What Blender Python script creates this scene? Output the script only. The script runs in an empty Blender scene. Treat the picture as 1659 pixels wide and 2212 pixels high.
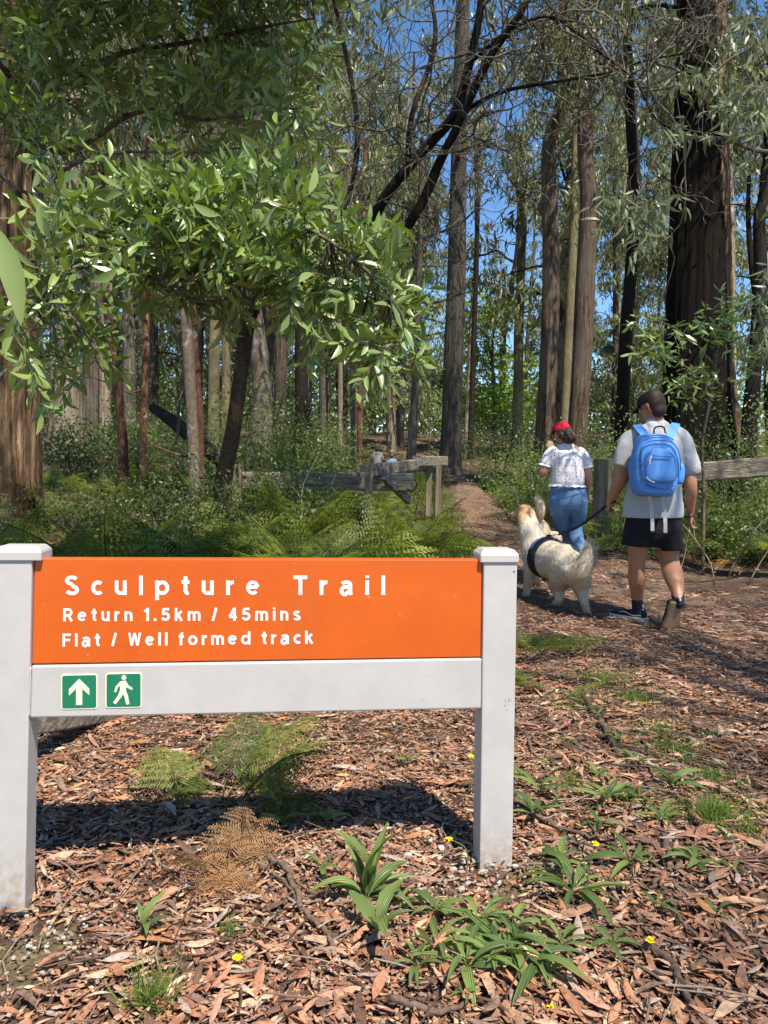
import bpy, bmesh, math, random
import numpy as np
from mathutils import Vector, Matrix, noise
R = math.radians
random.seed(7); rng = np.random.default_rng(7)
S = bpy.context.scene
C = S.collection

# ------------------------------------------------------------------ camera, sky, sun, exposure
CAM = Vector((0, 0, 1.15)); FPX = 1597.0
RC = Matrix.Rotation(R(90 - 3.05), 3, 'X') @ Matrix.Rotation(R(1.05), 3, 'Z')
cam = bpy.data.cameras.new('camera'); cam.sensor_fit = 'VERTICAL'; cam.sensor_height = 36; cam.lens = 26
cam.clip_start = 0.05; cam.clip_end = 1200
co = bpy.data.objects.new('camera', cam); C.objects.link(co)
co.matrix_world = Matrix.Translation(CAM) @ RC.to_4x4(); S.camera = co

SUN = Vector((0.27, -0.52, 1.0)).normalized()          # direction towards the sun
W = bpy.data.worlds.new('World'); S.world = W; W.use_nodes = True
nt = W.node_tree; nt.nodes.clear()
sky = nt.nodes.new('ShaderNodeTexSky'); sky.sky_type = 'NISHITA'; sky.sun_disc = False
sky.sun_elevation = math.asin(SUN.z); sky.sun_rotation = math.atan2(SUN.x, SUN.y)
sky.altitude = 300; sky.air_density = 0.9; sky.dust_density = 0.0; sky.ozone_density = 1.6
bg = nt.nodes.new('ShaderNodeBackground'); bg.inputs['Strength'].default_value = 0.078
wo = nt.nodes.new('ShaderNodeOutputWorld')
hs = nt.nodes.new('ShaderNodeHueSaturation'); hs.inputs['Saturation'].default_value = 1.2; hs.inputs['Value'].default_value = 1.7
nt.links.new(sky.outputs[0], hs.inputs['Color']); nt.links.new(hs.outputs[0], bg.inputs[0]); nt.links.new(bg.outputs[0], wo.inputs[0])
sl = bpy.data.lights.new('sun', 'SUN'); sl.energy = 5.0; sl.angle = R(0.55); sl.color = (1, 0.93, 0.81)
so = bpy.data.objects.new('sun', sl); C.objects.link(so)
so.rotation_euler = SUN.to_track_quat('Z', 'Y').to_euler(); so.location = SUN * 60
vs = S.view_settings; vs.view_transform = 'Standard'; vs.look = 'None'; vs.exposure = 0.75; vs.gamma = 1
vs.use_curve_mapping = False
cy = S.cycles
cy.max_bounces = 6; cy.diffuse_bounces = 3; cy.glossy_bounces = 2; cy.transmission_bounces = 3
cy.transparent_max_bounces = 4; cy.caustics_reflective = False; cy.caustics_refractive = False
cy.use_denoising = True; cy.denoiser = 'OPENIMAGEDENOISE'; cy.denoising_input_passes = 'RGB_ALBEDO_NORMAL'
cy.sample_clamp_indirect = 6; cy.use_adaptive_sampling = True; cy.adaptive_threshold = 0.02

# ------------------------------------------------------------------ where a spot of the photograph lies in the place
def ray(px, py):
    return (RC @ Vector(((px - 829.5) / FPX, -(py - 1106) / FPX, -1))).normalized()
def at(px, py, Y):                                       # the point at Y metres from the camera
    d = ray(px, py); return CAM + d * (Y / d.y)
def proj(P):                                             # numpy (n,3) -> pixel columns and rows
    q = (np.asarray(P) - np.array(CAM)) @ np.array(RC)
    return 829.5 + FPX * q[:, 0] / -q[:, 2], 1106 - FPX * q[:, 1] / -q[:, 2]
_HY = [-30, 0, 5, 7.6, 10, 14, 18, 22, 30, 40, 60, 100, 200, 400]
_HZ = [-.4, 0, 0, .06, .17, .42, .70, 1.0, 1.8, 2.9, 4.4, 6.0, 8, 10]
_ty = np.linspace(-30, 400, 4301); _tz = np.interp(_ty, _HY, _HZ)
_k = np.hanning(41); _tz = np.convolve(np.pad(_tz, 20, 'edge'), _k / _k.sum(), 'valid')
def sstep(a, b, x):
    t = np.clip((x - a) / (b - a), 0, 1); return t * t * (3 - 2 * t)
LPOST = (-0.985, 1.95); RPOST = (0.335, 2.14)
def ground_z(x, y):
    x = np.asarray(x, float); y = np.asarray(y, float)
    z = np.interp(y, _ty, _tz)
    z = z + .02 * np.clip(x, -2, 2) * (1 - sstep(3.5, 6, y))
    z = z + .05 * np.clip(-x - 3, 0, 12) * sstep(10, 17, y) + .03 * np.clip(x - 5, 0, 12) * sstep(9, 16, y)
    a = sstep(3, 10, y)
    z = z + (.012 + .05 * a) * (np.sin(x * 1.7 + .6 * y) * np.sin(y * 1.1 - .5 * x + 1) + .5 * np.sin(3.1 * x - y * 2.3)) * (.5 + a)
    for (cx, cyy), h, s in ((LPOST, -.048, .3), (RPOST, -.022, .22)):
        z = z + h * np.exp(-((x - cx - .03) ** 2 + (y - cyy + .02) ** 2) / s ** 2)
    return z
def gz(x, y): return float(ground_z(x, y))
def gp(px, py):                                          # where the line of sight meets the ground
    d = ray(px, py); t = .8
    for _ in range(4000):
        p = CAM + d * t
        if p.z <= gz(p.x, p.y): break
        t += .004 + .0015 * t
    return Vector((p.x, p.y, gz(p.x, p.y)))
def on(x, y, dz=0): return Vector((x, y, gz(x, y) + dz))

# ------------------------------------------------------------------ names, labels, parents
def link(name, data, parent=None, label=None, cat=None, group=None, kind=None):
    o = bpy.data.objects.new(name, data); C.objects.link(o)
    if parent is not None: o.parent = parent
    if label: o['label'] = label
    if cat: o['category'] = cat
    if group: o['group'] = group
    if kind: o['kind'] = kind
    return o
def thing(name, label, cat, loc=(0, 0, 0), rz=0, group=None):
    o = link(name, None, None, label, cat, group); o.location = loc; o.rotation_euler = (0, 0, rz)
    o.empty_display_size = .1; return o

# ------------------------------------------------------------------ mesh gathering
class MB:
    def __init__(s): s.V = []; s.Q = []; s.T = []; s.n = 0; s.c = []
    def add(s, V, Q=None, T=None, tint=(1, 1, 1)):
        V = np.asarray(V, float).reshape(-1, 3); s.V.append(V)
        if Q is not None and len(Q): s.Q.append(np.asarray(Q, int).reshape(-1, 4) + s.n)
        if T is not None and len(T): s.T.append(np.asarray(T, int).reshape(-1, 3) + s.n)
        t = np.asarray(tint, float)
        s.c.append(np.broadcast_to(t, (len(V), 3)) if t.ndim == 1 else t); s.n += len(V); return s
    def mesh(s, name, mat, smooth=True, origin=(0, 0, 0)):
        me = bpy.data.meshes.new(name)
        V = (np.concatenate(s.V) if s.V else np.zeros((0, 3))) - np.array(origin, float)
        Q = np.concatenate(s.Q) if s.Q else np.zeros((0, 4), int)
        T = np.concatenate(s.T) if s.T else np.zeros((0, 3), int)
        me.vertices.add(len(V)); me.vertices.foreach_set('co', V.astype(np.float32).ravel())
        me.loops.add(len(Q) * 4 + len(T) * 3)
        me.loops.foreach_set('vertex_index', np.concatenate([Q.ravel(), T.ravel()]).astype(np.int32))
        me.polygons.add(len(Q) + len(T))
        ls = np.concatenate([np.arange(len(Q)) * 4, len(Q) * 4 + np.arange(len(T)) * 3]).astype(np.int32)
        me.polygons.foreach_set('loop_start', ls)
        me.update(calc_edges=True)
        me.polygons.foreach_set('use_smooth', np.full(len(Q) + len(T), smooth))
        a = me.color_attributes.new('tint', 'FLOAT_COLOR', 'POINT')
        cc = np.ones((len(V), 4), np.float32); cc[:, :3] = np.concatenate(s.c) if s.c else 1
        a.data.foreach_set('color', cc.ravel())
        me.materials.append(mat); me.validate(); return me
    def obj(s, name, mat, parent=None, smooth=True, origin=(0, 0, 0), **k):
        o = link(name, s.mesh(name, mat, smooth, origin), parent, **k); return o

def tube(mb, P, r, sides=6, tint=(1, 1, 1), cap=True, flat=None, amp=0, ph=0):
    """tapered tube along points P with radii r; flat squashes it, amp roughens it"""
    P = np.asarray([tuple(p) for p in P], float); n = len(P); r = np.broadcast_to(np.asarray(r, float), (n,))
    T = np.gradient(P, axis=0); T /= np.linalg.norm(T, axis=1)[:, None] + 1e-9
    ref = np.array([1, 0, 0.]) if abs(T[0][0]) < .8 else np.array([0, 1, 0.])
    rings = []
    a = np.arange(sides) / sides * 2 * math.pi
    u = ref - T[0] * (ref @ T[0])
    for i in range(n):
        u = u - T[i] * (u @ T[i]); u /= np.linalg.norm(u) + 1e-9; v = np.cross(T[i], u)
        rr = r[i] * (1 + amp * np.sin(a * 3 + i * 1.7 + ph) * np.sin(a * 5 - i * 2.3 + ph * 2)) if amp else np.full(sides, r[i])
        f = flat if flat else 1
        rings.append(P[i] + (np.cos(a) * rr)[:, None] * u + (np.sin(a) * rr * f)[:, None] * v)
    V = np.concatenate(rings); i0 = np.arange(sides); i1 = (i0 + 1) % sides
    Q = np.concatenate([np.stack([k * sides + i0, k * sides + i1, (k + 1) * sides + i1, (k + 1) * sides + i0], 1) for k in range(n - 1)])
    Tt = None
    if cap:
        V = np.concatenate([V, P[:1], P[-1:]]); m = n * sides
        Tt = np.concatenate([np.stack([np.full(sides, m), i1, i0], 1), np.stack([np.full(sides, m + 1), (n - 1) * sides + i0, (n - 1) * sides + i1], 1)])
    mb.add(V, Q, Tt, tint)

def spline(P, n):
    """smooth curve through points (and any extra columns) sampled n times"""
    P = np.asarray([tuple(p) for p in P], float); m = len(P)
    if m < 3: return np.array([P[0] + (P[-1] - P[0]) * t for t in np.linspace(0, 1, n)])
    E = np.vstack([2 * P[0] - P[1], P, 2 * P[-1] - P[-2]]); out = []
    for t in np.linspace(0, m - 1 - 1e-6, n):
        k = int(t); f = t - k; a, b, c, d = E[k:k + 4]
        out.append(.5 * (2 * b + (c - a) * f + (2 * a - 5 * b + 4 * c - d) * f * f + (3 * b - a - 3 * c + d) * f ** 3))
    return np.array(out)

def box(mb, c, s, M=None, tint=(1, 1, 1), bev=0):
    bm = bmesh.new(); bmesh.ops.create_cube(bm, size=1)
    for v in bm.verts: v.co = Vector((v.co.x * s[0], v.co.y * s[1], v.co.z * s[2]))
    if bev: bmesh.ops.bevel(bm, geom=bm.edges[:], offset=bev, segments=2, profile=.5, affect='EDGES')
    if M is not None: bmesh.ops.transform(bm, matrix=M, verts=bm.verts)
    bmesh.ops.translate(bm, vec=Vector(c), verts=bm.verts)
    addbm(mb, bm, tint)
def addbm(mb, bm, tint=(1, 1, 1)):
    bm.verts.index_update()
    V = [tuple(v.co) for v in bm.verts]; Q = []; T = []
    for f in bm.faces:
        ix = [v.index for v in f.verts]
        if len(ix) == 4: Q.append(ix)
        elif len(ix) == 3: T.append(ix)
        else:
            for k in range(1, len(ix) - 1): T.append([ix[0], ix[k], ix[k + 1]])
    mb.add(V, Q, T, tint); bm.free()
def hexa(mb, P, tint=(1, 1, 1), bev=0):
    """block from 8 corners: four in front (ccw), the four behind them"""
    bm = bmesh.new(); v = [bm.verts.new(tuple(p)) for p in P]
    for f in ((0, 1, 2, 3), (7, 6, 5, 4), (0, 4, 5, 1), (1, 5, 6, 2), (2, 6, 7, 3), (3, 7, 4, 0)): bm.faces.new([v[i] for i in f])
    bmesh.ops.recalc_face_normals(bm, faces=bm.faces[:])
    if bev: bmesh.ops.bevel(bm, geom=bm.edges[:], offset=bev, segments=2, profile=.5, affect='EDGES')
    addbm(mb, bm, tint)

# leaf patterns: (along, across, out of plane) and faces
def leaf_pattern(kind):
    if kind == 'far':
        return np.array([[0, 0, 0], [.42, .5, 0], [1, 0, 0], [.42, -.5, 0]]), [[0, 1, 2, 3]], []
    if kind == 'mid':
        return np.array([[0, 0, 0], [.28, .42, .02], [.28, -.42, .02], [.66, .40, -.03], [.66, -.40, -.03], [1, 0, -.12]]), [[1, 3, 4, 2]], [[0, 1, 2], [3, 5, 4]]
    us = [0, .07, .2, .38, .58, .78, .92, 1]; ws = [.03, .05, .27, .45, .5, .36, .16, .0]
    V = []; Q = []
    for u, w in zip(us, ws):
        b = -.22 * u * u
        V += [[u, -w, b + w * .10], [u, 0, b], [u, w, b + w * .10]]
    for k in range(len(us) - 1):
        a = k * 3; Q += [[a, a + 1, a + 4, a + 3], [a + 1, a + 2, a + 5, a + 4]]
    return np.array(V), Q, []
PAT = {k: leaf_pattern(k) for k in ('far', 'mid', 'near')}
def litter_pattern():
    us = [0, .16, .42, .7, .9, 1]; ws = [.04, .3, .5, .42, .2, 0]; V = []; Q = []
    for u, w in zip(us, ws): b = .9 * u * (u - 1) * .55 - .10 * u * u; V += [[u, -w, b + w * .16], [u, 0, b], [u, w, b + w * .16]]
    for k in range(len(us) - 1): a = k * 3; Q += [[a, a + 1, a + 4, a + 3], [a + 1, a + 2, a + 5, a + 4]]
    return np.array(V), Q, []
PAT['litter'] = litter_pattern()
# things one can find in the photograph, by column, for telling look-alikes apart
LAND = [(0, 'the giant shaggy trunk'), (146, 'the thick pale trunk'), (215, 'the stout grey trunk'), (312, 'the straight reddish stem'), (410, 'the mottled stem'), (500, 'the black leaning tree'), (562, 'the lichen blotched trunk'), (650, 'the dark furrowed trunk'), (770, 'the slim stem pair'), (845, 'the child in blue'), (980, 'the tall dark grey trunk'), (1120, 'the pale forked trunk'), (1186, 'the crooked brown trunk'), (1260, 'the orange brown trunk'), (1350, 'the dark slender trunk'), (1510, 'the charred giant'), (1630, 'the dark forked trunk')]
def near_land(px, land=LAND):
    x, n = min(land, key=lambda e: abs(e[0] - px)); d = px - x
    return ('in line with ' if abs(d) < 14 else 'just right of ' if d > 0 else 'just left of ') + n
def unit(a): return a / (np.linalg.norm(a, axis=-1, keepdims=True) + 1e-9)
def leaves(mb, P, D, L, Wd, kind='far', N=None, curl=None, tint=None, r=rng, sway=None):
    """leaf blades at P pointing along D, lengths L, widths Wd"""
    n = len(P); Vt, Qt, Tt = PAT[kind]; k = len(Vt)
    D = unit(D); N = r.normal(size=(n, 3)) if N is None else N
    N = unit(N - D * (N * D).sum(1, keepdims=True)); X = np.cross(D, N)
    L = np.broadcast_to(L, (n,)); Wd = np.broadcast_to(Wd, (n,))
    curl = np.ones(n) if curl is None else curl
    sw = np.zeros(n) if sway is None else sway
    u, w, o = Vt[:, 0], Vt[:, 1], Vt[:, 2]
    V = P[:, None] + D[:, None] * (L[:, None] * u)[..., None] + X[:, None] * (Wd[:, None] * w + (sw * L)[:, None] * (u * (1 - u)))[..., None] + N[:, None] * ((L * curl)[:, None] * o)[..., None]
    off = (np.arange(n) * k)[:, None, None]
    Q = (np.array(Qt)[None] + off).reshape(-1, 4) if Qt else None
    T = (np.array(Tt)[None] + off).reshape(-1, 3) if Tt else None
    t = np.ones((n, 3)) if tint is None else tint
    mb.add(V.reshape(-1, 3), Q, T, np.repeat(t, k, 0))

# ------------------------------------------------------------------ materials
def newmat(name):
    m = bpy.data.materials.new(name); m.use_nodes = True; t = m.node_tree
    return m, t, t.nodes['Principled BSDF']
def nd(t, typ, **k):
    n = t.nodes.new(typ)
    for a, v in k.items():
        if a in n.inputs: n.inputs[a].default_value = v
        else: setattr(n, a, v)
    return n
def ramp(t, src, stops):
    n = t.nodes.new('ShaderNodeValToRGB'); e = n.color_ramp.elements
    while len(e) < len(stops): e.new(.5)
    for x, (p, c) in zip(e, stops): x.position = p; x.color = (*c, 1)
    t.links.new(src, n.inputs[0]); return n.outputs[0]
def coords(t, scale=(1, 1, 1), which='Object'):
    tc = t.nodes.new('ShaderNodeTexCoord'); mp = t.nodes.new('ShaderNodeMapping'); mp.inputs['Scale'].default_value = scale
    t.links.new(tc.outputs[which], mp.inputs[0]); return mp.outputs[0]
def nz(t, vec, scale, detail=4, rough=.6, dist=0):
    n = nd(t, 'ShaderNodeTexNoise', Scale=scale, Detail=detail, Roughness=rough, Distortion=dist)
    t.links.new(vec, n.inputs['Vector']); return n.outputs['Fac']
def bump(t, b, src, strength, dist=.01):
    n = nd(t, 'ShaderNodeBump', Strength=strength, Distance=dist); t.links.new(src, n.inputs['Height'])
    t.links.new(n.outputs[0], b.inputs['Normal'])
def mixc(t, fac, a, b, mode='MIX'):
    n = t.nodes.new('ShaderNodeMix'); n.data_type = 'RGBA'; n.blend_type = mode
    for s, v in ((n.inputs[0], fac), (n.inputs[6], a), (n.inputs[7], b)):
        if hasattr(v, 'links'): t.links.new(v, s)
        elif isinstance(v, (int, float)): s.default_value = v
        else: s.default_value = (*v, 1)
    return n.outputs[2]
def attr(t, name='tint'):
    n = t.nodes.new('ShaderNodeAttribute'); n.attribute_name = name; return n.outputs['Color']

def leaf_mat(name, col, trans, rough=.5, spec=.4, tw=.35, objrand=False):
    """leaf blade: reflects, shines a little and lets light through; tint varies it leaf by leaf"""
    m, t, b = newmat(name); tn = attr(t)
    c = mixc(t, 1.0, col, tn, 'MULTIPLY'); tc = mixc(t, 1.0, trans, tn, 'MULTIPLY')
    if objrand:
        oi = t.nodes.new('ShaderNodeObjectInfo'); f = ramp(t, oi.outputs['Random'], [(0, (.5, .56, .55)), (1, (1.4, 1.25, 1.05))])
        c = mixc(t, 1.0, c, f, 'MULTIPLY'); tc = mixc(t, 1.0, tc, f, 'MULTIPLY')
    t.links.new(c, b.inputs['Base Color']); b.inputs['Roughness'].default_value = rough
    b.inputs['Specular IOR Level'].default_value = spec
    tr = t.nodes.new('ShaderNodeBsdfTranslucent'); t.links.new(tc, tr.inputs[0])
    mx = t.nodes.new('ShaderNodeMixShader'); mx.inputs[0].default_value = tw
    t.links.new(b.outputs[0], mx.inputs[1]); t.links.new(tr.outputs[0], mx.inputs[2])
    t.links.new(mx.outputs[0], t.nodes['Material Output'].inputs[0]); return m
def flat_mat(name, col, rough=.6, spec=.4, var=.12, scale=8, bumpy=0, bscale=60, metal=0):
    m, t, b = newmat(name); v = coords(t)
    f = nz(t, v, scale); d = ramp(t, f, [(.25, tuple(x * (1 - var) for x in col)), (.75, tuple(min(1, x * (1 + var)) for x in col))])
    t.links.new(d, b.inputs['Base Color']); b.inputs['Roughness'].default_value = rough
    b.inputs['Specular IOR Level'].default_value = spec; b.inputs['Metallic'].default_value = metal
    if bumpy: bump(t, b, nz(t, v, bscale), bumpy, .004)
    return m
def bark_mat(name, stops, zs=.12, scale=14, b_str=.9, patch=None, patch_amt=.55, pscale=1.6, lichen=None):
    """fibrous bark: streaks drawn out along the trunk, with patches of a second colour"""
    m, t, b = newmat(name); v = coords(t, (1, 1, zs)); f0 = nz(t, v, scale, 6, .65, .6); f1 = nz(t, coords(t, (1, 1, min(1, zs * 5))), scale * 1.6, 5, .7, 1.0)
    mx = t.nodes.new('ShaderNodeMix'); mx.inputs[0].default_value = .38; t.links.new(f0, mx.inputs[2]); t.links.new(f1, mx.inputs[3]); f = mx.outputs[0]
    c = ramp(t, f, stops)
    v2 = coords(t, (1, 1, .45)); g = nz(t, v2, pscale, 3, .55)
    if patch is not None: c = mixc(t, ramp(t, g, [(patch_amt - .07, (0, 0, 0)), (patch_amt + .07, (1, 1, 1))]), c, mixc(t, .75, c, patch))
    if lichen is not None:
        h = nz(t, coords(t), 5.5, 5, .7); c = mixc(t, ramp(t, h, [(.55, (0, 0, 0)), (.66, (1, 1, 1))]), c, lichen)
    oi = t.nodes.new('ShaderNodeObjectInfo'); c = mixc(t, 1.0, c, ramp(t, oi.outputs['Random'], [(0, (.72, .72, .74)), (1, (1.15, 1.12, 1.05))]), 'MULTIPLY')
    c = mixc(t, 1.0, c, attr(t), 'MULTIPLY')
    t.links.new(c, b.inputs['Base Color']); b.inputs['Roughness'].default_value = .9; b.inputs['Specular IOR Level'].default_value = .15
    bump(t, b, f, b_str, .05); return m

M_BARK_BROWN = bark_mat('bark_brown', [(.36, (.018, .013, .010)), (.5, (.09, .063, .046)), (.66, (.25, .185, .13))], zs=.06, scale=20, b_str=1, patch=(.12, .10, .085))
M_BARK_ORANGE = bark_mat('bark_orange', [(.36, (.02, .012, .008)), (.46, (.13, .078, .048)), (.54, (.28, .18, .105)), (.64, (.50, .35, .22))], zs=.035, scale=15, patch=(.05, .03, .02), patch_amt=.56, pscale=2.2, b_str=1)
M_BARK_GREY = bark_mat('bark_grey', [(.36, (.026, .022, .02)), (.5, (.125, .107, .09)), (.66, (.29, .255, .22))], zs=.06, scale=20, b_str=1, patch=(.12, .11, .085))
M_BARK_SLATE = bark_mat('bark_slate', [(.36, (.016, .013, .012)), (.5, (.06, .05, .042)), (.66, (.16, .138, .118))], zs=.06, scale=20, b_str=1, patch=(.07, .06, .045))
M_BARK_PALE = bark_mat('bark_pale', [(.36, (.06, .045, .032)), (.5, (.25, .20, .15)), (.66, (.46, .39, .30))], zs=.06, scale=18, b_str=1, patch=(.22, .19, .11))
M_BARK_RED = bark_mat('bark_red', [(.3, (.05, .022, .014)), (.5, (.155, .07, .042)), (.75, (.26, .14, .09))], zs=.5, scale=22, b_str=.5, lichen=(.30, .28, .23))
M_BARK_LICHEN = bark_mat('bark_lichen', [(.3, (.06, .045, .032)), (.5, (.17, .13, .095)), (.75, (.29, .24, .18))], zs=.6, scale=20, b_str=.6, lichen=(.35, .33, .27))
M_BARK_DARK = bark_mat('bark_dark', [(.3, (.009, .007, .006)), (.55, (.028, .021, .017)), (.8, (.07, .055, .045))], b_str=1)
M_BARK_MOSSY = bark_mat('bark_mossy', [(.3, (.006, .005, .004)), (.55, (.018, .014, .010)), (.8, (.045, .035, .024))], zs=.5, patch=(.10, .065, .02), patch_amt=.62, pscale=3)
M_BARK_YELLOW = bark_mat('bark_yellow', [(.3, (.07, .055, .03)), (.5, (.20, .17, .09)), (.75, (.34, .29, .17))], zs=.4, scale=18, patch=(.12, .10, .07))
M_TWIG = bark_mat('twig_grey', [(.36, (.03, .026, .02)), (.5, (.12, .105, .085)), (.68, (.32, .29, .24))], zs=.8, scale=6, b_str=.2)
M_GUM = leaf_mat('gum_leaf', (.165, .185, .08), (.26, .30, .065), .42, .55, .32)
M_WATTLE = leaf_mat('wattle_leaf', (.20, .275, .08), (.36, .55, .04), .33, .65, .14)
M_WATTLE_NEAR = leaf_mat('wattle_near_leaf', (.20, .275, .085), (.36, .55, .04), .33, .65, .14, objrand=True)
M_FERN = leaf_mat('fern_green', (.165, .205, .05), (.31, .42, .05), .5, .35, .38, objrand=True)
M_FERN_DRY = leaf_mat('fern_dry', (.36, .21, .10), (.28, .15, .07), .8, .1, .25, objrand=True)
M_SHRUB = leaf_mat('shrub_leaf', (.115, .15, .042), (.24, .33, .04), .45, .45, .3)
M_LIME = leaf_mat('lime_leaf', (.15, .24, .03), (.34, .50, .04), .5, .3, .45)
M_GRASS = leaf_mat('grass_blade', (.13, .19, .04), (.26, .40, .05), .5, .3, .4)
M_LITTER = leaf_mat('dry_leaf', (1, 1, 1), (.8, .5, .3), .7, .25, .10)
def age_litter(m):
    t = m.node_tree; b = t.nodes['Principled BSDF']; src = b.inputs['Base Color'].links[0].from_socket
    tc = t.nodes.new('ShaderNodeNewGeometry').outputs['Position']; f = nz(t, tc, 95, 4, .7); g = nz(t, tc, 22, 3, .6)
    c = mixc(t, 1.0, src, ramp(t, f, [(.3, (.5, .46, .43)), (.5, (.95, .95, .95)), (.75, (1.25, 1.22, 1.18))]), 'MULTIPLY'); c = mixc(t, 1.0, c, ramp(t, g, [(.35, (.75, .72, .7)), (.65, (1.15, 1.12, 1.1))]), 'MULTIPLY')
    t.links.new(c, b.inputs['Base Color']); bump(t, b, f, .5, .004)
age_litter(M_LITTER)
# ------------------------------------------------------------------ ground and path
def ground_mat(name, dark, mid, pale, green=None):
    m, t, b = newmat(name); v = coords(t)
    a = nz(t, v, 2.2, 6, .7); f = nz(t, v, 38, 5, .75, 1.2)
    c = ramp(t, f, [(.28, dark), (.5, mid), (.72, pale)])
    c = mixc(t, ramp(t, a, [(.42, (0, 0, 0)), (.6, (1, 1, 1))]), c, mixc(t, .5, c, dark))
    vo = nd(t, 'ShaderNodeTexVoronoi', Scale=55.0); t.links.new(v, vo.inputs['Vector'])
    peb = ramp(t, vo.outputs['Distance'], [(.10, (1, 1, 1)), (.16, (0, 0, 0))])
    c = mixc(t, mixc(t, 1.0, peb, ramp(t, nz(t, v, 3), [(.55, (0, 0, 0)), (.62, (.6, .6, .6))]), 'MULTIPLY'), c, (.36, .31, .25))
    if green:
        g = ramp(t, nz(t, v, 1.1, 3), [(.5, (0, 0, 0)), (.68, (.7, .7, .7))]); c = mixc(t, g, c, green)
    c = mixc(t, 1.0, c, attr(t), 'MULTIPLY')
    t.links.new(c, b.inputs['Base Color']); b.inputs['Roughness'].default_value = .95; b.inputs['Specular IOR Level'].default_value = .1
    bump(t, b, f, .8, .02); return m
M_GROUND = ground_mat('forest_floor', (.042, .028, .02), (.125, .08, .053), (.24, .17, .115))
M_PATH = ground_mat('packed_path', (.07, .046, .032), (.20, .13, .088), (.33, .23, .165))
M_MOUND = ground_mat('footing_soil', (.07, .055, .03), (.20, .15, .085), (.33, .26, .17), (.10, .11, .03))

def uneven(a, b, n, p): 
    t = np.linspace(-1, 1, n); t = np.sign(t) * np.abs(t) ** p; return (a + b) / 2 + (b - a) / 2 * t
gx = uneven(-140, 140, 231, 2.6); gy = np.concatenate([np.linspace(-30, 0, 16)[:-1], np.linspace(0, 12, 121)[:-1], np.linspace(12, 40, 71)[:-1], np.linspace(40, 300, 41)])
XX, YY = np.meshgrid(gx, gy); ZZ = ground_z(XX, YY)
ZZ = ZZ + np.where((YY > 1) & (YY < 12), rng.normal(0, .004, ZZ.shape), 0)
mb = MB(); n1 = len(gx); i = np.arange(len(gy) - 1)[:, None] * n1 + np.arange(n1 - 1)[None]
mb.add(np.stack([XX, YY, ZZ], -1).reshape(-1, 3), np.stack([i, i + 1, i + n1 + 1, i + n1], -1).reshape(-1, 4))
mb.obj('ground', M_GROUND, kind='structure', label='brown forest floor of soil and fallen leaves')

PATHC = spline([(1.75, .4, .9), (1.7, 2.0, .9), (1.75, 3.4, 1.0), (2.0, 5.2, 1.05), (2.0, 7.6, .9), (1.8, 11, .5), (1.95, 15, .4), (2.1, 20, .33), (2.0, 24, .3), (1.2, 30, .4)], 150)
def path_dist(x, y):
    """distance outside the path edge (negative on the path)"""
    i = np.clip(np.searchsorted(PATHC[:, 1], y), 1, len(PATHC) - 1)
    return np.abs(x - PATHC[i, 0]) - PATHC[i, 2]
mb = MB(); rows = []; nw = 25
for k, (x, y, w) in enumerate(PATHC):
    e = [.06 * math.sin(k * .9) + .05 * math.sin(k * 2.3 + 1), .06 * math.sin(k * .7 + 2) + .05 * math.sin(k * 1.9)]
    xs = np.linspace(x - w - e[0], x + w + e[1], nw); hump = -.012 * np.cos(np.linspace(-1, 1, nw) * math.pi / 2)
    z = ground_z(xs, np.full(nw, y)) + .018 + hump - .03 * (np.abs(np.linspace(-1, 1, nw)) > .95)
    rows.append(np.stack([xs, np.full(nw, y), z], -1))
i = np.arange(len(rows) - 1)[:, None] * nw + np.arange(nw - 1)[None]
mb.add(np.concatenate(rows), np.stack([i, i + 1, i + nw + 1, i + nw], -1).reshape(-1, 4))
mb.obj('path', M_PATH, kind='structure', label='trodden leaf strewn walking path leading into the forest')

# mounds of gravelly mossy soil round the sign's feet
def mound(c, rx, ry, h, label):
    mb = MB(); nr, na = 12, 40; V = [(c[0], c[1], gz(*c) + h)]
    for k in range(1, nr + 1):
        for j in range(na):
            a = j / na * 2 * math.pi; q = k / nr; w = 1 + .14 * math.sin(3 * a + c[0] * 9) + .09 * math.sin(7 * a)
            x = c[0] + rx * q * w * math.cos(a); y = c[1] + ry * q * w * math.sin(a)
            V.append((x, y, gz(x, y) + h * (1 - q ** 2.2) - .012 * q + random.uniform(-.006, .006)))
    T = [[0, 1 + j, 1 + (j + 1) % na] for j in range(na)]
    Q = [[1 + (k - 1) * na + j, 1 + k * na + j, 1 + k * na + (j + 1) % na, 1 + (k - 1) * na + (j + 1) % na] for k in range(1, nr) for j in range(na)]
    return mb.add(V, Q, T).obj('soil_mound', M_MOUND, label=label, kind='structure')
mound((-.90, 1.72), .26, .20, .010, 'low mossy mound of gravelly soil at the sign post by the frame edge')
mound((.36, 2.0), .20, .15, .010, 'low mound of gravelly soil at the foot of the free standing sign post')
mb = MB()                                               # loose grit on the mounds
for cx, cyy, n in ((-.80, 1.78, 110), (.26, 2.06, 150), (.42, 2.12, 70)):
    for _ in range(n):
        x = random.gauss(cx, .13); y = random.gauss(cyy, .10)
        if y > 2.35: continue
        s = random.choice((.003, .004, .005, .006, .011 if cx > 0 else .007)); bm = bmesh.new(); bmesh.ops.create_icosphere(bm, subdivisions=1, radius=s)
        for v in bm.verts: v.co *= random.uniform(.7, 1.25); v.co.z *= .7
        bmesh.ops.translate(bm, vec=Vector((x, y, gz(x, y) + .018 + s * .2)), verts=bm.verts)
        g = random.uniform(.3, .9); addbm(mb, bm, (g, g * .95, g * .85))
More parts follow.
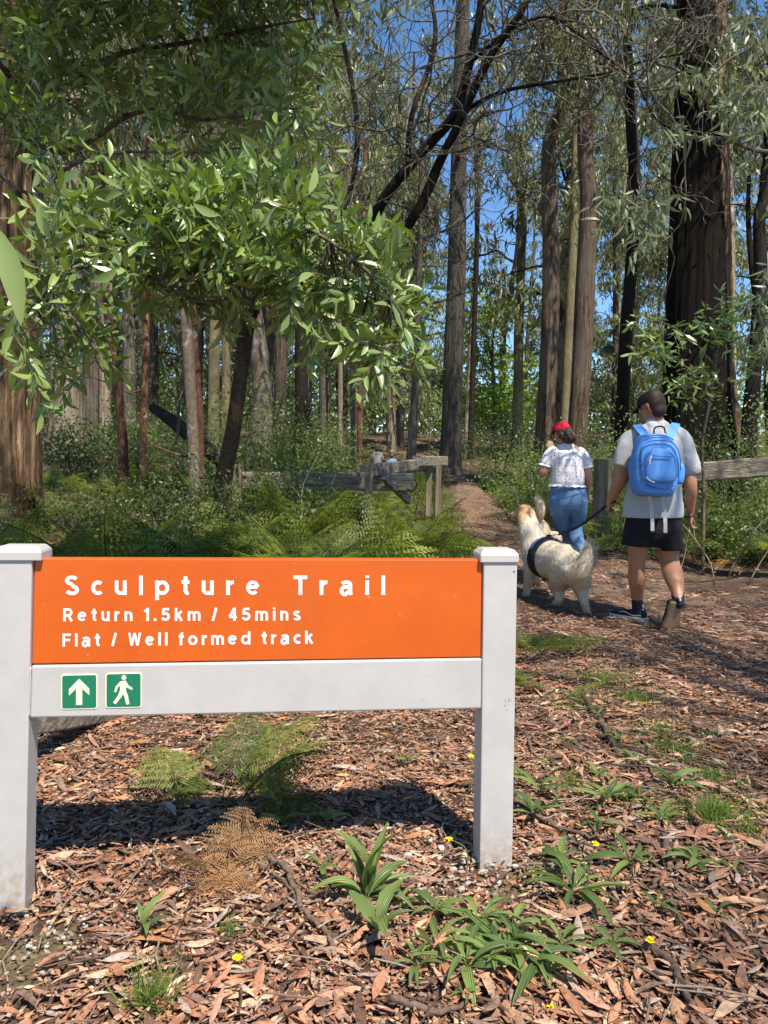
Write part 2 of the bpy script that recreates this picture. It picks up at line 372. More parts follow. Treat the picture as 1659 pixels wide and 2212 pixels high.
M_GRIT = newmat('grit')[0]; _t = M_GRIT.node_tree; _t.links.new(mixc(_t, 1.0, (.55, .53, .49), attr(_t), 'MULTIPLY'), _t.nodes['Principled BSDF'].inputs[0])
mb.obj('gravel', M_GRIT, kind='stuff', label='pale loose gravel scattered round the sign posts', smooth=False)

# ------------------------------------------------------------------ fallen leaves
LIT = np.array([(.36, .175, .10), (.44, .25, .15), (.30, .145, .085), (.50, .34, .22), (.25, .165, .12), (.34, .265, .21), (.15, .088, .06), (.48, .23, .10), (.43, .245, .165), (.54, .42, .30)])
LIT = LIT * np.array([1.1, 1.11, 1.14])
LITP = np.array([.17, .16, .14, .1, .1, .08, .1, .04, .08, .03])
def litter_points(y0, y1, dens, margin=.25):
    A = (y1 - y0) * 0.62 * (y1 + y0) ; n = int(A * dens)
    y = np.sqrt(rng.uniform(y0 ** 2, y1 ** 2, n)); x = (rng.uniform(-1, 1, n) * .55 + 0) * y * 1.12
    return x, y
mb = MB(); XS = []; big = []
for y0, y1, dens, kind in ((1.3, 3.0, 4800, 'litter'), (3.0, 6.0, 2100, 'litter'), (6.0, 12.5, 800, 'mid'), (12.5, 24, 420, 'mid')):
    x, y = litter_points(y0, y1, dens)
    keep = np.ones(len(x), bool)
    pd = path_dist(x, y)
    if y0 >= 6: keep &= (pd < .25) | (rng.random(len(x)) < (.25 if y0 < 12 else .08))
    keep &= ~((np.hypot((x + .85) / 1.25, y - 1.74) < .17) & (rng.random(len(x)) < .88))
    keep &= ~((np.hypot(x - .32, y - 2.0) < .15) & (rng.random(len(x)) < .75))
    clump = np.sin(x * 5.1 + 1.3 * np.sin(y * 3.7)) * np.sin(y * 4.3 + x * 1.9)
    keep &= rng.random(len(x)) < (.80 + .35 * clump)
    x, y = x[keep], y[keep]; n = len(x)
    L = rng.gamma(6, .0100, n).clip(.02, .14); small = rng.random(n) < .42; L[small] *= rng.uniform(.25, .6, small.sum())
    Wd = L * rng.uniform(.12, .27, n)
    a = rng.uniform(0, 2 * math.pi, n); tilt = rng.normal(.0, .085, n)
    D = np.stack([np.cos(a) * np.cos(tilt), np.sin(a) * np.cos(tilt), np.sin(tilt)], 1)
    N = rng.normal(0, .28, (n, 3)); N[:, 2] = 1
    z = ground_z(x, y) + rng.uniform(.003, .02, n) + np.where(path_dist(x, y) < 0, .014, 0)
    ci = rng.choice(len(LIT), n, p=LITP / LITP.sum()); tint = LIT[ci] * rng.uniform(.72, 1.22, (n, 1))
    P = np.stack([x, y, z], 1); curl = rng.normal(.15, .7, n); sw = rng.normal(0, .3, n)
    if y0 < 2:
        px, py = proj(P); inview = (px > 10) & (px < 1650) & (py < 2205) & (L > .066)
        order = np.argsort(np.where(inview, y, 99))[:300]; m = np.ones(n, bool); m[order] = False
        big = [(P[k], a[k], tilt[k], N[k], L[k], Wd[k], ci[k], y[k]) for k in order]
        P, D, L, Wd, N, curl, tint, sw = P[m], D[m], L[m], Wd[m], N[m], curl[m], tint[m], sw[m]
    leaves(mb, P, D, L, Wd, kind, N, curl, tint, sway=sw)
x, y = litter_points(1.35, 5.0, 4200); n = len(x); a = rng.uniform(0, 6.28, n)   # crumbled leaf
keep = ~((np.hypot((x + .85) / 1.25, y - 1.74) < .17) & (rng.random(n) < .6)); x, y, a = x[keep], y[keep], a[keep]; n = len(x)
Nn_ = rng.normal(0, .5, (n, 3)); Nn_[:, 2] = 1
leaves(mb, np.stack([x, y, ground_z(x, y) + rng.uniform(.004, .03, n)], 1), np.stack([np.cos(a), np.sin(a), rng.normal(0, .2, n)], 1), rng.uniform(.007, .026, n), rng.uniform(.004, .012, n), 'far', Nn_, None, LIT[rng.choice(len(LIT), n, p=LITP / LITP.sum())] * rng.uniform(.5, 1.2, (n, 1)))
# twigs and shreds of bark lying among the leaves
x, y = litter_points(1.35, 6.5, 85); n = len(x)
for k in range(n):
    a = random.uniform(0, 6.28); L = random.uniform(.04, .2); p = np.array([x[k], y[k], gz(x[k], y[k]) + random.uniform(.012, .04)]); d = np.array([math.cos(a), math.sin(a), random.gauss(0, .08)]); g = random.choice(((.20, .14, .10), (.12, .08, .06), (.34, .27, .2)))
    tube(mb, [p, p + d * L * .5 + np.array([random.gauss(0, .006), random.gauss(0, .006), .004]), p + d * L], (random.uniform(.0012, .0032),) * 3, 4, tint=g, cap=False)
mb.obj('leaf_litter', M_LITTER, kind='stuff', label='thick carpet of dry brown fallen gum leaves on the ground')
# the largest fallen leaves one by one
LNAME = ['russet', 'tan brown', 'dark russet', 'pale tan', 'dull brown', 'grey brown', 'blackish brown', 'orange', 'pinkish brown', 'straw coloured']
lmesh = {}
SPOT = [(40, 2020, 'by the foot of the post at the photo edge'), (150, 2180, 'in the bottom corner below the mossy mound'), (230, 2000, 'between mossy mound and seedling'), (330, 2100, 'behind the bottom edge grass tuft'), (430, 1960, 'before the dead fern'), (513, 2100, 'beside the low yellow flower'), (560, 2190, 'at the bottom edge below the flower'), (620, 2000, 'along the bent brown stick'), (700, 2120, 'right of the bent stick end'), (760, 2190, 'at the bottom edge below the seedling'), (740, 1960, 'beside the tall plantain'), (850, 2060, 'beside the broad leaved seedling'), (930, 1930, 'between the tall plantain and free post'), (950, 2180, 'at the bottom edge left of the weedy patch'), (1030, 1950, 'at the free post mound'), (1050, 2080, 'inside the dense weedy patch'), (1200, 2190, 'at the bottom edge under the weedy patch'), (1180, 2000, 'between the mound and dark rosette'), (1330, 2120, 'left of the dark curved stick'), (1320, 1960, 'right of the dark rosette'), (1420, 2040, 'beside the rightmost yellow flower'), (1480, 2180, 'in the bottom corner by the dark stick'), (1590, 2180, 'in the far bottom corner'), (1560, 2050, 'near the straight grey stick'), (1600, 1950, 'by the right edge below the grass')]
def near_spot(P):
    px, py = proj(np.array(P)[None]); return min(SPOT, key=lambda s: (s[0] - px[0]) ** 2 + (s[1] - py[0]) ** 2)[2]
for ci in range(len(LIT)):
    for k in range(3):
        q = MB(); leaves(q, np.zeros((1, 3)), np.array([[1., 0, 0]]), 1.0, [.19, .24, .15][k], 'near', np.array([[0, 0, 1.]]), np.array([[.8, -.8, 1.7][k]]), LIT[ci][None] * [.9, 1.12, 1.0][k], sway=np.array([[.2, -.15, .35][k]]))
        lmesh[ci, k] = q.mesh('fallen_leaf', M_LITTER)
for n_, (P, a, tl, N, L, Wd, ci, y) in enumerate(big):
    o = link('fallen_leaf', lmesh[ci, n_ % 3], None, 'large %s leaf %s' % (LNAME[ci], near_spot(P)), 'leaf', 'largest fallen leaves in front of the sign')
    D = Vector((math.cos(a) * math.cos(tl), math.sin(a) * math.cos(tl), math.sin(tl))); Nn = Vector(N); Nn = (Nn - D * D.dot(Nn)).normalized(); X = Nn.cross(D)
    Mx = Matrix((D, X, Nn)).transposed().to_4x4()
    o.matrix_world = Matrix.Translation(Vector(P) + Vector((0, 0, .008))) @ Mx @ Matrix.Diagonal((L, L, L, 1))

# ------------------------------------------------------------------ the trail sign
M_POST = None
def white_metal():
    m, t, b = newmat('white_powder_coat'); v = coords(t); g = nz(t, v, 9, 5, .7); s = nz(t, coords(t, (1, 1, .06)), 22, 4)
    c = ramp(t, g, [(.3, (.44, .415, .39)), (.7, (.51, .48, .455))])
    c = mixc(t, ramp(t, s, [(.62, (0, 0, 0)), (.8, (.5, .5, .5))]), c, (.46, .42, .38))
    sp = nz(t, v, 60, 3, .6); c = mixc(t, ramp(t, sp, [(.72, (0, 0, 0)), (.77, (.8, .8, .8))]), c, (.22, .16, .11))
    # splashed soil low down on the post
    sx = t.nodes.new('ShaderNodeSeparateXYZ'); t.links.new(coords(t), sx.inputs[0])
    h = ramp(t, sx.outputs[2], [(.02, (.7, .7, .7)), (.16, (0, 0, 0))]); h = mixc(t, 1.0, h, ramp(t, nz(t, v, 45, 4), [(.4, (0, 0, 0)), (.62, (1, 1, 1))]), 'MULTIPLY')
    c = mixc(t, h, c, (.34, .26, .17))
    t.links.new(c, b.inputs['Base Color']); b.inputs['Roughness'].default_value = .42; b.inputs['Specular IOR Level'].default_value = .4
    bump(t, b, nz(t, v, 140, 2), .04, .001); return m
M_POST = white_metal()
def orange_mat():
    m, t, b = newmat('orange_enamel'); v = coords(t); c = ramp(t, nz(t, v, 3.2, 6, .75), [(.3, (.53, .088, .009)), (.7, (.63, .114, .012))])
    sp = nz(t, v, 48, 3, .6); c = mixc(t, ramp(t, sp, [(.73, (0, 0, 0)), (.78, (.6, .6, .6))]), c, (.9, .55, .35))
    st = nz(t, coords(t, (.15, 1, 1)), 30, 3, .6); c = mixc(t, ramp(t, st, [(.7, (0, 0, 0)), (.8, (.3, .3, .3))]), c, (.5, .12, .02))
    dr = nz(t, coords(t, (9, 9, .35)), 3, 4, .6); c = mixc(t, ramp(t, dr, [(.56, (0, 0, 0)), (.75, (.35, .35, .35))]), c, (.42, .13, .04))
    sc_ = nz(t, coords(t, (.4, 1, 3)), 26, 2, .5, 2.0); c = mixc(t, ramp(t, sc_, [(.74, (0, 0, 0)), (.76, (.5, .5, .5))]), c, (.85, .42, .25))
    t.links.new(c, b.inputs['Base Color']); b.inputs['Roughness'].default_value = .33; b.inputs['Specular IOR Level'].default_value = .45
    bump(t, b, nz(t, v, 4, 2), .05, .004); return m
M_ORANGE = orange_mat()
M_LETTER = flat_mat('white_vinyl', (.80, .79, .76), .5, .3, .06, 30)
M_SIGNGREEN = flat_mat('sign_green', (.012, .17, .085), .4, .4, .08, 12)
M_CREAM = flat_mat('sign_cream', (.78, .74, .52), .5, .3, .05, 20)

sign = thing('trail_sign', 'orange Sculpture Trail sign on two white posts with a white rail below', 'sign', on(-.32, 2.03))
YL, YR = 1.94, 2.10
A = at(69, 1222, YL); B = at(1045, 1218, YR)             # inner upper corners of the two posts
u = Vector((B.x - A.x, B.y - A.y, 0)).normalized(); back = Vector((-u.y, u.x, 0))
Pl = lambda px, py: (lambda d: CAM + d * ((A - CAM).dot(back) / d.dot(back)))(ray(px, py))   # a spot on the sign's front plane
inv = lambda o: None
sm = sign.matrix_world.copy(); SO = Vector(sign.location)
def sgn(mb, name, mat, parent=None, smooth=False, label=None):
    o = mb.obj(name, mat, parent or sign, smooth, origin=SO); 
    if label: o['label'] = label
    return o
def slab(pts, depth, bev=.003, push=0):
    q = MB(); f = [p + back * push for p in pts]; hexa(q, f + [p + back * depth for p in f], bev=bev); return q
lp = [Pl(-20, 2040), Pl(52, 2040), Pl(69.5, 1196), Pl(-8, 1197)]
sgn(slab(lp, .082, .004), 'post', M_POST)
rp = [Pl(1035, 1950), Pl(1105.5, 1950), Pl(1118, 1206), Pl(1045, 1208)]
sgn(slab(rp, .082, .004), 'post', M_POST)
def post_cap(x0, x1, y0, y1):
    q = MB(); a, b = Pl(x0, y1), Pl(x1, y1); h = (Pl(x0, y1) - Pl(x0, y0)).length
    lo = [a - back * .006, b - back * .006, b + back * .088, a + back * .088]; up = Vector((0, 0, 1)); w = (b - a).normalized()
    V = lo + [p + up * h * .62 for p in lo]
    i = .012; V += [lo[0] + w * i + back * i + up * h, lo[1] - w * i + back * i + up * h, lo[2] - w * i - back * i + up * h, lo[3] + w * i - back * i + up * h]
    bm = bmesh.new(); v = [bm.verts.new(p) for p in V]
    for f in [(3, 2, 1, 0), (8, 9, 10, 11)] + [(k, (k + 1) % 4, 4 + (k + 1) % 4, 4 + k) for k in range(4)] + [(4 + k, 4 + (k + 1) % 4, 8 + (k + 1) % 4, 8 + k) for k in range(4)]: bm.faces.new([v[j] for j in f])
    bmesh.ops.recalc_face_normals(bm, faces=bm.faces[:]); bmesh.ops.bevel(bm, geom=bm.edges[:], offset=.002, segments=2, affect='EDGES'); addbm(q, bm); return q
sgn(post_cap(-14, 91, 1180, 1211), 'post_cap', M_POST)
sgn(post_cap(1037, 1119.5, 1187, 1215), 'post_cap', M_POST)
pan = sgn(slab([Pl(66, 1437), Pl(1043.5, 1421.5), Pl(1043.5, 1210), Pl(71.5, 1208)], .045, .003, .012), 'sign_panel', M_ORANGE)
sgn(slab([Pl(62.5, 1553), Pl(1041.5, 1532.5), Pl(1043, 1423.5), Pl(66, 1439.5)], .055, .005, .006), 'rail', M_POST)
# rail ends: weld beads where the rail meets the post
q = MB(); tube(q, [Pl(1043.5, y) + back * .004 for y in np.linspace(1425, 1531, 14)], .0022, 6, amp=.5); sgn(q, 'weld_bead', M_POST, smooth=True)
q = MB(); tube(q, [Pl(65.5 - (y - 1440) * .025, y) + back * .004 for y in np.linspace(1441, 1551, 14)], .0022, 6, amp=.5); sgn(q, 'weld_bead', M_POST, smooth=True)

# letters drawn as strokes: plain bold sans lettering; box units: cap height 1, x-height .74
def arc(cx, cy, rx, ry, a0, a1, n=14): return [(cx + rx * math.cos(R(a)), cy + ry * math.sin(R(a))) for a in np.linspace(a0, a1, n)]
w_ = .19; hw = w_ / 2; xh = .745
def bowl(cx, rx, a0=0, a1=360): return arc(cx, xh / 2, rx - hw, xh / 2 - hw, a0, a1, 26)
STROKES = {
 'S': [arc(.36, .745, .25, .165, 25, 180, 10) + arc(.36, .745, .25, .165, 195, 262, 5) + [(.40, .50)] + arc(.37, .268, .265, .178, 75, -20, 8) + arc(.37, .268, .265, .178, -35, -158, 10)],
 'c': [bowl(.34, .34, 48, 312)], 'o': [bowl(.36, .36)], 'e': [[(.10, .40), (.58, .40)] , arc(.345, xh / 2, .345 - hw, xh / 2 - hw, 5, 318, 24)],
 'u': [[(.10, xh), (.10, .28)] + arc(.31, .28, .21, .28 - hw, 180, 330, 12), [(.52, xh), (.52, 0)]],
 'n': [[(.10, 0), (.10, xh)], arc(.31, xh - .28, .21, .28 - hw, 150, 0, 12) + [(.52, 0)]],
 'm': [[(.10, 0), (.10, xh)], arc(.295, xh - .26, .195, .26 - hw, 150, 0, 10) + [(.49, 0)], arc(.685, xh - .26, .195, .26 - hw, 150, 0, 10) + [(.88, 0)]],
 'l': [[(.10, 0), (.10, 1)]], 'i': [[(.10, 0), (.10, xh)], [(.10, .86), (.10, 1)]],
 'p': [[(.10, -.26), (.10, xh)], bowl(.36, .36)], 'd': [[(.62, 0), (.62, 1)], bowl(.36, .36)],
 't': [[(.22, .95), (.22, .22)] + arc(.36, .22, .14, .22 - hw, 180, 280, 7), [(.02, xh - .08), (.42, xh - .08)]],
 'f': [[(.20, 0), (.20, .76)] + arc(.34, .76, .14, .24 - hw, 180, 82, 7), [(.02, xh - .08), (.42, xh - .08)]],
 'r': [[(.10, 0), (.10, xh)], arc(.36, xh - .33, .26, .33 - hw, 165, 82, 8)],
 'a': [arc(.33, xh - .23, .23, .23 - hw, 158, 20, 9) + [(.54, xh - .30), (.54, .12), (.58, 0)], [(.54, .43), (.36, .39)] + arc(.28, .21, .19, .21 - hw + .08, 88, 270, 10) + [(.40, .12), (.54, .24)]],
 's': [arc(.30, .545, .20, .115, 25, 180, 9) + arc(.30, .545, .20, .12, 200, 262, 4) + [(.32, .38)] + arc(.30, .205, .21, .12, 75, -20, 7) + arc(.30, .205, .21, .115, -35, -160, 9)],
 'k': [[(.10, 0), (.10, 1)], [(.52, xh), (.14, .34)], [(.27, .46), (.54, 0)]],
 'T': [[(.0, .9), (.70, .9)], [(.35, 0), (.35, .9)]], 'F': [[(.10, 0), (.10, 1)], [(.10, .9), (.64, .9)], [(.10, .50), (.58, .50)]],
 'R': [[(.10, 0), (.10, 1)], [(.10, .9), (.42, .9)] + arc(.42, .675, .20, .225, 90, -90, 10) + [(.10, .45)], [(.40, .45), (.66, 0)]],
 'W': [[(.10, 1), (.29, .02)], [(.29, .02), (.51, .98)], [(.51, .98), (.73, .02)], [(.73, .02), (.92, 1)]],
 '1': [[(.32, 0), (.32, 1)], [(.32, .90), (.06, .72)]], '.': [[(.10, 0), (.10, .2)]], '/': [[(.04, 0), (.30, 1)]],
 '4': [[(.46, 0), (.46, 1)], [(.44, .93), (.09, .32)], [(.05, .29), (.64, .29)]],
 '5': [[(.60, .9), (.19, .9)], [(.20, .93), (.14, .46)], [(.13, .50)] + arc(.33, .335, .25, .235, 118, -160, 16)]}
SI = {}
def glyph(ch, off=0):
    """one letter as a flat plate: each stroke a ribbon with square ends"""
    V = []; F = []; wd = w_ * (1 if ch not in 'se' else .9); SI[ch] = []
    for si, st in enumerate(STROKES[ch]):
        SI[ch] += [si] * (2 * len(st))
        P = np.array(st, float); n = len(P); T = np.gradient(P, axis=0); T /= np.linalg.norm(T, axis=1)[:, None]; N = np.stack([-T[:, 1], T[:, 0]], 1); b = len(V)
        closed = np.linalg.norm(P[0] - P[-1]) < 1e-6
        h = wd / 2 * (1 if ch != 'W' else .9)
        for k in range(n):
            q = 1 / max(.6, T[k] @ T[k]); V += [(*(P[k] + N[k] * h), 0), (*(P[k] - N[k] * h), 0)]
        for k in range(n - 1): F.append([b + 2 * k + 1, b + 2 * k + 3, b + 2 * k + 2, b + 2 * k])
    return np.array(V), F

def lettering(s, x0, x1, y0, y1, hpx, wordgap):
    """write s from column x0 to x1 along the baseline y0->y1 with even gaps; each letter is a piece of its own"""
    pm = hpx; gl = [None if ch == ' ' else glyph(ch) for ch in s]; ex = [g and (g[0][:, 0].min(), g[0][:, 0].max()) for g in gl]
    base = sum(e[1] - e[0] for e in ex if e) + wordgap * sum(e is None for e in ex); ng = sum(1 for a, b in zip(ex, ex[1:]) if a and b)
    g = ((x1 - x0) / pm - base) / ng; x = 0
    for k, ch in enumerate(s):
        if ex[k] is None: x += wordgap; continue
        V, F = gl[k]; q = MB(); P = []
        for n_, (vx, vy, vz) in enumerate(V):
            X = x0 + (x + vx - ex[k][0]) * pm; t = (X - x0) / (x1 - x0); p = Pl(X, y0 + (y1 - y0) * t - vy * pm); P.append(tuple(p + back * (.0112 - .00014 * SI[ch][n_]))); 
        q.add(P, F); o = sgn(q, 'letter', M_LETTER, pan); o['label'] = 'white letter %s of %s' % (ch, s)
        x += ex[k][1] - ex[k][0]
        if k + 1 < len(ex) and ex[k + 1] is not None: x += g
for s, x0, x1, y0, y1, h, wg in (('Sculpture Trail', 138, 833, 1287, 1286.5, 42.5, 1.75), ('Return 1.5km / 45mins', 134, 650, 1344, 1342, 28.5, .85), ('Flat / Well formed track', 132.5, 677, 1399, 1392.5, 28.5, .85)): lettering(s, x0, x1, y0, y1, h, wg)

def rounded(cx, cy, hw, hh, r, n=6):
    P = []
    for sx, sy, a0 in ((1, 1, 0), (-1, 1, 90), (-1, -1, 180), (1, -1, 270)):
        for k in range(n + 1):
            a = R(a0 + 90 * k / n); P.append((cx + sx * (hw - r) + r * math.cos(a), cy + sy * (hh - r) + r * math.sin(a)))
    return P
def plaque(parent, name, mat, pts2, warp, push, th=.0012):
    bm = bmesh.new(); f = bm.faces.new([bm.verts.new(Pl(*warp(p)) + back * push) for p in pts2])
    bmesh.ops.triangulate(bm, faces=[f], ngon_method='BEAUTY')
    r_ = bmesh.ops.extrude_face_region(bm, geom=bm.faces[:]); bmesh.ops.translate(bm, vec=-back * th, verts=[g for g in r_['geom'] if isinstance(g, bmesh.types.BMVert)])
    bmesh.ops.recalc_face_normals(bm, faces=bm.faces[:]); q = MB(); addbm(q, bm); return sgn(q, name, mat, parent)
def warp_at(cx, cy, s, sh=-.02):
    return lambda p: (cx + p[0] * s, cy - p[1] * s + p[0] * s * sh)
rail = [o for o in C.objects if o.name.startswith('rail')][0]
w1 = warp_at(170.5, 1495, 39.5); w2 = warp_at(266.5, 1492, 39.5)
for w, kind in ((w1, 'arrow'), (w2, 'walker')):
    bd = plaque(rail, 'trail_marker', M_CREAM, rounded(0, 0, 1, .965, .16), w, .0055)
    bd['label'] = 'green square marker with an upward arrow' if kind == 'arrow' else 'green square marker with a walking figure'
    plaque(bd, 'marker_field', M_SIGNGREEN, rounded(0, 0, .93, .895, .11), w, .0041, .0006)
    if kind == 'arrow':
        plaque(bd, 'arrow_shaft', M_CREAM, [(-.17, -.72), (.17, -.72), (.17, .5), (-.17, .5)], w, .0033, .0006)
        plaque(bd, 'arrow_head', M_CREAM, [(0, .72), (0, .33), (.56, -.2), (.56, .16)], w, .0031, .0006); plaque(bd, 'arrow_head', M_CREAM, [(0, .72), (-.56, .16), (-.56, -.2), (0, .33)], w, .0031, .0006)
    else:
        plaque(bd, 'figure_head', M_CREAM, [(.02 + .135 * math.cos(k / 16 * 2 * math.pi), .70 + .135 * math.sin(k / 16 * 2 * math.pi)) for k in range(16)], w, .0033, .0006)
        def limb2(a, b, w0, w1, pz): dx, dy = b[0] - a[0], b[1] - a[1]; l = math.hypot(dx, dy); nx, ny = -dy / l, dx / l; plaque(bd, 'figure_limb', M_CREAM, [(a[0] + nx * w0, a[1] + ny * w0), (a[0] - nx * w0, a[1] - ny * w0), (b[0] - nx * w1, b[1] - ny * w1), (b[0] + nx * w1, b[1] + ny * w1)], w, pz, .0006)
        plaque(bd, 'figure_body', M_CREAM, [(-.14, .5), (.12, .54), (.17, .3), (.12, -.06), (-.2, -.06), (-.18, .2)], w, .0033, .0006)
        for k_, L_ in enumerate((((.06, .46), (.24, .2), .08, .07), ((.2, .24), (.48, .06), .07, .06), ((-.1, .46), (-.36, .2), .08, .07), ((-.34, .26), (-.46, -.08), .07, .06), ((.0, .02), (.16, -.34), .12, .1), ((.15, -.28), (.24, -.76), .1, .09), ((-.06, .02), (-.22, -.36), .12, .1), ((-.2, -.3), (-.5, -.7), .1, .09))): limb2(*L_, .0031 - .0002 * k_)
# rust scratches on the free standing post and its small fixing hole
M_RUST = flat_mat('rust', (.24, .10, .03), .9, .1, .3, 60)
q = MB()
for x, y, l, dx in ((1098, 1508, 8, 3), (1093, 1513, 3, -2), (1090, 1522, 4, 1), (1105, 1512, 2, 0), (1094, 1531, 5, 2)):
    p0, p1 = Pl(x, y + l), Pl(x + dx, y); w = u * .0012; n_ = -back * .0006
    q.add([p0 - w + n_, p0 + w + n_, p1 + w * .6 + n_, p1 - w * .6 + n_], [[0, 1, 2, 3]])
sgn(q, 'rust_scratch', M_RUST)
q = MB(); c0 = Pl(1110, 1235); bm = bmesh.new(); bmesh.ops.create_circle(bm, cap_ends=True, segments=10, radius=.0028, matrix=Matrix.Translation(c0 - back * .0007) @ Matrix(((u.x, 0, back.x), (u.y, 0, back.y), (0, 1, 0))).to_4x4())
addbm(q, bm); sgn(q, 'screw', flat_mat('dark_screw', (.06, .04, .035), .6))
# ------------------------------------------------------------------ trees
def rough_tube(mb, P, r, sides, amp, fr=2.2, zf=.5, seed=0, tintf=None, flute=0):
    """trunk surface: rings along P, pushed in and out by noise drawn out along the grain"""
    P = np.asarray(P, float); n = len(P); T = unit(np.gradient(P, axis=0)); ref = np.array([1., 0, 0]); V = []; tints = []
    a = np.arange(sides) / sides * 2 * math.pi; s = 0
    for i in range(n):
        if i: s += np.linalg.norm(P[i] - P[i - 1])
        uu = ref - T[i] * (ref @ T[i]); uu /= np.linalg.norm(uu); vv = np.cross(T[i], uu)
        for k in range(sides):
            cx, sx = math.cos(a[k]), math.sin(a[k])
            q = noise.noise(Vector((cx * fr + seed, sx * fr, s * zf))) + .6 * noise.noise(Vector((cx * fr * 2.7 + seed, sx * fr * 2.7 + 9, s * zf * 1.6)))
            if flute: q += flute * abs(noise.noise(Vector((cx * fr * 4 + 5, sx * fr * 4, s * zf * .8 + seed))))
            rr = r[i] * (1 + amp * q); V.append(P[i] + uu * cx * rr + vv * sx * rr)
            tints.append(tintf(a[k], s) if tintf else (1, 1, 1))
    i0 = np.arange(sides); i1 = (i0 + 1) % sides
    Q = np.concatenate([np.stack([k * sides + i0, k * sides + i1, (k + 1) * sides + i1, (k + 1) * sides + i0], 1) for k in range(n - 1)])
    mb.add(V, Q, None, np.array(tints))

def wander(p, d, L, n, bend=.35, droop=0, r=random):
    """a crooked shoot: n+1 points from p along d"""
    p = np.array(p, float); d = unit(np.array(d, float)); out = [p.copy()]
    for _ in range(n):
        d = unit(d + np.array([r.gauss(0, bend), r.gauss(0, bend), r.gauss(0, bend) - droop])); p = p + d * L / n; out.append(p.copy())
    return np.array(out)

def gum_sprays(mb, ctr, rad, n, L=(.18, .32), Wr=(.15, .23), kind='far', hang=1.1, tone=1.0, gap=None):
    """hanging gum leaves gathered in clumps round a centre"""
    ncl = max(1, n // 72)
    c = np.asarray(ctr) + rng.normal(size=(ncl, 3)) * np.array(rad) * .62
    sz = rng.uniform(.2, .5, ncl) * min(1, .45 + .25 * np.mean(rad)); per = rng.integers(48, 100, ncl); tone_c = rng.uniform(.5, 1.35, ncl)
    P = np.concatenate([c[k] + rng.normal(size=(per[k], 3)) * sz[k] * np.array([1, 1, .8]) for k in range(ncl)])
    tc = np.concatenate([np.full(per[k], tone_c[k]) for k in range(ncl)])
    D = rng.normal(size=(len(P), 3)) * .62 + np.array([0, 0, -hang]); Ln = rng.uniform(*L, len(P))
    h = rng.uniform(0, 1, (len(P), 1)); tint = (np.array([1.0, 1.0, .95]) * (1 - h) + np.array([1.12, 1.0, 1.1]) * h) * tc[:, None] * tone
    if gap is not None:
        px, py = proj(P); k = np.ones(len(P), bool)
        for gx_, gy_, rx_, ry_ in gap: k &= ((px - gx_) / rx_) ** 2 + ((py - gy_) / ry_) ** 2 > rng.uniform(.6, 1.25, len(P))
        P, D, Ln, tint = P[k], D[k], Ln[k], tint[k]
    if len(P): leaves(mb, P, D, Ln, Ln * rng.uniform(*Wr, len(P)), kind, tint=tint)

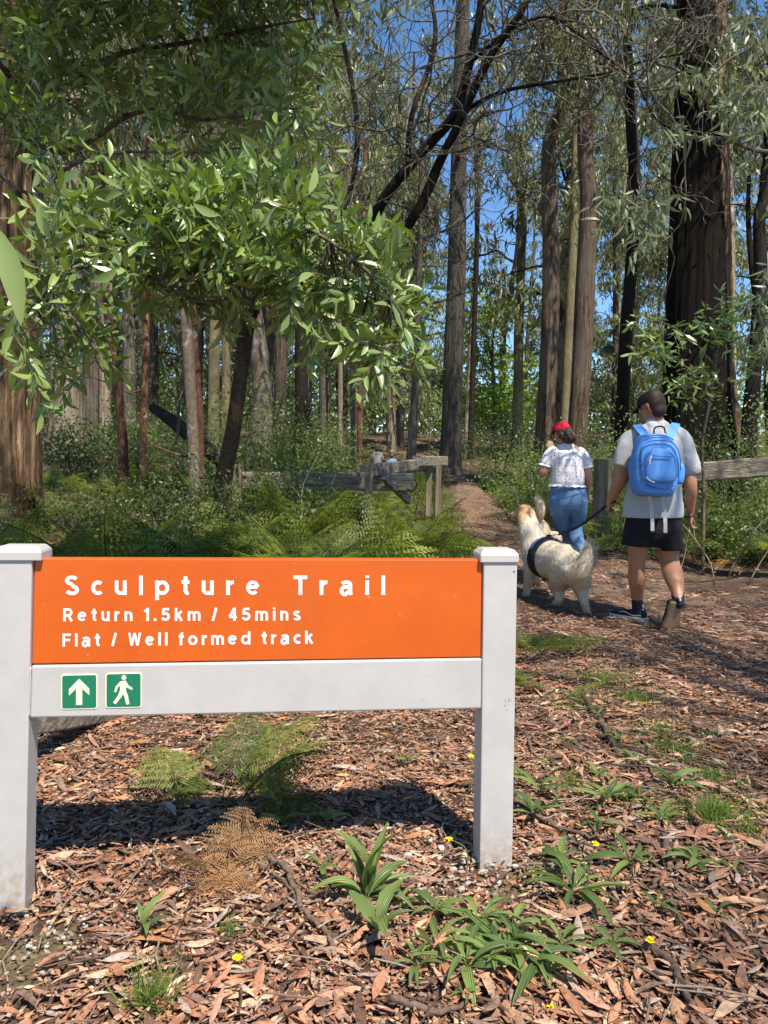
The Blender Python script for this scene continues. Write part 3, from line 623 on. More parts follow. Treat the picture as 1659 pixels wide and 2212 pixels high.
# open sky lies between the crowns here
GAPS = [(1055, 560, 115, 150), (1095, 730, 45, 100), (935, 520, 50, 110), (1605, 620, 28, 110), (1440, 640, 14, 60), (900, 140, 40, 30), (1150, 90, 30, 25), (1385, 80, 25, 30), (1440, 470, 16, 60), (1170, 560, 25, 60), (420, 120, 30, 25), (330, 70, 26, 22), (990, 770, 18, 60)]
TREES = []
def tree(name, label, mat, Y, pts, crown=None, sides=18, rings=26, amp=.10, group=None, limbs=5, nleaf=3500, cz=None, spread=2.4, tintf=None, flute=0, fr=2.2, zf=.5, leafmat=None, flare=1.35, tone=1.0, seed=None, gap=True, dead=0, lw=(.15, .23)):
    """pts: (column, row, width) of the trunk from its foot up, standing Y metres away"""
    sd = seed if seed is not None else len(TREES) * 3.7 + 1; rn = random.Random(sd)
    W3 = [(*at(px, py, Y), w / 2 * Y / FPX) for px, py, w in pts]
    b = W3[0]; g = gz(b[0], Y)
    if g < b[2] - .25: W3 = [(b[0], Y, g - .15, b[3] * flare), (b[0], Y, g + min(.35, (b[2] - g) * .4), b[3] * (1 + (flare - 1) * .4))] + W3
    else: W3[0] = (b[0], Y, g - .15, b[3] * flare)
    Pt = spline(W3, rings); root = thing(name, label, 'tree', (b[0], Y, g), 0, group)
    o = np.array(root.location); mb = MB()
    rough_tube(mb, Pt[:, :3] - o, np.maximum(Pt[:, 3], .006), sides, amp, fr, zf, sd, tintf, flute)
    top = Pt[-1, :3]; ends = []
    zlo = cz if cz is not None else g + (top[2] - g) * .5
    cand = [i for i in range(len(Pt)) if Pt[i, 2] > zlo]
    for k in range(limbs if cand else 0):
        i = rn.choice(cand); a = rn.uniform(0, 2 * math.pi); L = spread * rn.uniform(.7, 1.25)
        d = (math.cos(a), math.sin(a), rn.uniform(.15, .9)); w = wander(Pt[i, :3], d, L, 6, .22, r=rn); r0 = min(Pt[i, 3] * .5, .10)
        tube(mb, w - o, np.linspace(r0, .02, 7), 6)
        ends += [w[3], w[5], w[6]]
        for _ in range(2):
            j = rn.randint(2, 5); a2 = rn.uniform(0, 2 * math.pi); w2 = wander(w[j], (math.cos(a2), math.sin(a2), rn.uniform(-.1, .6)), L * .5, 4, .3, r=rn); tube(mb, w2 - o, np.linspace(r0 * .45, .01, 5), 4); ends += [w2[2], w2[4]]
    for k in range(dead):                                # bare broken shoots on the stem
        i = rn.randrange(len(Pt) // 3, len(Pt)); a = rn.uniform(0, 2 * math.pi); w = wander(Pt[i, :3], (math.cos(a), math.sin(a), rn.uniform(-.1, .8)), rn.uniform(.6, 1.8), 6, .4, r=rn); tube(mb, w - o, np.linspace(.022, .005, 7), 4)
    mb.obj('trunk', mat, root)
    if nleaf and ends:
        lb = MB(); per = nleaf // (len(ends) + 1)
        for e in ends: gum_sprays(lb, np.array(e), (spread * .36, spread * .36, spread * .34), per, gap=GAPS if gap else None, tone=tone, Wr=lw)
        if lb.V: lb.obj('crown', leafmat or M_GUM, root, origin=o, kind='stuff')
    TREES.append(root); return root

def burnt(a, s):                                         # a charred side and paler fibres
    k = .5 + .5 * math.cos(a - R(205)); n_ = noise.noise(Vector((math.cos(a) * 3, math.sin(a) * 3, s * .25))); f = 1 if k + .35 * n_ < .5 else .05
    return (f, f, f)
def shaggy(a, s):
    f = .55 + .75 * max(0, noise.noise(Vector((math.cos(a) * 7, math.sin(a) * 7, s * .5))) + .35); return (f, f * .97, f * .92)
G1 = 'tall gum trees of the forest'
tree('giant_gum_tree', 'huge shaggy orange brown trunk cut by the left edge of the photo', M_BARK_ORANGE, 11, [(-12, 1180, 186), (-8, 1000, 178), (-2, 800, 166), (-4, 400, 150), (-8, 0, 140), (-10, -500, 110)], flare=1.05, sides=128, rings=160, amp=.075, limbs=14, nleaf=9000, cz=8.5, spread=4.2, tintf=shaggy, flute=.9, fr=4.5, zf=.9, group=G1)
tree('giant_gum_tree', 'massive red brown trunk charred black down one side beside the man', M_BARK_ORANGE, 15, [(1510, 985, 172), (1509, 850, 146), (1508, 700, 132), (1512, 400, 114), (1515, 100, 96), (1517, -200, 84), (1518, -500, 60)], sides=120, rings=120, amp=.05, limbs=8, nleaf=4000, cz=12, spread=3.2, tintf=burnt, flute=.8, fr=4.5, zf=.45, group=G1, flare=1.2)
tree('gum_tree', 'thick pale tan trunk standing above the ferns beside the giant trunk', M_BARK_PALE, 24, [(146, 930, 62), (148, 760, 56), (152, 500, 46), (156, 250, 40), (158, 0, 34), (160, -300, 26)], sides=28, rings=40, amp=.09, group=G1, flute=.5, fr=3)
tree('gum_tree', 'stout grey trunk leaning slightly, second from the giant trunk', M_BARK_GREY, 26, [(196, 925, 54), (206, 800, 45), (218, 600, 42), (222, 400, 36), (224, 250, 32), (226, 0, 26), (226, -300, 20)], sides=28, rings=40, amp=.09, group=G1, flute=.5, fr=3)
tree('gum_tree', 'pale lower stem pressed against the leaning grey trunk', M_BARK_PALE, 25.6, [(226, 915, 26), (228, 760, 24), (233, 600, 20), (240, 300, 18), (242, -100, 14)], group=G1, nleaf=1500)
tree('slim_tree', 'slim reddish stem leaning away from the stout grey trunk', M_BARK_RED, 15, [(266, 960, 21), (257, 860, 20), (244, 770, 19), (236, 700, 18), (226, 600, 17), (215, 400, 15), (205, 100, 12)], sides=12, amp=.06, nleaf=900, limbs=2, spread=1.4, group='slim understorey trees', dead=2)
tree('slim_tree', 'straight slim reddish stem rising from the middle of the ferns', M_BARK_RED, 16, [(309, 1005, 17), (312, 850, 15.5), (316, 720, 15), (315, 500, 13), (312, 300, 12), (308, 0, 10)], sides=12, amp=.06, nleaf=900, limbs=2, spread=1.4, group='slim understorey trees', dead=3)
tree('slim_tree', 'thin white lichen covered stem against the pale tan trunk', M_BARK_LICHEN, 19, [(108, 950, 9), (114, 850, 8), (112, 760, 8), (116, 600, 7), (112, 400, 7)], sides=10, amp=.1, nleaf=0, limbs=0, group='slim understorey trees')
tree('slim_tree', 'mottled grey brown stem in front of the fallen log', M_BARK_LICHEN, 11, [(426, 1140, 29), (420, 1000, 26), (412, 850, 25), (404, 720, 24), (396, 600, 23), (392, 350, 20), (380, 50, 16), (372, -250, 12)], sides=16, amp=.07, nleaf=1500, limbs=4, spread=1.8, cz=5.2, group='slim understorey trees', dead=4, gap=False)
tree('slim_tree', 'dark reddish stem twinned with the mottled stem by the log', M_BARK_RED, 11.5, [(434, 1000, 16), (430, 880, 17), (418, 720, 19), (414, 600, 18), (424, 350, 15), (430, 0, 12)], sides=12, amp=.06, nleaf=1200, limbs=2, spread=1.5, cz=5.5, group='slim understorey trees', dead=2, gap=False)
tree('gum_tree', 'yellowish sunlit trunk behind the fallen log', M_BARK_YELLOW, 22, [(461, 960, 27), (463, 800, 24), (465, 650, 22), (466, 400, 19), (468, 0, 15)], group=G1, nleaf=2500)
tree('gum_tree', 'pale narrow trunk with sky behind it near the fallen log', M_BARK_YELLOW, 28, [(488, 900, 20), (489, 760, 18), (490, 600, 16), (490, 200, 13)], group=G1, nleaf=2500)
tree('gum_tree', 'lichen blotched trunk standing in the dense bush behind the log barrier', M_BARK_LICHEN, 13, [(566, 870, 44), (563, 800, 40), (556, 720, 35), (548, 650, 31), (546, 520, 28), (556, 300, 24), (560, 0, 20)], sides=20, amp=.08, group=G1, nleaf=1200, cz=7, spread=2)
tree('gum_tree', 'brown trunk directly behind the log barrier bush', M_BARK_BROWN, 24, [(606, 900, 29), (607, 780, 26), (606, 600, 24), (606, 300, 20), (606, -100, 15)], group=G1)
tree('gum_tree', 'dark furrowed trunk next to the brown trunk behind the barrier', M_BARK_DARK, 25, [(652, 920, 31), (651, 780, 28), (650, 600, 25), (648, 300, 21), (648, -100, 16)], group=G1)
tree('gum_tree', 'pale grey trunk rising behind the child in blue', M_BARK_GREY, 28, [(699, 900, 19), (698, 780, 18), (696, 600, 16), (680, 300, 15), (668, 0, 14)], group=G1)
tree('slim_tree', 'slim lichen spotted stem, paler of a close pair', M_BARK_LICHEN, 18, [(765, 985, 15), (763, 860, 14), (760, 760, 13), (754, 560, 12), (752, 300, 9)], sides=12, amp=.06, nleaf=900, limbs=2, spread=1.3, group='slim understorey trees')
tree('slim_tree', 'slim reddish stem, darker of a close pair', M_BARK_RED, 17.6, [(777, 985, 13), (777, 860, 12), (779, 760, 12), (784, 560, 11), (790, 300, 9)], sides=12, amp=.06, nleaf=900, limbs=2, spread=1.3, group='slim understorey trees')
tree('slim_tree', 'thin pale stem among leaves just before the slim pair', M_BARK_PALE, 27, [(735, 900, 11), (735, 780, 10), (730, 600, 9), (726, 300, 8)], sides=10, nleaf=1500, group='slim understorey trees')
tree('slim_tree', 'short grey stem standing right behind the barrier rail', M_BARK_GREY, 20, [(888, 1000, 21), (892, 920, 18), (897, 820, 16), (905, 600, 13), (912, 300, 10)], sides=14, nleaf=1500, limbs=3, spread=1.8, group='slim understorey trees')
tree('gum_tree', 'tall dark grey trunk where the path enters the forest', M_BARK_SLATE, 24, [(972, 1000, 49), (975, 930, 44), (980, 760, 41), (986, 600, 39), (989, 450, 35), (992, 300, 32), (1000, 0, 27), (1006, -300, 20)], sides=32, rings=44, amp=.07, group=G1, flute=.6, fr=3.2, nleaf=4000)
tree('slim_tree', 'thin pale stem in front of the lime green tree', M_BARK_PALE, 30, [(1008, 920, 10), (1014, 800, 10), (1020, 680, 10), (1032, 480, 9), (1042, 200, 7)], sides=10, nleaf=700, limbs=2, group='slim understorey trees')
tree('slim_tree', 'thin dark stem in front of the lime green tree', M_BARK_DARK, 29, [(1017, 940, 13), (1021, 820, 12), (1024, 700, 11), (1030, 560, 10), (1028, 300, 8)], sides=10, nleaf=700, limbs=2, group='slim understorey trees')
tree('gum_tree', 'pale forked trunk standing against the open blue sky', M_BARK_YELLOW, 30, [(1116, 960, 25), (1119, 850, 22), (1121, 700, 20), (1126, 560, 18), (1130, 470, 16), (1118, 400, 12), (1100, 300, 9)], group=G1, nleaf=1800, spread=2.2, dead=4)
tree('gum_tree', 'brown trunk with a crooked upper bend above the red cap', M_BARK_BROWN, 17, [(1173, 1000, 44), (1178, 900, 40), (1186, 760, 37), (1190, 600, 36), (1188, 450, 33), (1184, 350, 31), (1190, 290, 29), (1213, 220, 27), (1218, 80, 25), (1222, -200, 18)], sides=26, rings=50, amp=.08, group=G1, flute=.5, fr=3, cz=9, nleaf=1800)
tree('gum_tree', 'yellowish lichen covered trunk between the two brown trunks', M_BARK_YELLOW, 26, [(1220, 930, 22), (1224, 820, 21), (1232, 650, 19), (1240, 480, 17), (1244, 200, 14)], group=G1, nleaf=2200)
tree('gum_tree', 'orange brown trunk right behind the woman', M_BARK_BROWN, 15.5, [(1245, 1010, 43), (1249, 900, 41), (1258, 760, 41), (1265, 600, 40), (1272, 450, 35), (1264, 330, 33), (1263, 200, 29), (1268, 60, 26), (1270, -200, 20)], sides=30, rings=50, amp=.09, group=G1, fr=3, cz=8.5, nleaf=1800)
tree('gum_tree', 'dark slender trunk between the woman and the man', M_BARK_DARK, 17, [(1339, 1010, 31), (1346, 850, 27), (1354, 700, 27), (1368, 520, 25), (1372, 400, 24), (1362, 250, 22), (1350, 0, 19), (1346, -250, 15)], sides=22, rings=40, amp=.08, group=G1, nleaf=1600, cz=8.5)
tree('gum_tree', 'pale grey trunk showing beside the charred giant', M_BARK_PALE, 27, [(1578, 960, 24), (1578, 800, 22), (1577, 600, 21), (1574, 400, 19), (1570, 100, 16)], group=G1, nleaf=3000)
tree('gum_tree', 'dark forked trunk nearest to the right edge of the photo', M_BARK_DARK, 14, [(1612, 1050, 36), (1620, 900, 32), (1632, 760, 29), (1642, 600, 27), (1640, 480, 24), (1652, 400, 20), (1662, 200, 16), (1668, -100, 12)], sides=20, rings=36, amp=.08, group=G1, nleaf=1500, cz=7)
tree('slim_tree', 'thin dark stem crossing the blue gap by the right edge', M_BARK_DARK, 14.5, [(1632, 700, 13), (1622, 560, 12), (1616, 470, 10), (1618, 380, 8)], sides=10, limbs=0, nleaf=0, group='slim understorey trees')
tree('gum_tree', 'thin grey trunk in the top middle beside the sunlit foliage', M_BARK_GREY, 29, [(664, 700, 22), (662, 400, 21), (668, 200, 19), (674, 0, 17), (678, -200, 14)], group=G1, nleaf=2500)

# trees farther up the slope: four patterns copied about
def far_pattern(k):
    rn = random.Random(50 + k); H = 17 + 2 * k; mb = MB(); P = spline([(0, 0, -.5), (rn.uniform(-.3, .3), .1, H * .3), (rn.uniform(-.6, .6), rn.uniform(-.4, .4), H * .65), (rn.uniform(-.9, .9), rn.uniform(-.5, .5), H)], 18)
    rough_tube(mb, P, np.linspace(.27, .05, 18), 12, .1, seed=k); ends = []
    for _ in range(14):
        i = rn.randrange(4, 17); a = rn.uniform(0, 6.28); w = wander(P[i], (math.cos(a), math.sin(a), rn.uniform(.1, .8)), rn.uniform(1.5, 3.4), 5, .25, r=rn); tube(mb, w, np.linspace(.06, .012, 6), 5); ends += [w[3], w[5]]
    lb = MB()
    for e in ends: gum_sprays(lb, np.array(e), (1.0, 1.0, 1.1), 250, L=(.26, .46), Wr=(.17, .26))
    return mb, lb.mesh('crown', M_GUM)
FARMAT = [M_BARK_GREY, M_BARK_PALE, M_BARK_DARK, M_BARK_BROWN]
FP = []
for k in range(4):
    mb, cm = far_pattern(k); FP.append((mb.mesh('trunk', FARMAT[k]), cm))
FLAB = ['distant grey gum trunk up the slope behind the nearer trees', 'distant pale gum trunk up the slope behind the nearer trees', 'distant dark gum trunk up the slope behind the nearer trees', 'distant brown gum trunk up the slope behind the nearer trees']
spots = []
fr_ = random.Random(11)
for Y0, cnt in ((31, 9), (36, 10), (42, 12), (50, 13), (60, 13), (74, 14)):
    for j in range(cnt):
        px = -80 + (j + fr_.uniform(.15, .85)) / cnt * 1820
        if 965 < px < 1165 and Y0 < 58: continue
        if 1548 < px < 1662 or 925 < px < 955: continue
        spots.append((px, Y0 * fr_.uniform(.94, 1.07)))
for n_, (px, Y) in enumerate(spots):
    k = fr_.randrange(4); x = at(px, 900, Y).x; t = thing('distant_gum_tree', 'distant %s gum tree %s, %s' % (['grey', 'pale', 'dark', 'brown'][k], 'on the near slope' if Y < 40 else 'farther up the slope' if Y < 56 else 'highest up the slope', near_land(px)), 'tree', on(x, Y), fr_.uniform(0, 6.28), 'distant gum trees up the slope')
    s = fr_.uniform(.8, 1.2); t.scale = (s, s, s * fr_.uniform(.9, 1.15))
    link('trunk', FP[k][0], t); link('crown', FP[k][1], t, kind='stuff')

# the lime green tree
t = thing('lime_green_tree', 'bright lime green broadleaf tree lit by the sun beyond the path', 'tree', on(at(1065, 900, 34).x, 34)); o = np.array(t.location)
mb = MB(); P = spline([(0, 0, -.3), (.1, 0, 2), (-.1, .1, 4.5), (.1, 0, 7)], 12); rough_tube(mb, P, np.linspace(.14, .03, 12), 10, .08); lb = MB(); rn = random.Random(5)
for k in range(26):
    px, py = rn.uniform(1000, 1112), rn.uniform(640, 910)
    if py < 760 and px > 1075: px -= 60
    e = np.array(at(px, py, 34 + rn.uniform(-1, 1))) - o; i = min(11, max(2, int(e[2] / 7 * 11) - 2)); tube(mb, spline([P[i], (P[i] + e) / 2 + [0, 0, -.2], e], 5), np.linspace(.04, .01, 5), 4)
    m = 110; c = e + rng.normal(size=(m, 3)) * [.75, .75, .4]; D = rng.normal(size=(m, 3)) * [1, 1, .4]; leaves(lb, c, D, rng.uniform(.2, .34, m), rng.uniform(.12, .2, m), 'far', N=np.array([0, 0, 1.]) + rng.normal(size=(m, 3)) * .4, tint=np.ones((m, 3)) * rng.uniform(.65, 1.25))
mb.obj('trunk', M_BARK_GREY, t); lb.obj('crown', M_LIME, t, kind='stuff')

# ------------------------------------------------------------------ the dark crooked wattle with its bare twigs
t = thing('bare_wattle_tree', 'black crooked leaning tree with bare grey twigs spreading over the path', 'tree', on(at(465, 1120, 9.6).x, 9.6)); o = np.array(t.location)
mb = MB(); rn = random.Random(21)
def limb(pts, n=22, sides=10):
    W3 = spline([(*at(px, py, Y), w / 2 * Y / FPX) for px, py, w, Y in pts], n); return W3
L0 = limb([(462, 1165, 40, 9.6), (480, 1050, 36, 9.6), (505, 920, 33, 9.5), (524, 780, 32, 9.4), (545, 670, 30, 9.2), (620, 580, 27, 9.0), (720, 530, 25, 8.6), (800, 480, 24, 8.3)], 40)
L0[0, 2] = min(L0[0, 2], gz(L0[0, 0], 9.6) - .1)
lim = [L0,
       limb([(800, 480, 24, 8.3), (850, 400, 22, 8.1), (930, 310, 21, 7.9), (985, 240, 20, 7.7), (1020, 110, 18, 7.6), (1040, 0, 16, 7.5), (1050, -160, 12, 7.4)]),
       limb([(720, 530, 22, 8.6), (800, 540, 21, 8.3), (870, 500, 21, 8.0), (915, 430, 20, 7.9), (950, 350, 20, 7.8), (985, 280, 19, 7.6), (1060, 120, 16, 7.4), (1130, 20, 14, 7.2), (1180, -100, 10, 7.1)]),
       limb([(880, 370, 14, 8), (890, 250, 12, 8.2), (940, 90, 10, 8.3), (920, -60, 7, 8.4)]),
       limb([(700, 540, 14, 8.7), (760, 400, 12, 8.9), (770, 250, 11, 9), (735, 60, 9, 9.1), (700, -80, 6, 9.2)]),
       limb([(985, 250, 10, 7.7), (1080, 200, 8, 7.5), (1180, 180, 7, 7.4), (1300, 160, 6, 7.3), (1400, 130, 4, 7.2), (1520, 110, 3, 7.2)]),
       limb([(1010, 140, 9, 7.6), (1110, 60, 8, 7.4), (1200, 40, 7, 7.3), (1290, 110, 7, 7.2), (1370, 170, 6, 7.2), (1420, 260, 5, 7.1), (1500, 300, 4, 7.1)], 26)]
for W3 in lim: rough_tube(mb, W3[:, :3] - o, np.maximum(W3[:, 3], .008), 10, .09, 2, 1.6, 3)
mb.obj('trunk', M_BARK_MOSSY, t)
tw = MB(); starts = []
for W3, wt in zip(lim, (0, 13, 15, 10, 9, 17, 18)):
    for _ in range(wt): starts.append(W3[rn.randrange(2, len(W3))][:3])
def twig(p, d, L, r0, lvl):
    w = wander(p, d, L, 9, .34, .02, rn); tube(tw, w - o, np.linspace(r0, max(.003, r0 * .35), 10), 5 if lvl == 0 else 4, cap=False)
    if lvl >= 2: return
    for _ in range(rn.randint(3, 5) if lvl == 0 else rn.randint(1, 3)):
        j = rn.randint(2, 8); dd = unit(w[j] - w[j - 1]) + np.array([rn.gauss(0, .8), rn.gauss(0, .5), rn.gauss(0, .8)]); twig(w[j], dd, L * rn.uniform(.35, .7), r0 * .55, lvl + 1)
for p in starts: twig(p, (rn.gauss(.35, .8), rn.gauss(-.1, .45), rn.gauss(.1, .75)), rn.uniform(.7, 1.8), rn.uniform(.009, .016), 0)
tw.obj('twigs', M_TWIG, t, kind='stuff')
lb = MB()                                                # its leafy top above the twigs
for px, py, Y in ((650, -250, 9.3), (800, -350, 8.6), (950, -420, 8), (1100, -450, 7.6), (1250, -380, 7.4), (560, -120, 9.4), (1380, -350, 7.5), (900, -650, 8), (1150, -700, 7.5), (700, -550, 9)):
    gum_sprays(lb, np.array(at(px, py, Y)), (.6, .6, .4), 300, L=(.09, .14), Wr=(.18, .26))
lb.obj('crown', M_WATTLE, t, origin=o, kind='stuff')

# ------------------------------------------------------------------ the near wattle hanging in from the side
t = thing('overhanging_wattle_tree', 'broad leaved wattle whose sunlit green boughs hang in over the sign', 'tree', on(-2.75, 4.3)); o = np.array(t.location)
mb = MB(); rn = random.Random(33)
TR = spline([(-2.75, 4.3, gz(-2.75, 4.3) - .1, .11), (-2.7, 4.3, 1.4, .10), (-2.62, 4.35, 3.0, .09), (-2.3, 4.5, 4.6, .07), (-1.9, 4.5, 6.2, .04)], 24)
rough_tube(mb, TR[:, :3] - o, TR[:, 3], 14, .1)
def bough(s, pts, r0):
    W3 = spline([tuple(s)] + [tuple(at(*p)) for p in pts], 20); tube(mb, W3 - o, np.linspace(r0, .005, 20), 8); return W3
BO = [bough(TR[9][:3], [(60, 600, 4.0), (250, 520, 3.8), (430, 470, 3.6), (600, 470, 3.5), (740, 540, 3.4), (850, 650, 3.35), (900, 760, 3.3)], .017),
      bough(TR[9][:3], [(100, 560, 4.1), (260, 480, 3.9), (400, 420, 3.8), (540, 400, 3.7), (650, 430, 3.7)], .014),
      bough(TR[8][:3], [(-60, 660, 3.7), (60, 640, 3.5), (150, 680, 3.4), (210, 760, 3.35)], .012),
      bough(TR[8][:3], [(0, 720, 3.8), (120, 610, 3.7), (220, 570, 3.6), (330, 600, 3.5), (430, 650, 3.5), (520, 640, 3.5)], .012),
      bough(TR[14][:3], [(80, 200, 5), (250, 120, 4.9), (420, 90, 4.8), (560, 60, 4.7), (680, 40, 4.6)], .025),
      bough(TR[13][:3], [(120, 330, 4.9), (300, 240, 4.8), (450, 260, 4.7), (580, 240, 4.6), (690, 230, 4.5)], .02),
      bough(TR[16][:3], [(150, 0, 5.1), (350, -60, 5), (520, -50, 4.8), (660, -40, 4.7)], .025),
      bough(TR[18][:3], [(350, -250, 4.7), (500, -380, 4.4), (650, -420, 4.2)], .03),
      bough(TR[12][:3], [(60, 420, 4.6), (150, 360, 4.6), (260, 330, 4.6), (400, 330, 4.6), (520, 320, 4.6)], .014)]
allb = np.concatenate(BO)
def inside(poly, x, y):
    c = False; n = len(poly)
    for i in range(n):
        x1, y1 = poly[i]; x2, y2 = poly[i - 1]
        if (y1 > y) != (y2 > y) and x < (x2 - x1) * (y - y1) / (y2 - y1) + x1: c = not c
    return c
RA = [(255, 500), (300, 420), (420, 410), (560, 395), (640, 430), (690, 500), (770, 520), (825, 580), (855, 660), (890, 740), (880, 790), (830, 790), (770, 740), (720, 670), (640, 640), (560, 600), (480, 630), (400, 640), (310, 620), (265, 560)]
RE = [(0, 20), (130, 0), (140, 200), (110, 330), (40, 340), (0, 250)]
RB = [(0, 660), (60, 590), (110, 490), (180, 460), (245, 510), (255, 600), (225, 690), (240, 760), (190, 790), (120, 770), (60, 780), (0, 770)]
RCp = [(60, 10), (150, -80), (640, -80), (710, 60), (680, 150), (700, 240), (640, 310), (560, 290), (480, 310), (400, 300), (310, 250), (230, 200), (120, 220), (70, 130)]
RD = [(-120, -260), (100, -420), (400, -520), (740, -620), (700, -230), (560, -150), (200, -130), (-60, -120)]
def spray(P0, dirn, n, L, acc, r):
    ln = r.uniform(.16, .34); w = wander(P0, dirn, ln, 5, .18, .03, r); tube(mb, w - o, np.linspace(.0032, .0014, 6), 4, cap=False)
    ph = r.uniform(0, 6.28)
    for k in range(n):
        q = (k + .5) / n * 5; i = min(4, int(q)); p = w[i] + (w[i + 1] - w[i]) * (q - i); tdir = unit(w[i + 1] - w[i]); ref = np.array([0, 0, 1.]) if abs(tdir[2]) < .9 else np.array([1., 0, 0]); a_ = unit(np.cross(tdir, ref)); b_ = np.cross(tdir, a_)
        an = ph + k * 2.4; d = tdir * r.uniform(.45, .95) + (a_ * math.cos(an) + b_ * math.sin(an)) * r.uniform(.6, 1.0) + np.array([0, 0, r.uniform(-.35, .15)])
        acc.append((p, d, L * r.uniform(.65, 1.2), r.uniform(.2, .29), r.uniform(.65, 1.2), b_ * math.cos(an) - a_ * math.sin(an) + np.array([r.gauss(0, .4), r.gauss(0, .4), .5])))
def fill(poly, cnt, y0, y1, n, L, r, zup):
    acc = []; xs = [p[0] for p in poly]; ys = [p[1] for p in poly]; k = 0
    while k < cnt:
        px, py = r.uniform(min(xs), max(xs)), r.uniform(min(ys), max(ys))
        if not inside(poly, px, py): continue
        k += 1; P0 = np.array(at(px, py, r.uniform(y0, y1))); j = np.argmin(((allb - P0) ** 2).sum(1)); b = allb[j]; dd = P0 - b
        if np.linalg.norm(dd) > .12: tube(mb, spline([b, (b + P0) / 2 + np.array([0, 0, -.05]), P0], 5) - o, np.linspace(.0034, .002, 5), 4, cap=False)
        d = unit(dd + 1e-4) * .6 + np.array([r.gauss(.1, .6), r.gauss(-.15, .6), r.gauss(zup, .5)]); spray(P0, d, n, L, acc, r)
    return acc
A1 = fill(RA, 270, 3.25, 4.0, 15, .112, rn, .25) + fill(RB, 50, 3.3, 4.0, 12, .135, rn, .1)
A2 = fill(RCp, 235, 4.4, 5.5, 14, .125, rn, -.1) + fill(RE, 55, 4.0, 5.2, 14, .125, rn, -.1) + fill(RD, 450, 3.7, 4.9, 14, .16, rn, 0)
mb.obj('trunk', M_BARK_GREY, t)
# a long leaf close to the lens at the photo's edge, and the leaves that show largest, one by one
A1.sort(key=lambda e: e[0][1] / e[2]); bigs = A1[:298]; rest = A1[298:]
A0 = [(np.array(at(-26, 470, 1.12)), np.array(at(30, 690, 1.1)) - np.array(at(-26, 470, 1.12)), .165, .22, .8, np.array([.2, -.88, -.48])), (np.array(at(-30, 470, 1.12)), np.array([.9, .1, .05]), .042, .35, .9, np.array([.1, -.6, 1]))]
nm = []
for k in range(6):
    q = MB(); leaves(q, np.zeros((1, 3)), np.array([[1., 0, 0]]), 1.0, [.21, .24, .28, .22, .30, .26][k], 'near', np.array([[0, 0, 1.]]), np.array([[.3, .9, -.5, 1.3, .6, .1][k]]), np.ones((1, 3)), sway=np.array([[.35, -.3, .2, .1, -.45, .3][k]])); nm.append(q.mesh('leaf', M_WATTLE_NEAR))
for k, (p, d, L, w, tn, N) in enumerate(bigs + A0):
    D = Vector(d).normalized(); Nn = Vector(N); Nn = (Nn - D * D.dot(Nn)).normalized(); X = Nn.cross(D)
    lo = link('leaf', nm[k % 6], t); lo.matrix_local = Matrix.Translation(Vector(p - o)) @ Matrix((D, X, Nn)).transposed().to_4x4() @ Matrix.Diagonal((L, L * (.72 if k == 298 else 1), L, 1))
def put(acc, kind, name):
    P = np.array([e[0] for e in acc]) - o; D = np.array([e[1] for e in acc]); L = np.array([e[2] for e in acc]); w = np.array([e[3] for e in acc]); tn = np.array([e[4] for e in acc]); N = np.array([e[5] for e in acc])
    q = MB(); leaves(q, P, D, L, L * w, kind, N, rng.normal(.5, .7, len(P)), np.stack([tn, tn, tn * .95], 1), sway=rng.normal(0, .35, len(P))); return q.obj(name, M_WATTLE, t, kind='stuff')
put(rest, 'near', 'foliage'); put(A2, 'mid', 'foliage')

# ------------------------------------------------------------------ hanging gum boughs reaching in from the other side
t = thing('overhanging_gum_tree', 'gum tree outside the frame whose long hanging leaves reach in by the charred giant', 'tree', on(5.2, 6.6)); o = np.array(t.location)
mb = MB(); rn = random.Random(77)
TR = spline([(5.2, 6.6, gz(5.2, 6.6) - .1, .16), (5.15, 6.6, 2.5, .14), (5.0, 6.6, 5, .12), (4.9, 6.5, 8, .08), (4.9, 6.4, 11, .03)], 24); rough_tube(mb, TR[:, :3] - o, TR[:, 3], 14, .1)
acc = []
def gspray(px, py, Y, r, n=12, L=.14, sp=.2):
    p = np.array(at(px, py, Y)); w = wander(p, (r.gauss(0, .7), r.gauss(0, .4), -.3), .22, 4, .3, .1, r); tube(mb, w - o, np.linspace(.003, .0015, 5), 4, cap=False)
    for k in range(n):
        q = w[min(4, k * 5 // n)]; acc.append((q + np.array([r.gauss(0, .02)] * 3), np.array([r.gauss(0, .6), r.gauss(0, .4), r.gauss(-.55, .45)]), L * r.uniform(.7, 1.2), r.uniform(.14, .2), r.uniform(.8, 1.3), np.array([r.gauss(0, .6), -1, r.gauss(.3, .6)])))
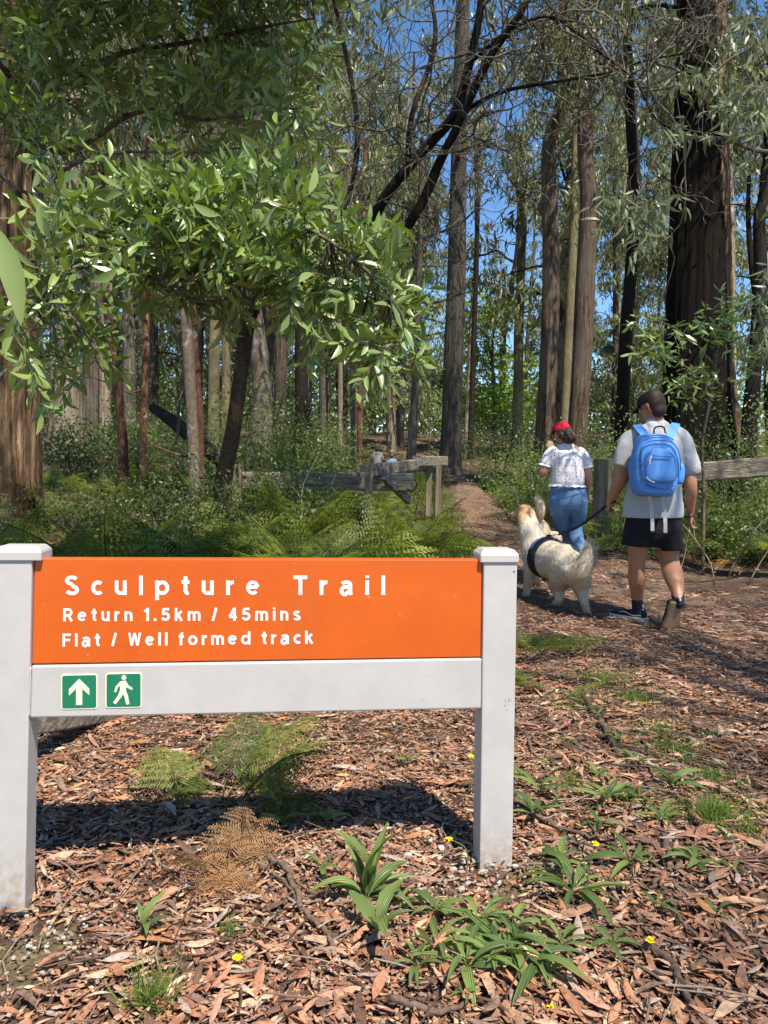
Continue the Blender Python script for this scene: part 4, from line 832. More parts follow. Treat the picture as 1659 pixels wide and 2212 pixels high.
for s, pts, cl in ((TR[11][:3], [(1760, 60, 6.4), (1690, 120, 6.2), (1620, 170, 6.0)], [(1625, 190), (1600, 200), (1590, 230), (1640, 210), (1650, 260), (1620, 240), (1655, 190), (1640, 160), (1580, 210), (1610, 255), (1650, 320), (1640, 30), (1600, 60), (1655, 90)]),
                   (TR[10][:3], [(1700, 330, 6.3), (1560, 300, 6.2), (1440, 310, 6.1), (1390, 400, 6.0), (1370, 440, 6)], [(1395, 430), (1370, 440), (1345, 450), (1400, 460), (1380, 415), (1420, 450), (1350, 425), (1410, 420), (1330, 455), (1390, 480), (1500, 300), (1470, 270), (1450, 160), (1520, 150)]),
                   (TR[8][:3], [(1720, 560, 6.4), (1660, 600, 6.3), (1640, 680, 6.2)], [(1655, 640), (1640, 690), (1650, 730), (1655, 590), (1648, 770), (1630, 640)])):
    W3 = spline([tuple(s)] + [tuple(at(*p)) for p in pts], 16); tube(mb, W3 - o, np.linspace(.022, .004, 16), 6)
    for px, py in cl:
        for _ in range(2): gspray(px + rn.gauss(0, 12), py + rn.gauss(0, 12), pts[-1][2] + rn.gauss(0, .25), rn)
        b = np.array(at(px, py, pts[-1][2])); j = np.argmin(((W3 - b) ** 2).sum(1)); tube(mb, spline([W3[j], (W3[j] + b) / 2 + [0, 0, .05], b], 5) - o, np.linspace(.005, .003, 5), 4, cap=False)
mb.obj('trunk', M_BARK_GREY, t)
q = MB(); leaves(q, np.array([e[0] for e in acc]) - o, np.array([e[1] for e in acc]), np.array([e[2] for e in acc]), np.array([e[2] * e[3] for e in acc]), 'mid', np.array([e[5] for e in acc]), rng.normal(.6, .6, len(acc)), np.array([[e[4]] * 3 for e in acc]), sway=rng.normal(0, .3, len(acc)))
M_GUM_NEAR = leaf_mat('gum_near_leaf', (.145, .17, .08), (.22, .27, .07), .42, .5, .3); q.obj('foliage', M_GUM_NEAR, t, kind='stuff')
q = MB()
for c, n in (((4.8, 6.3, 8.5), 900), ((4.3, 6, 10), 900), ((5.5, 6.8, 10.5), 900)): gum_sprays(q, c, (1.1, 1.1, .9), n)
q.obj('crown', M_GUM, t, origin=o, kind='stuff')

# ------------------------------------------------------------------ the gum tree behind the photographer that shades the path
t = thing('shading_gum_tree', 'gum tree behind the photographer whose thin crown dapples the path', 'tree', on(5.6, -3.2)); o = np.array(t.location)
mb = MB(); TR = spline([(5.6, -3.2, -.3, .24), (5.5, -3.1, 4, .2), (5.3, -2.9, 8, .15), (5.2, -2.8, 12, .06)], 20); rough_tube(mb, TR[:, :3] - o, TR[:, 3], 16, .08); lb = MB(); rn = random.Random(9)
for gx_, gy_, z, n in ((2.3, 3.9, 9, 420), (1.1, 2.1, 9.5, 260), (2.6, 5.9, 8.5, 300), (1.46, 6.2, 8.2, 420), (1.70, 5.85, 8.0, 260), (1.40, 6.75, 8.2, 260), (1.9, 7.35, 8.6, 260), (.95, 3.0, 9.2, 150), (1.75, 1.75, 9.6, 330), (3.0, 2.6, 9, 300), (1.1, 1.9, 14, 420), (1.7, 2.4, 14, 420), (2.1, 1.7, 13, 420), (1.4, 3.0, 13, 300), (1.9, 4.7, 9, 900), (2.5, 4.4, 9, 700), (1.25, 4.75, 9, 600), (3.1, 4.6, 9, 600), (3.6, 6.2, 9, 700), (3.9, 7.4, 9, 700), (1.5, 7.9, 9.2, 160), (2.35, 8.0, 9.0, 150), (3.1, 7.0, 8.5, 300), (-2.2, 6.5, 9.5, 400), (.1, 7.5, 9.8, 260)):
    c = np.array([gx_ + .27 * z, gy_ - .52 * z, z]); i = 12 + rn.randrange(6); w = spline([TR[i][:3], (TR[i][:3] + c) / 2 + [0, 0, .5], c], 8); tube(mb, w - o, np.linspace(.05, .012, 8), 5); gum_sprays(lb, c, (.45, .45, .3), n, L=(.1, .16))
mb.obj('trunk', M_BARK_GREY, t); lb.obj('crown', M_GUM, t, origin=o, kind='stuff')

# a second, unseen gum added behind the photographer so its wide crown breaks the light over the ferns
t = thing('shading_gum_tree', 'unseen wide gum tree added behind the photographer whose crown dapples the ferns and barrier', 'tree', on(-4.2, -.6)); o = np.array(t.location)
mb = MB(); TR = spline([(-4.2, -.6, -.3, .26), (-4.0, -.4, 4, .22), (-3.4, 0, 8, .17), (-2.4, .6, 11, .1), (-1.6, 1.2, 13, .05)], 20); rough_tube(mb, TR[:, :3] - o, TR[:, 3], 16, .08); lb = MB(); rn = random.Random(19)
tg = [(rn.uniform(-6.5, 1.0), rn.uniform(6.4, 15.5)) for _ in range(15)] + [(rn.uniform(3.4, 7.5), rn.uniform(9, 16)) for _ in range(5)] + [(-6.9, 13), (-6.4, 12), (-7.4, 14), (-2.4, 6.7), (-1.2, 7.2), (-.2, 6.8), (.3, 8.2), (-1.9, 8.6), (-3.2, 7.6), (-3.6, 9.4), (-.8, 9.3)]
for gx_, gy_ in tg:
    z = rn.uniform(10.5, 12.5); c = np.array([gx_ + .27 * z, gy_ - .52 * z, z]); i = 11 + rn.randrange(8); w = spline([TR[i][:3], (TR[i][:3] + c) / 2 + [0, 0, .6], c], 8); tube(mb, w - o, np.linspace(.05, .012, 8), 5); gum_sprays(lb, c, (.5, .5, .3), 480, L=(.12, .18))
mb.obj('trunk', M_BARK_GREY, t); lb.obj('crown', M_GUM, t, origin=o, kind='stuff')

t = thing('shading_gum_tree', 'unseen gum tree added left of the frame so its high crown darkens the forest', 'tree', on(-9.5, 9)); o = np.array(t.location)  # unseen tree, added so its clumps shade the forest on the left
mb = MB(); TR = spline([(-9.5, 9, gz(-9.5, 9) - .3, .3), (-9.3, 9.1, 6, .25), (-8.6, 9.4, 12, .18), (-7.5, 10, 17, .08)], 20); rough_tube(mb, TR[:, :3] - o, TR[:, 3], 16, .08); lb = MB(); rn = random.Random(29)
for _ in range(26):
    gx_, gy_ = rn.uniform(-13, -.5), rn.uniform(15, 27); z = rn.uniform(15, 17.5); c = np.array([gx_ + .27 * z, gy_ - .52 * z, z]); i = 11 + rn.randrange(8); w = spline([TR[i][:3], (TR[i][:3] + c) / 2 + [0, 0, .6], c], 8); tube(mb, w - o, np.linspace(.06, .012, 8), 5); gum_sprays(lb, c, (1.0, 1.0, .4), 900, L=(.16, .24))
mb.obj('trunk', M_BARK_GREY, t); lb.obj('crown', M_GUM, t, origin=o, kind='stuff')
# ------------------------------------------------------------------ ferns
def frond_mesh(seed, arch, npair=12, pin=9, dry=False, mat=None, sparse=1.0):
    """one bracken frond, stalk along +x rising; unit length"""
    r = random.Random(seed); mb = MB(); n = 16; P = []
    for k in range(n):
        s = k / (n - 1); P.append((s * (.55 + .25 * arch) + .0, .03 * math.sin(s * 3 + seed), .95 * s - arch * .62 * s * s))
    P = np.array(P); P *= 1 / np.linalg.norm(np.diff(P, axis=0), axis=1).sum(); T = unit(np.gradient(P, axis=0))
    g = (.55, .62, .35) if not dry else (.7, .6, .5)
    tube(mb, P, np.linspace(.0075, .0022, n), 4, tint=g, cap=False)
    Pq, Dq, Lq, Wq, Nq, Cq = [], [], [], [], [], []
    for j in range(npair):
        s = .30 + .68 * j / (npair - 1); i = s * (n - 1); a = int(min(i, n - 2)); p = P[a] + (P[a + 1] - P[a]) * (i - a); tdir = T[a]; side = np.array([0, 1., 0]); nrm = unit(np.cross(tdir, side))
        if nrm[2] < 0: nrm = -nrm
        pl = .46 * (1 - (j / npair)) ** .95 + .02
        for sg in (-1, 1):
            if r.random() > sparse: continue
            d = unit(side * sg * .88 + tdir * .52 + nrm * r.uniform(-.12, .12) + np.array([0, 0, -.12 if not dry else -.5 * r.random()])); L = pl * r.uniform(.85, 1.1); m = max(3, int(pin * pl / .46 + 1.5))
            bend = np.array([0, 0, -.22 * L if not dry else -.45 * L]); cols = r.uniform(.8, 1.2); pn = unit(np.cross(d, np.cross(nrm, d)))
            px_ = unit(np.cross(pn, d))
            tube(mb, [p, p + d * L * .5 + bend * .25, p + d * L + bend], (.0022, .0016, .0008), 3, tint=g, cap=False)
            for k in range(m):
                q = (k + .6) / m; c = p + d * L * q + bend * q * q; w = L * .30 * (1 - q) ** .8 + .012
                for s2 in (-1, 1):
                    Pq.append(c); Dq.append(px_ * s2 * .9 + d * .42 + np.array([0, 0, r.uniform(-.15, .05) - (.5 * r.random() if dry else 0)])); Lq.append(w * r.uniform(.85, 1.1)); Wq.append(L / m * r.uniform(.55, .78) * (.68 if dry else 1)); Nq.append(pn + np.array([r.gauss(0, .15), r.gauss(0, .15), 0])); Cq.append(cols * r.uniform(.85, 1.15))
            Pq.append(p + d * L * .93 + bend * .9); Dq.append(d); Lq.append(.05 * L + .012); Wq.append(.012); Nq.append(pn); Cq.append(cols)
    n_ = len(Pq); leaves(mb, np.array(Pq), np.array(Dq), np.array(Lq), np.array(Wq), 'far', np.array(Nq), None, np.array(Cq)[:, None] * np.ones((1, 3)))
    return mb.mesh('frond', mat)
FG = [frond_mesh(k, [.25, .55, .8, 1.05, .4][k], 10, 9, mat=M_FERN) for k in range(5)]
FGN = [frond_mesh(20 + k, [.5, .9, 1.2][k], 10, 15, mat=M_FERN) for k in range(3)]
M_FERN_DEAD = leaf_mat('fern_dead', (.37, .22, .115), (.26, .15, .075), .8, .1, .2, objrand=True)
FDC = [frond_mesh(60 + k, [1.2, 1.6, .8][k], 12, 12, True, M_FERN_DEAD, .95) for k in range(3)]
FD = [frond_mesh(40 + k, [.9, 1.25, 1.5][k], 9, 10, True, M_FERN_DRY, .8) for k in range(3)]
def fern(loc, h, n, label, meshes, group=None, rn=random, lean=.0, azim=None, name='bracken_fern', up=(.0, .35)):
    t = thing(name, label, 'fern', loc, 0, group)
    for k in range(n):
        f = link('frond', rn.choice(meshes), t); a = (k / n * 6.28 + rn.uniform(-.5, .5)) if azim is None else rn.gauss(azim, .6)
        s = h * rn.uniform(.75, 1.15); f.scale = (s, s, s); f.rotation_euler = (rn.gauss(0, .12), rn.uniform(*up), a); f.location = (rn.gauss(0, .03), rn.gauss(0, .03), -.01)
    return t
rn = random.Random(101)
PLACES = [('before the barrier', (-2.6, .5), (6.0, 9.2), 22), ('by the path side barrier', (-.2, .75), (6.0, 11), 10), ('under pale trunks', (-8.5, -2.4), (9.0, 17), 30), ('behind the log barrier', (-2.3, .8), (10.2, 16), 16), ('past the red cap', (2.75, 4.4), (9.5, 20), 14), ('under the fence rail', (3.6, 5.9), (8.4, 12), 14), ('beyond the fence', (4.0, 9.5), (12, 20), 14), ('low in the shade', (-4.4, -2.0), (5.6, 9.0), 16)]
for wher, (x0, x1), (y0, y1), cnt in PLACES:
    for k in range(cnt):
        x, y = rn.uniform(x0, x1), rn.uniform(y0, y1)
        if float(path_dist(np.array(x), np.array(y))) < .15 or (x > 0 and x > .076 * y and x < 2.6): continue
        if y < 9.4 and 760 < proj(np.array([on(x, y)]))[0][0] < 838: continue
        px_ = proj(np.array([on(x, y)]))[0][0]; tag_ = ', ' + near_land(px_)
        if rn.random() < .24: fern(on(x, y), rn.uniform(.5, .85), rn.randint(3, 5), 'withered brown fern ' + wher + tag_, FD, 'withered bracken ferns in the undergrowth', rn)
        else: fern(on(x, y), rn.uniform(.68, 1.15), rn.randint(4, 6), 'green bracken fern ' + wher + tag_, FG, 'green bracken ferns in the undergrowth', rn)
def fern_px(px, py, Y, h, n, label, meshes, azim=None, up=(0, .35)):
    p = at(px, py, Y); return fern(on(p.x, Y), h, n, label, meshes, None, rn, azim=azim, up=up)
fern_px(545, 1150, 7.4, .95, 5, 'bright sunlit yellow green fern in front of the log barrier post', FG)
for k, (px, Y, h) in enumerate(((590, 8.2, 1.0), (640, 8.6, 1.05), (690, 8.0, .85), (880, 8.5, .8))): fern_px(px, 1100, Y, h, 6, 'tall upright fern, number %s from the leaning tree along the barrier front' % ['one', 'two', 'three', 'four'][k], FG, up=(-.25, .2))
fern_px(480, 1180, 6.2, .8, 6, 'bluish green fern at the foot of the black leaning tree', FG)
fern_px(1155, 1330, 4.6, .46, 5, 'small fern beside the free standing sign post before the cream dog', FG, up=(.1, .6))
fern_px(1145, 1395, 3.9, .26, 4, 'tiny fern at the path edge close to the sign post', FG, up=(.2, .7))
fern_px(1308, 1175, 9.7, .55, 5, 'pale green fern at the foot of the thick fence post', FG)
fern_px(1218, 1420, 3.75, .2, 4, 'tiny fern tuft on the leaf litter of the path edge', FG, up=(.3, .8))
t = thing('bracken_fern', 'lacy green fern lit by the sun behind the sign rail', 'fern', gp(500, 1745))
for k, (a, el, L, mi) in enumerate(((.1, .05, .40, 0), (.5, -.2, .46, 1), (-.45, .3, .36, 1), (1.3, -.1, .38, 0), (2.3, .0, .34, 1), (.0, .5, .44, 2), (2.9, .2, .3, 2), (-.2, -.15, .42, 1), (.9, .3, .36, 2))):
    f = link('frond', FGN[mi], t); f.scale = (L,) * 3; f.rotation_euler = (rn.gauss(0, .1), el, a); f.location = (rn.gauss(0, .04), rn.gauss(0, .04), -.01)
t = thing('dead_fern', 'curled brown dead fern lying on the litter under the sign', 'fern', gp(430, 1905))
for k in range(12):
    f = link('frond', FDC[k % 3], t); L = rn.uniform(.18, .29); f.scale = (L * 1.0, L * .85, L * .85); f.rotation_euler = (rn.gauss(0, .6), rn.uniform(-.15, .5), k * .7 + rn.uniform(-.4, .4)); f.location = (rn.uniform(-.08, .1), rn.uniform(-.03, .03), rn.uniform(-.01, .02))
fern(gp(596, 1790), .11, 2, 'single bright fern frond in the shadow under the sign', FGN, None, rn, azim=-.6, up=(.3, .8))

# ------------------------------------------------------------------ grass
gb = MB()
def grass(n, x0, x1, y0, y1, h0, h1, cond=None, w=.006):
    x = rng.uniform(x0, x1, n); y = rng.uniform(y0, y1, n)
    k = path_dist(x, y) > rng.normal(.05, .12, n)
    k &= rng.random(n) < .5 + .6 * np.sin(x * 2.3 + np.sin(y * 1.9)) * np.sin(y * 1.4 + x)
    if cond is not None: k &= cond(x, y)
    x, y = x[k], y[k]; n = len(x); P = np.stack([x, y, ground_z(x, y) - .01], 1); D = rng.normal(size=(n, 3)) * .38 + [0, 0, 1]
    c = rng.uniform(.6, 1.3, (n, 1)) * np.where(rng.random((n, 1)) < .12, np.array([[2.2, 1.5, 1.2]]), np.array([[1, 1, 1.]]))
    leaves(gb, P, D, rng.uniform(h0, h1, n), rng.uniform(.7, 1.5, n) * w, 'mid', None, rng.uniform(.5, 3.0, n), c)
grass(9000, -4.5, 1.2, 6.0, 10, .14, .4)
grass(9000, -9, 1.2, 9, 17, .15, .42, w=.009)
grass(11000, 2.55, 4.6, 9.5, 20, .12, .36, w=.009)
grass(3000, .9, 1.45, 9, 22, .1, .3, w=.009)
grass(6000, 3.2, 9, 8.8, 18, .15, .4, w=.009)
grass(8000, -9, 9, 17, 30, .2, .5, w=.014)
gb.obj('grass', M_GRASS, kind='stuff', label='long green grass growing through the undergrowth beside the path')
def tuft(px, py, n, h, sp, label, w=.0035, flatn=.8):
    p = gp(px, py); q = MB(); a = rng.uniform(0, 6.28, n); rr = np.abs(rng.normal(0, sp, n)); x = p.x + rr * np.cos(a); y = p.y + rr * np.sin(a) * flatn
    P = np.stack([x, y, ground_z(x, y) + .012], 1) - np.array(p); D = rng.normal(size=(n, 3)) * .55 + [0, 0, .8]
    leaves(q, P, D, rng.uniform(.5, 1.1, n) * h, w, 'mid', None, rng.uniform(.5, 3, n), rng.uniform(.75, 1.5, (n, 1)) * np.ones((1, 3)))
    q.obj('blades', M_GRASS, thing('grass_tuft', label, 'grass tuft', p, 0, 'grass tufts in the leaf litter'), kind='stuff')
tuft(1300, 1478, 420, .07, .13, 'grass tuft beside the crooked stick on the path edge')
tuft(1370, 1520, 300, .07, .10, 'grass tuft just past the stick by the shaded path')
tuft(1425, 1590, 320, .05, .14, 'low grass tuft in the middle of the path')
tuft(1440, 1625, 200, .05, .09, 'small low grass tuft nearest the middle of the path')
tuft(1545, 1775, 600, .075, .11, 'bright lush grass tuft in the sun by the right edge')
tuft(1540, 1695, 260, .055, .08, 'darker grass tuft behind the bright lush one')
tuft(1620, 1810, 200, .05, .07, 'sparse grass tuft touching the right edge')
tuft(1250, 1530, 260, .05, .10, 'grass tuft just left of the crooked thick stick'); tuft(1480, 1640, 300, .05, .12, 'wide low grass tuft between stick and lush grass'); tuft(1180, 1400, 300, .06, .12, 'grass tuft behind the free post on the path edge'); tuft(1350, 1740, 220, .05, .09, 'thin grass tuft among the shaded rosettes'); tuft(1240, 1700, 200, .05, .08, 'thin grass tuft beside the upright plantain')
tuft(322, 2185, 130, .11, .022, 'upright grass tuft at the bottom edge before the sign', .0028)
tuft(495, 2030, 60, .05, .015, 'tiny dull grass tuft near the yellow flower', .002)
tuft(585, 1195, 500, .3, .3, 'pale grass tuft showing over the top edge of the sign', .006)

# ------------------------------------------------------------------ shrubs and the far green mass
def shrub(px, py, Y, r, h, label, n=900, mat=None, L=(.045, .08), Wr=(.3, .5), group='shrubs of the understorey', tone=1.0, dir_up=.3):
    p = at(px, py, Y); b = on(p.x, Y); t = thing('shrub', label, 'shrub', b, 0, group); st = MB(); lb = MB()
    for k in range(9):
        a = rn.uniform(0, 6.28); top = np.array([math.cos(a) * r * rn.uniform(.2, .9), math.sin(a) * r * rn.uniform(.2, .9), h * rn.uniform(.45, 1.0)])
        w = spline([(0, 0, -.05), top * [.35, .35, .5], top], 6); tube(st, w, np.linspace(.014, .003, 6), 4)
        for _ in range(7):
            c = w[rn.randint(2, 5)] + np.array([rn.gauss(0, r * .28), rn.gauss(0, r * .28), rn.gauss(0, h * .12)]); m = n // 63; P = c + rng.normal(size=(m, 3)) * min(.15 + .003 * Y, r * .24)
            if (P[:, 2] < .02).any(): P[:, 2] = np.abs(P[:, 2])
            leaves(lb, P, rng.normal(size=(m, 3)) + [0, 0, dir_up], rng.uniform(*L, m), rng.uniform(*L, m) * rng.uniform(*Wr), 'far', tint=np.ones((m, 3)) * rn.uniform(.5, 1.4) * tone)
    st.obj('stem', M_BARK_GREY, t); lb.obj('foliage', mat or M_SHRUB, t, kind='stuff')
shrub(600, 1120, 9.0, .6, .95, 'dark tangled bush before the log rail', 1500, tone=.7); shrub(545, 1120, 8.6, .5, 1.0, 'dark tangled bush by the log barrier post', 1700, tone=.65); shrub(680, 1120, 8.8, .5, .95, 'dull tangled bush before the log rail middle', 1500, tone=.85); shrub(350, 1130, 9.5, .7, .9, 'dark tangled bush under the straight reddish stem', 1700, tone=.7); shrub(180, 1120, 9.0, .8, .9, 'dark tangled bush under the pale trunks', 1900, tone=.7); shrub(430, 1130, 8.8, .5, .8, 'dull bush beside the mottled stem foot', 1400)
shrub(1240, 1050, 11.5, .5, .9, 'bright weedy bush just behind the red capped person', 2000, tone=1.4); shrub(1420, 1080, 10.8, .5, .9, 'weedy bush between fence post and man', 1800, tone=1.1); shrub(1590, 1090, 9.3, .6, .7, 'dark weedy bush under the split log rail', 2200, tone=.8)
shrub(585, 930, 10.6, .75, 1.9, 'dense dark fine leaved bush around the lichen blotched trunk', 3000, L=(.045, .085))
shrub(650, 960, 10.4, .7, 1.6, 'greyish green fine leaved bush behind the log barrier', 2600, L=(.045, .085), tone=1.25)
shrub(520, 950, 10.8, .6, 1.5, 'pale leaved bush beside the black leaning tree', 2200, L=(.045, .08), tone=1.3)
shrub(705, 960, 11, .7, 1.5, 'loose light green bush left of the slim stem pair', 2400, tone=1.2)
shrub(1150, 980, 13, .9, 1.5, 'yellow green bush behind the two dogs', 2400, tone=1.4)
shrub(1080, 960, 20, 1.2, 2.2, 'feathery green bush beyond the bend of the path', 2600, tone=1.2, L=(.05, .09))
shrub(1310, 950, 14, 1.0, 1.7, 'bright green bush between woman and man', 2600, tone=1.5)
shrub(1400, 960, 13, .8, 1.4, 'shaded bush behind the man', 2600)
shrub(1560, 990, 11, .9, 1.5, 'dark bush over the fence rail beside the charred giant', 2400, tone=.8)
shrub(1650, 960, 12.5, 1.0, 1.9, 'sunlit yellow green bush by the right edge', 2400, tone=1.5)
shrub(300, 940, 17, 1.3, 1.6, 'dark leaved bush behind the straight reddish stem', 2600, L=(.05, .08))
shrub(400, 930, 17.5, 1.4, 2.0, 'dark bush under the fallen log', 2600, L=(.05, .08))
band = [(px, Y) for Y in (17, 21, 25, 29) for px in range(-20, 1700, 150)]
for k, (px, Y) in enumerate(band):
    px += rn.uniform(-50, 50); x = at(px, 950, Y).x
    if float(path_dist(np.array(x), np.array(float(Y)))) < .9 or (Y < 27 and 785 < px < 905): continue
    shrub(px, 950, Y * rn.uniform(.95, 1.05), Y * .055 * rn.uniform(.8, 1.2), Y * .05 * rn.uniform(.6, 1.4), '%s shrub %s on the slope, %s' % (['mid green', 'grey green', 'yellow green'][k % 3], {17: 'lowest', 21: 'low', 25: 'midway', 29: 'high'}[Y], near_land(px)), 1000, None, (.09, .16), (.3, .45), 'understorey shrubs up the slope', [.75, .65, 1.2][k % 3])
# foliage of the wood beyond, one green mass
fb = MB()
for k in range(400):
    Y = rn.uniform(40, 98); px = rn.uniform(-150, 1820); x = at(px, 900, Y).x; g = gz(x, Y); z = g + abs(rn.gauss(0, 1)) * Y * .05
    pxx, pyy = proj(np.array([[x, Y, z]]));
    if (1050 < pxx[0] < 1135 or 1575 < pxx[0] < 1630) and pyy[0] < 850: continue
    m = 170; P = np.array([x, Y, z]) + rng.normal(size=(m, 3)) * [Y * .03, Y * .03, Y * .024]; s = Y / 40
    leaves(fb, P, rng.normal(size=(m, 3)) + [0, 0, -.5], rng.uniform(.22, .42, m) * s, rng.uniform(.09, .15, m) * s, 'far', tint=np.ones((m, 3)) * rn.uniform(.45, 1.3) * np.array([1, 1, rn.uniform(.8, 1.1)]))
fb.obj('distant_undergrowth', M_SHRUB, kind='stuff', label='green undergrowth of the far forest closing the view between trunks')
# the leafy sapling by the man
t = thing('sapling', 'leafy sapling with large pale leaves in front of the charred giant', 'sapling', on(at(1522, 1150, 8.6).x, 8.6)); o = np.array(t.location); st = MB(); acc = []
main = spline([(0, 0, -.1), *[np.array(at(px, py, Y)) - o for px, py, Y in ((1520, 1060, 8.6), (1517, 960, 8.6), (1535, 860, 8.6), (1550, 760, 8.7), (1560, 640, 8.8))]], 20); tube(st, main, np.linspace(.022, .007, 20), 7)
br = [main]
for s, pts in ((12, [(1600, 800, 8.5), (1660, 765, 8.4), (1710, 730, 8.3)]), (12, [(1490, 800, 8.5), (1440, 760, 8.4), (1400, 730, 8.4)]), (14, [(1500, 740, 8.6), (1440, 700, 8.5), (1390, 690, 8.5)]), (13, [(1480, 830, 8.3), (1450, 860, 8.2)]), (16, [(1590, 690, 8.8), (1630, 640, 8.9)])):
    w = spline([main[s], *[np.array(at(*p)) - o for p in pts]], 12); tube(st, w, np.linspace(.012, .003, 12), 5); br.append(w)
for w in br[1:] + [main[13:]]:
    for _ in range(20):
        p = w[rn.randrange(2, len(w))] + np.array([rn.gauss(0, .13), rn.gauss(0, .13), rn.gauss(0, .10)])
        for k in range(6): acc.append((p + np.array([rn.gauss(0, .03)] * 3), (rn.gauss(0, .8), rn.gauss(0, .6), rn.gauss(-.35, .5)), rn.uniform(.09, .16), rn.uniform(.75, 1.2)))
st.obj('stem', M_BARK_LICHEN, t); lb = MB(); leaves(lb, np.array([a[0] for a in acc]), np.array([a[1] for a in acc]), np.array([a[2] for a in acc]), np.array([a[2] * .24 for a in acc]), 'mid', None, rng.normal(.5, .6, len(acc)), np.array([[a[3]] * 3 for a in acc])); lb.obj('foliage', M_WATTLE, t, kind='stuff')

# ------------------------------------------------------------------ fences and timber
def wood_mat(name, dark, mid, pale, ax=(1, 1, .05), moss=None):
    m, t, b = newmat(name); v = coords(t, ax); f = nz(t, v, 26, 6, .65, .8); c = ramp(t, f, [(.3, dark), (.5, mid), (.72, pale)])
    g = nz(t, coords(t), 3, 3); c = mixc(t, ramp(t, g, [(.5, (0, 0, 0)), (.65, (.7, .7, .7))]), c, moss or mid)
    t.links.new(c, b.inputs['Base Color']); b.inputs['Roughness'].default_value = .9; b.inputs['Specular IOR Level'].default_value = .15; bump(t, b, f, .8, .02); return m
M_WOODZ = wood_mat('weathered_post', (.06, .045, .03), (.19, .15, .105), (.34, .28, .21), moss=(.15, .15, .09))
M_WOODX = wood_mat('weathered_rail', (.06, .048, .035), (.22, .185, .14), (.40, .35, .28), (.05, .6, 1), moss=(.17, .16, .11))
def beam(p0, p1, w, h, name, mat, parent, rough=.006, n=14, tw=0):
    p0, p1 = Vector(p0), Vector(p1); d = (p1 - p0).normalized(); up = Vector((0, 0, 1)) if abs(d.z) < .8 else Vector((0, 1, 0)); s = d.cross(up).normalized(); up = s.cross(d).normalized(); V = []; q = MB()
    for k in range(n):
        c = p0 + (p1 - p0) * (k / (n - 1))
        for a, b in ((-.5, -.42), (-.42, -.5), (0, -.51), (.42, -.5), (.5, -.42), (.51, 0), (.5, .42), (.42, .5), (0, .51), (-.42, .5), (-.5, .42), (-.51, 0)): V.append(c + s * w * (a + rn.gauss(0, rough)) + up * h * (b + rn.gauss(0, rough)))
    m = 12; i = np.arange(m); i1 = (i + 1) % m; Q = np.concatenate([np.stack([k * m + i, k * m + i1, (k + 1) * m + i1, (k + 1) * m + i], 1) for k in range(n - 1)])
    V += [p0, p1]; T = np.concatenate([np.stack([np.full(m, n * m), i1, i], 1), np.stack([np.full(m, n * m + 1), (n - 1) * m + i, (n - 1) * m + i1], 1)])
    o = Vector(parent.location) if parent else Vector((0, 0, 0)); return q.add([tuple(v - o) for v in V], Q, T).obj(name, mat, parent, smooth=False)
M_BOLT = flat_mat('rusty_bolt', (.10, .055, .035), .7, .3, .3, 50, metal=.5)
def bolt(p, parent, r=.012):
    q = MB(); bm = bmesh.new(); bmesh.ops.create_uvsphere(bm, u_segments=8, v_segments=5, radius=r); bmesh.ops.translate(bm, vec=Vector(p) - Vector(parent.location), verts=bm.verts); addbm(q, bm); q.obj('bolt', M_BOLT, parent)
t = thing('timber_barrier', 'weathered timber barrier of post and top rail beside the path entrance', 'fence', on(at(797, 1200, 9.2).x, 9.2))
p = at(797, 1003, 9.2); beam((p.x, 9.2, gz(p.x, 9.2) - .1), (p.x, 9.2, p.z + .01), .10, .09, 'post', M_WOODZ, t)
beam(at(786, 1018, 9.14), at(925, 1000, 12), .10, .155, 'rail', M_WOODX, t); beam(at(900, 996, 11.3), at(960, 996, 12.4), .13, .16, 'rail', M_WOODX, t)
for px in (927, 947): 
    p = at(px, 1003, 11.9); beam((p.x, 11.9, gz(p.x, 11.9) - .1), (p.x, 11.9, p.z - .02), .09, .09, 'post', M_WOODZ, t)
beam(at(828, 1028, 9.5), at(884, 1082, 9.9), .08, .10, 'brace', M_WOODX, t)
bolt(at(810, 1015, 9.09), t, .014); bolt(at(950, 992, 12.2), t, .016); bolt(at(934, 994, 12.0), t, .016)
t = thing('log_barrier', 'thick old log rail on a square post, half hidden by ferns', 'fence', on(at(509, 1150, 9.9).x, 9.9))
p = at(507, 1003, 9.9); beam((p.x, 9.9, gz(p.x, 9.9) - .1), (p.x, 9.9, p.z), .20, .18, 'post', M_WOODZ, t)
beam(at(515, 1038, 10.0), at(893, 1042, 9.7), .17, .235, 'rail', M_WOODX, t, .012, 26)
q = MB(); tube(q, [np.array(at(*a)) - np.array(t.location) for a in ((880, 1056, 9.6), (888, 1062, 9.58), (897, 1056, 9.58), (902, 1044, 9.6))], .014, 6); q.obj('hook', M_BOLT, t)
t = thing('rail_fence', 'thick round topped fence post with a split log rail beside the man', 'fence', on(at(1304, 1180, 10.3).x, 10.3))
p = at(1305, 992, 10.3); q = MB(); P = spline([(p.x - .04, 10.3, gz(p.x, 10.3) - .1), (p.x - .01, 10.3, .7), (p.x, 10.3, p.z)], 16); rough_tube(q, P - np.array(t.location), np.full(16, .135), 26, .05, 3, .6, 4); ring = P[-1] - np.array(t.location)
tp = q.V[-1][-26:]; q.add(np.concatenate([tp, [ring + [0, 0, .012]]]), None, [[k, (k + 1) % 26, 26] for k in range(26)]); q.obj('post', M_WOODZ, t)
beam(at(1336, 1034, 10.3), at(1720, 1003, 9.6), .19, .25, 'rail', M_WOODX, t, .02, 24)
p = at(1760, 990, 9.6); beam((p.x, 9.7, gz(p.x, 9.7) - .1), (p.x, 9.7, p.z), .24, .24, 'post', M_WOODZ, t)
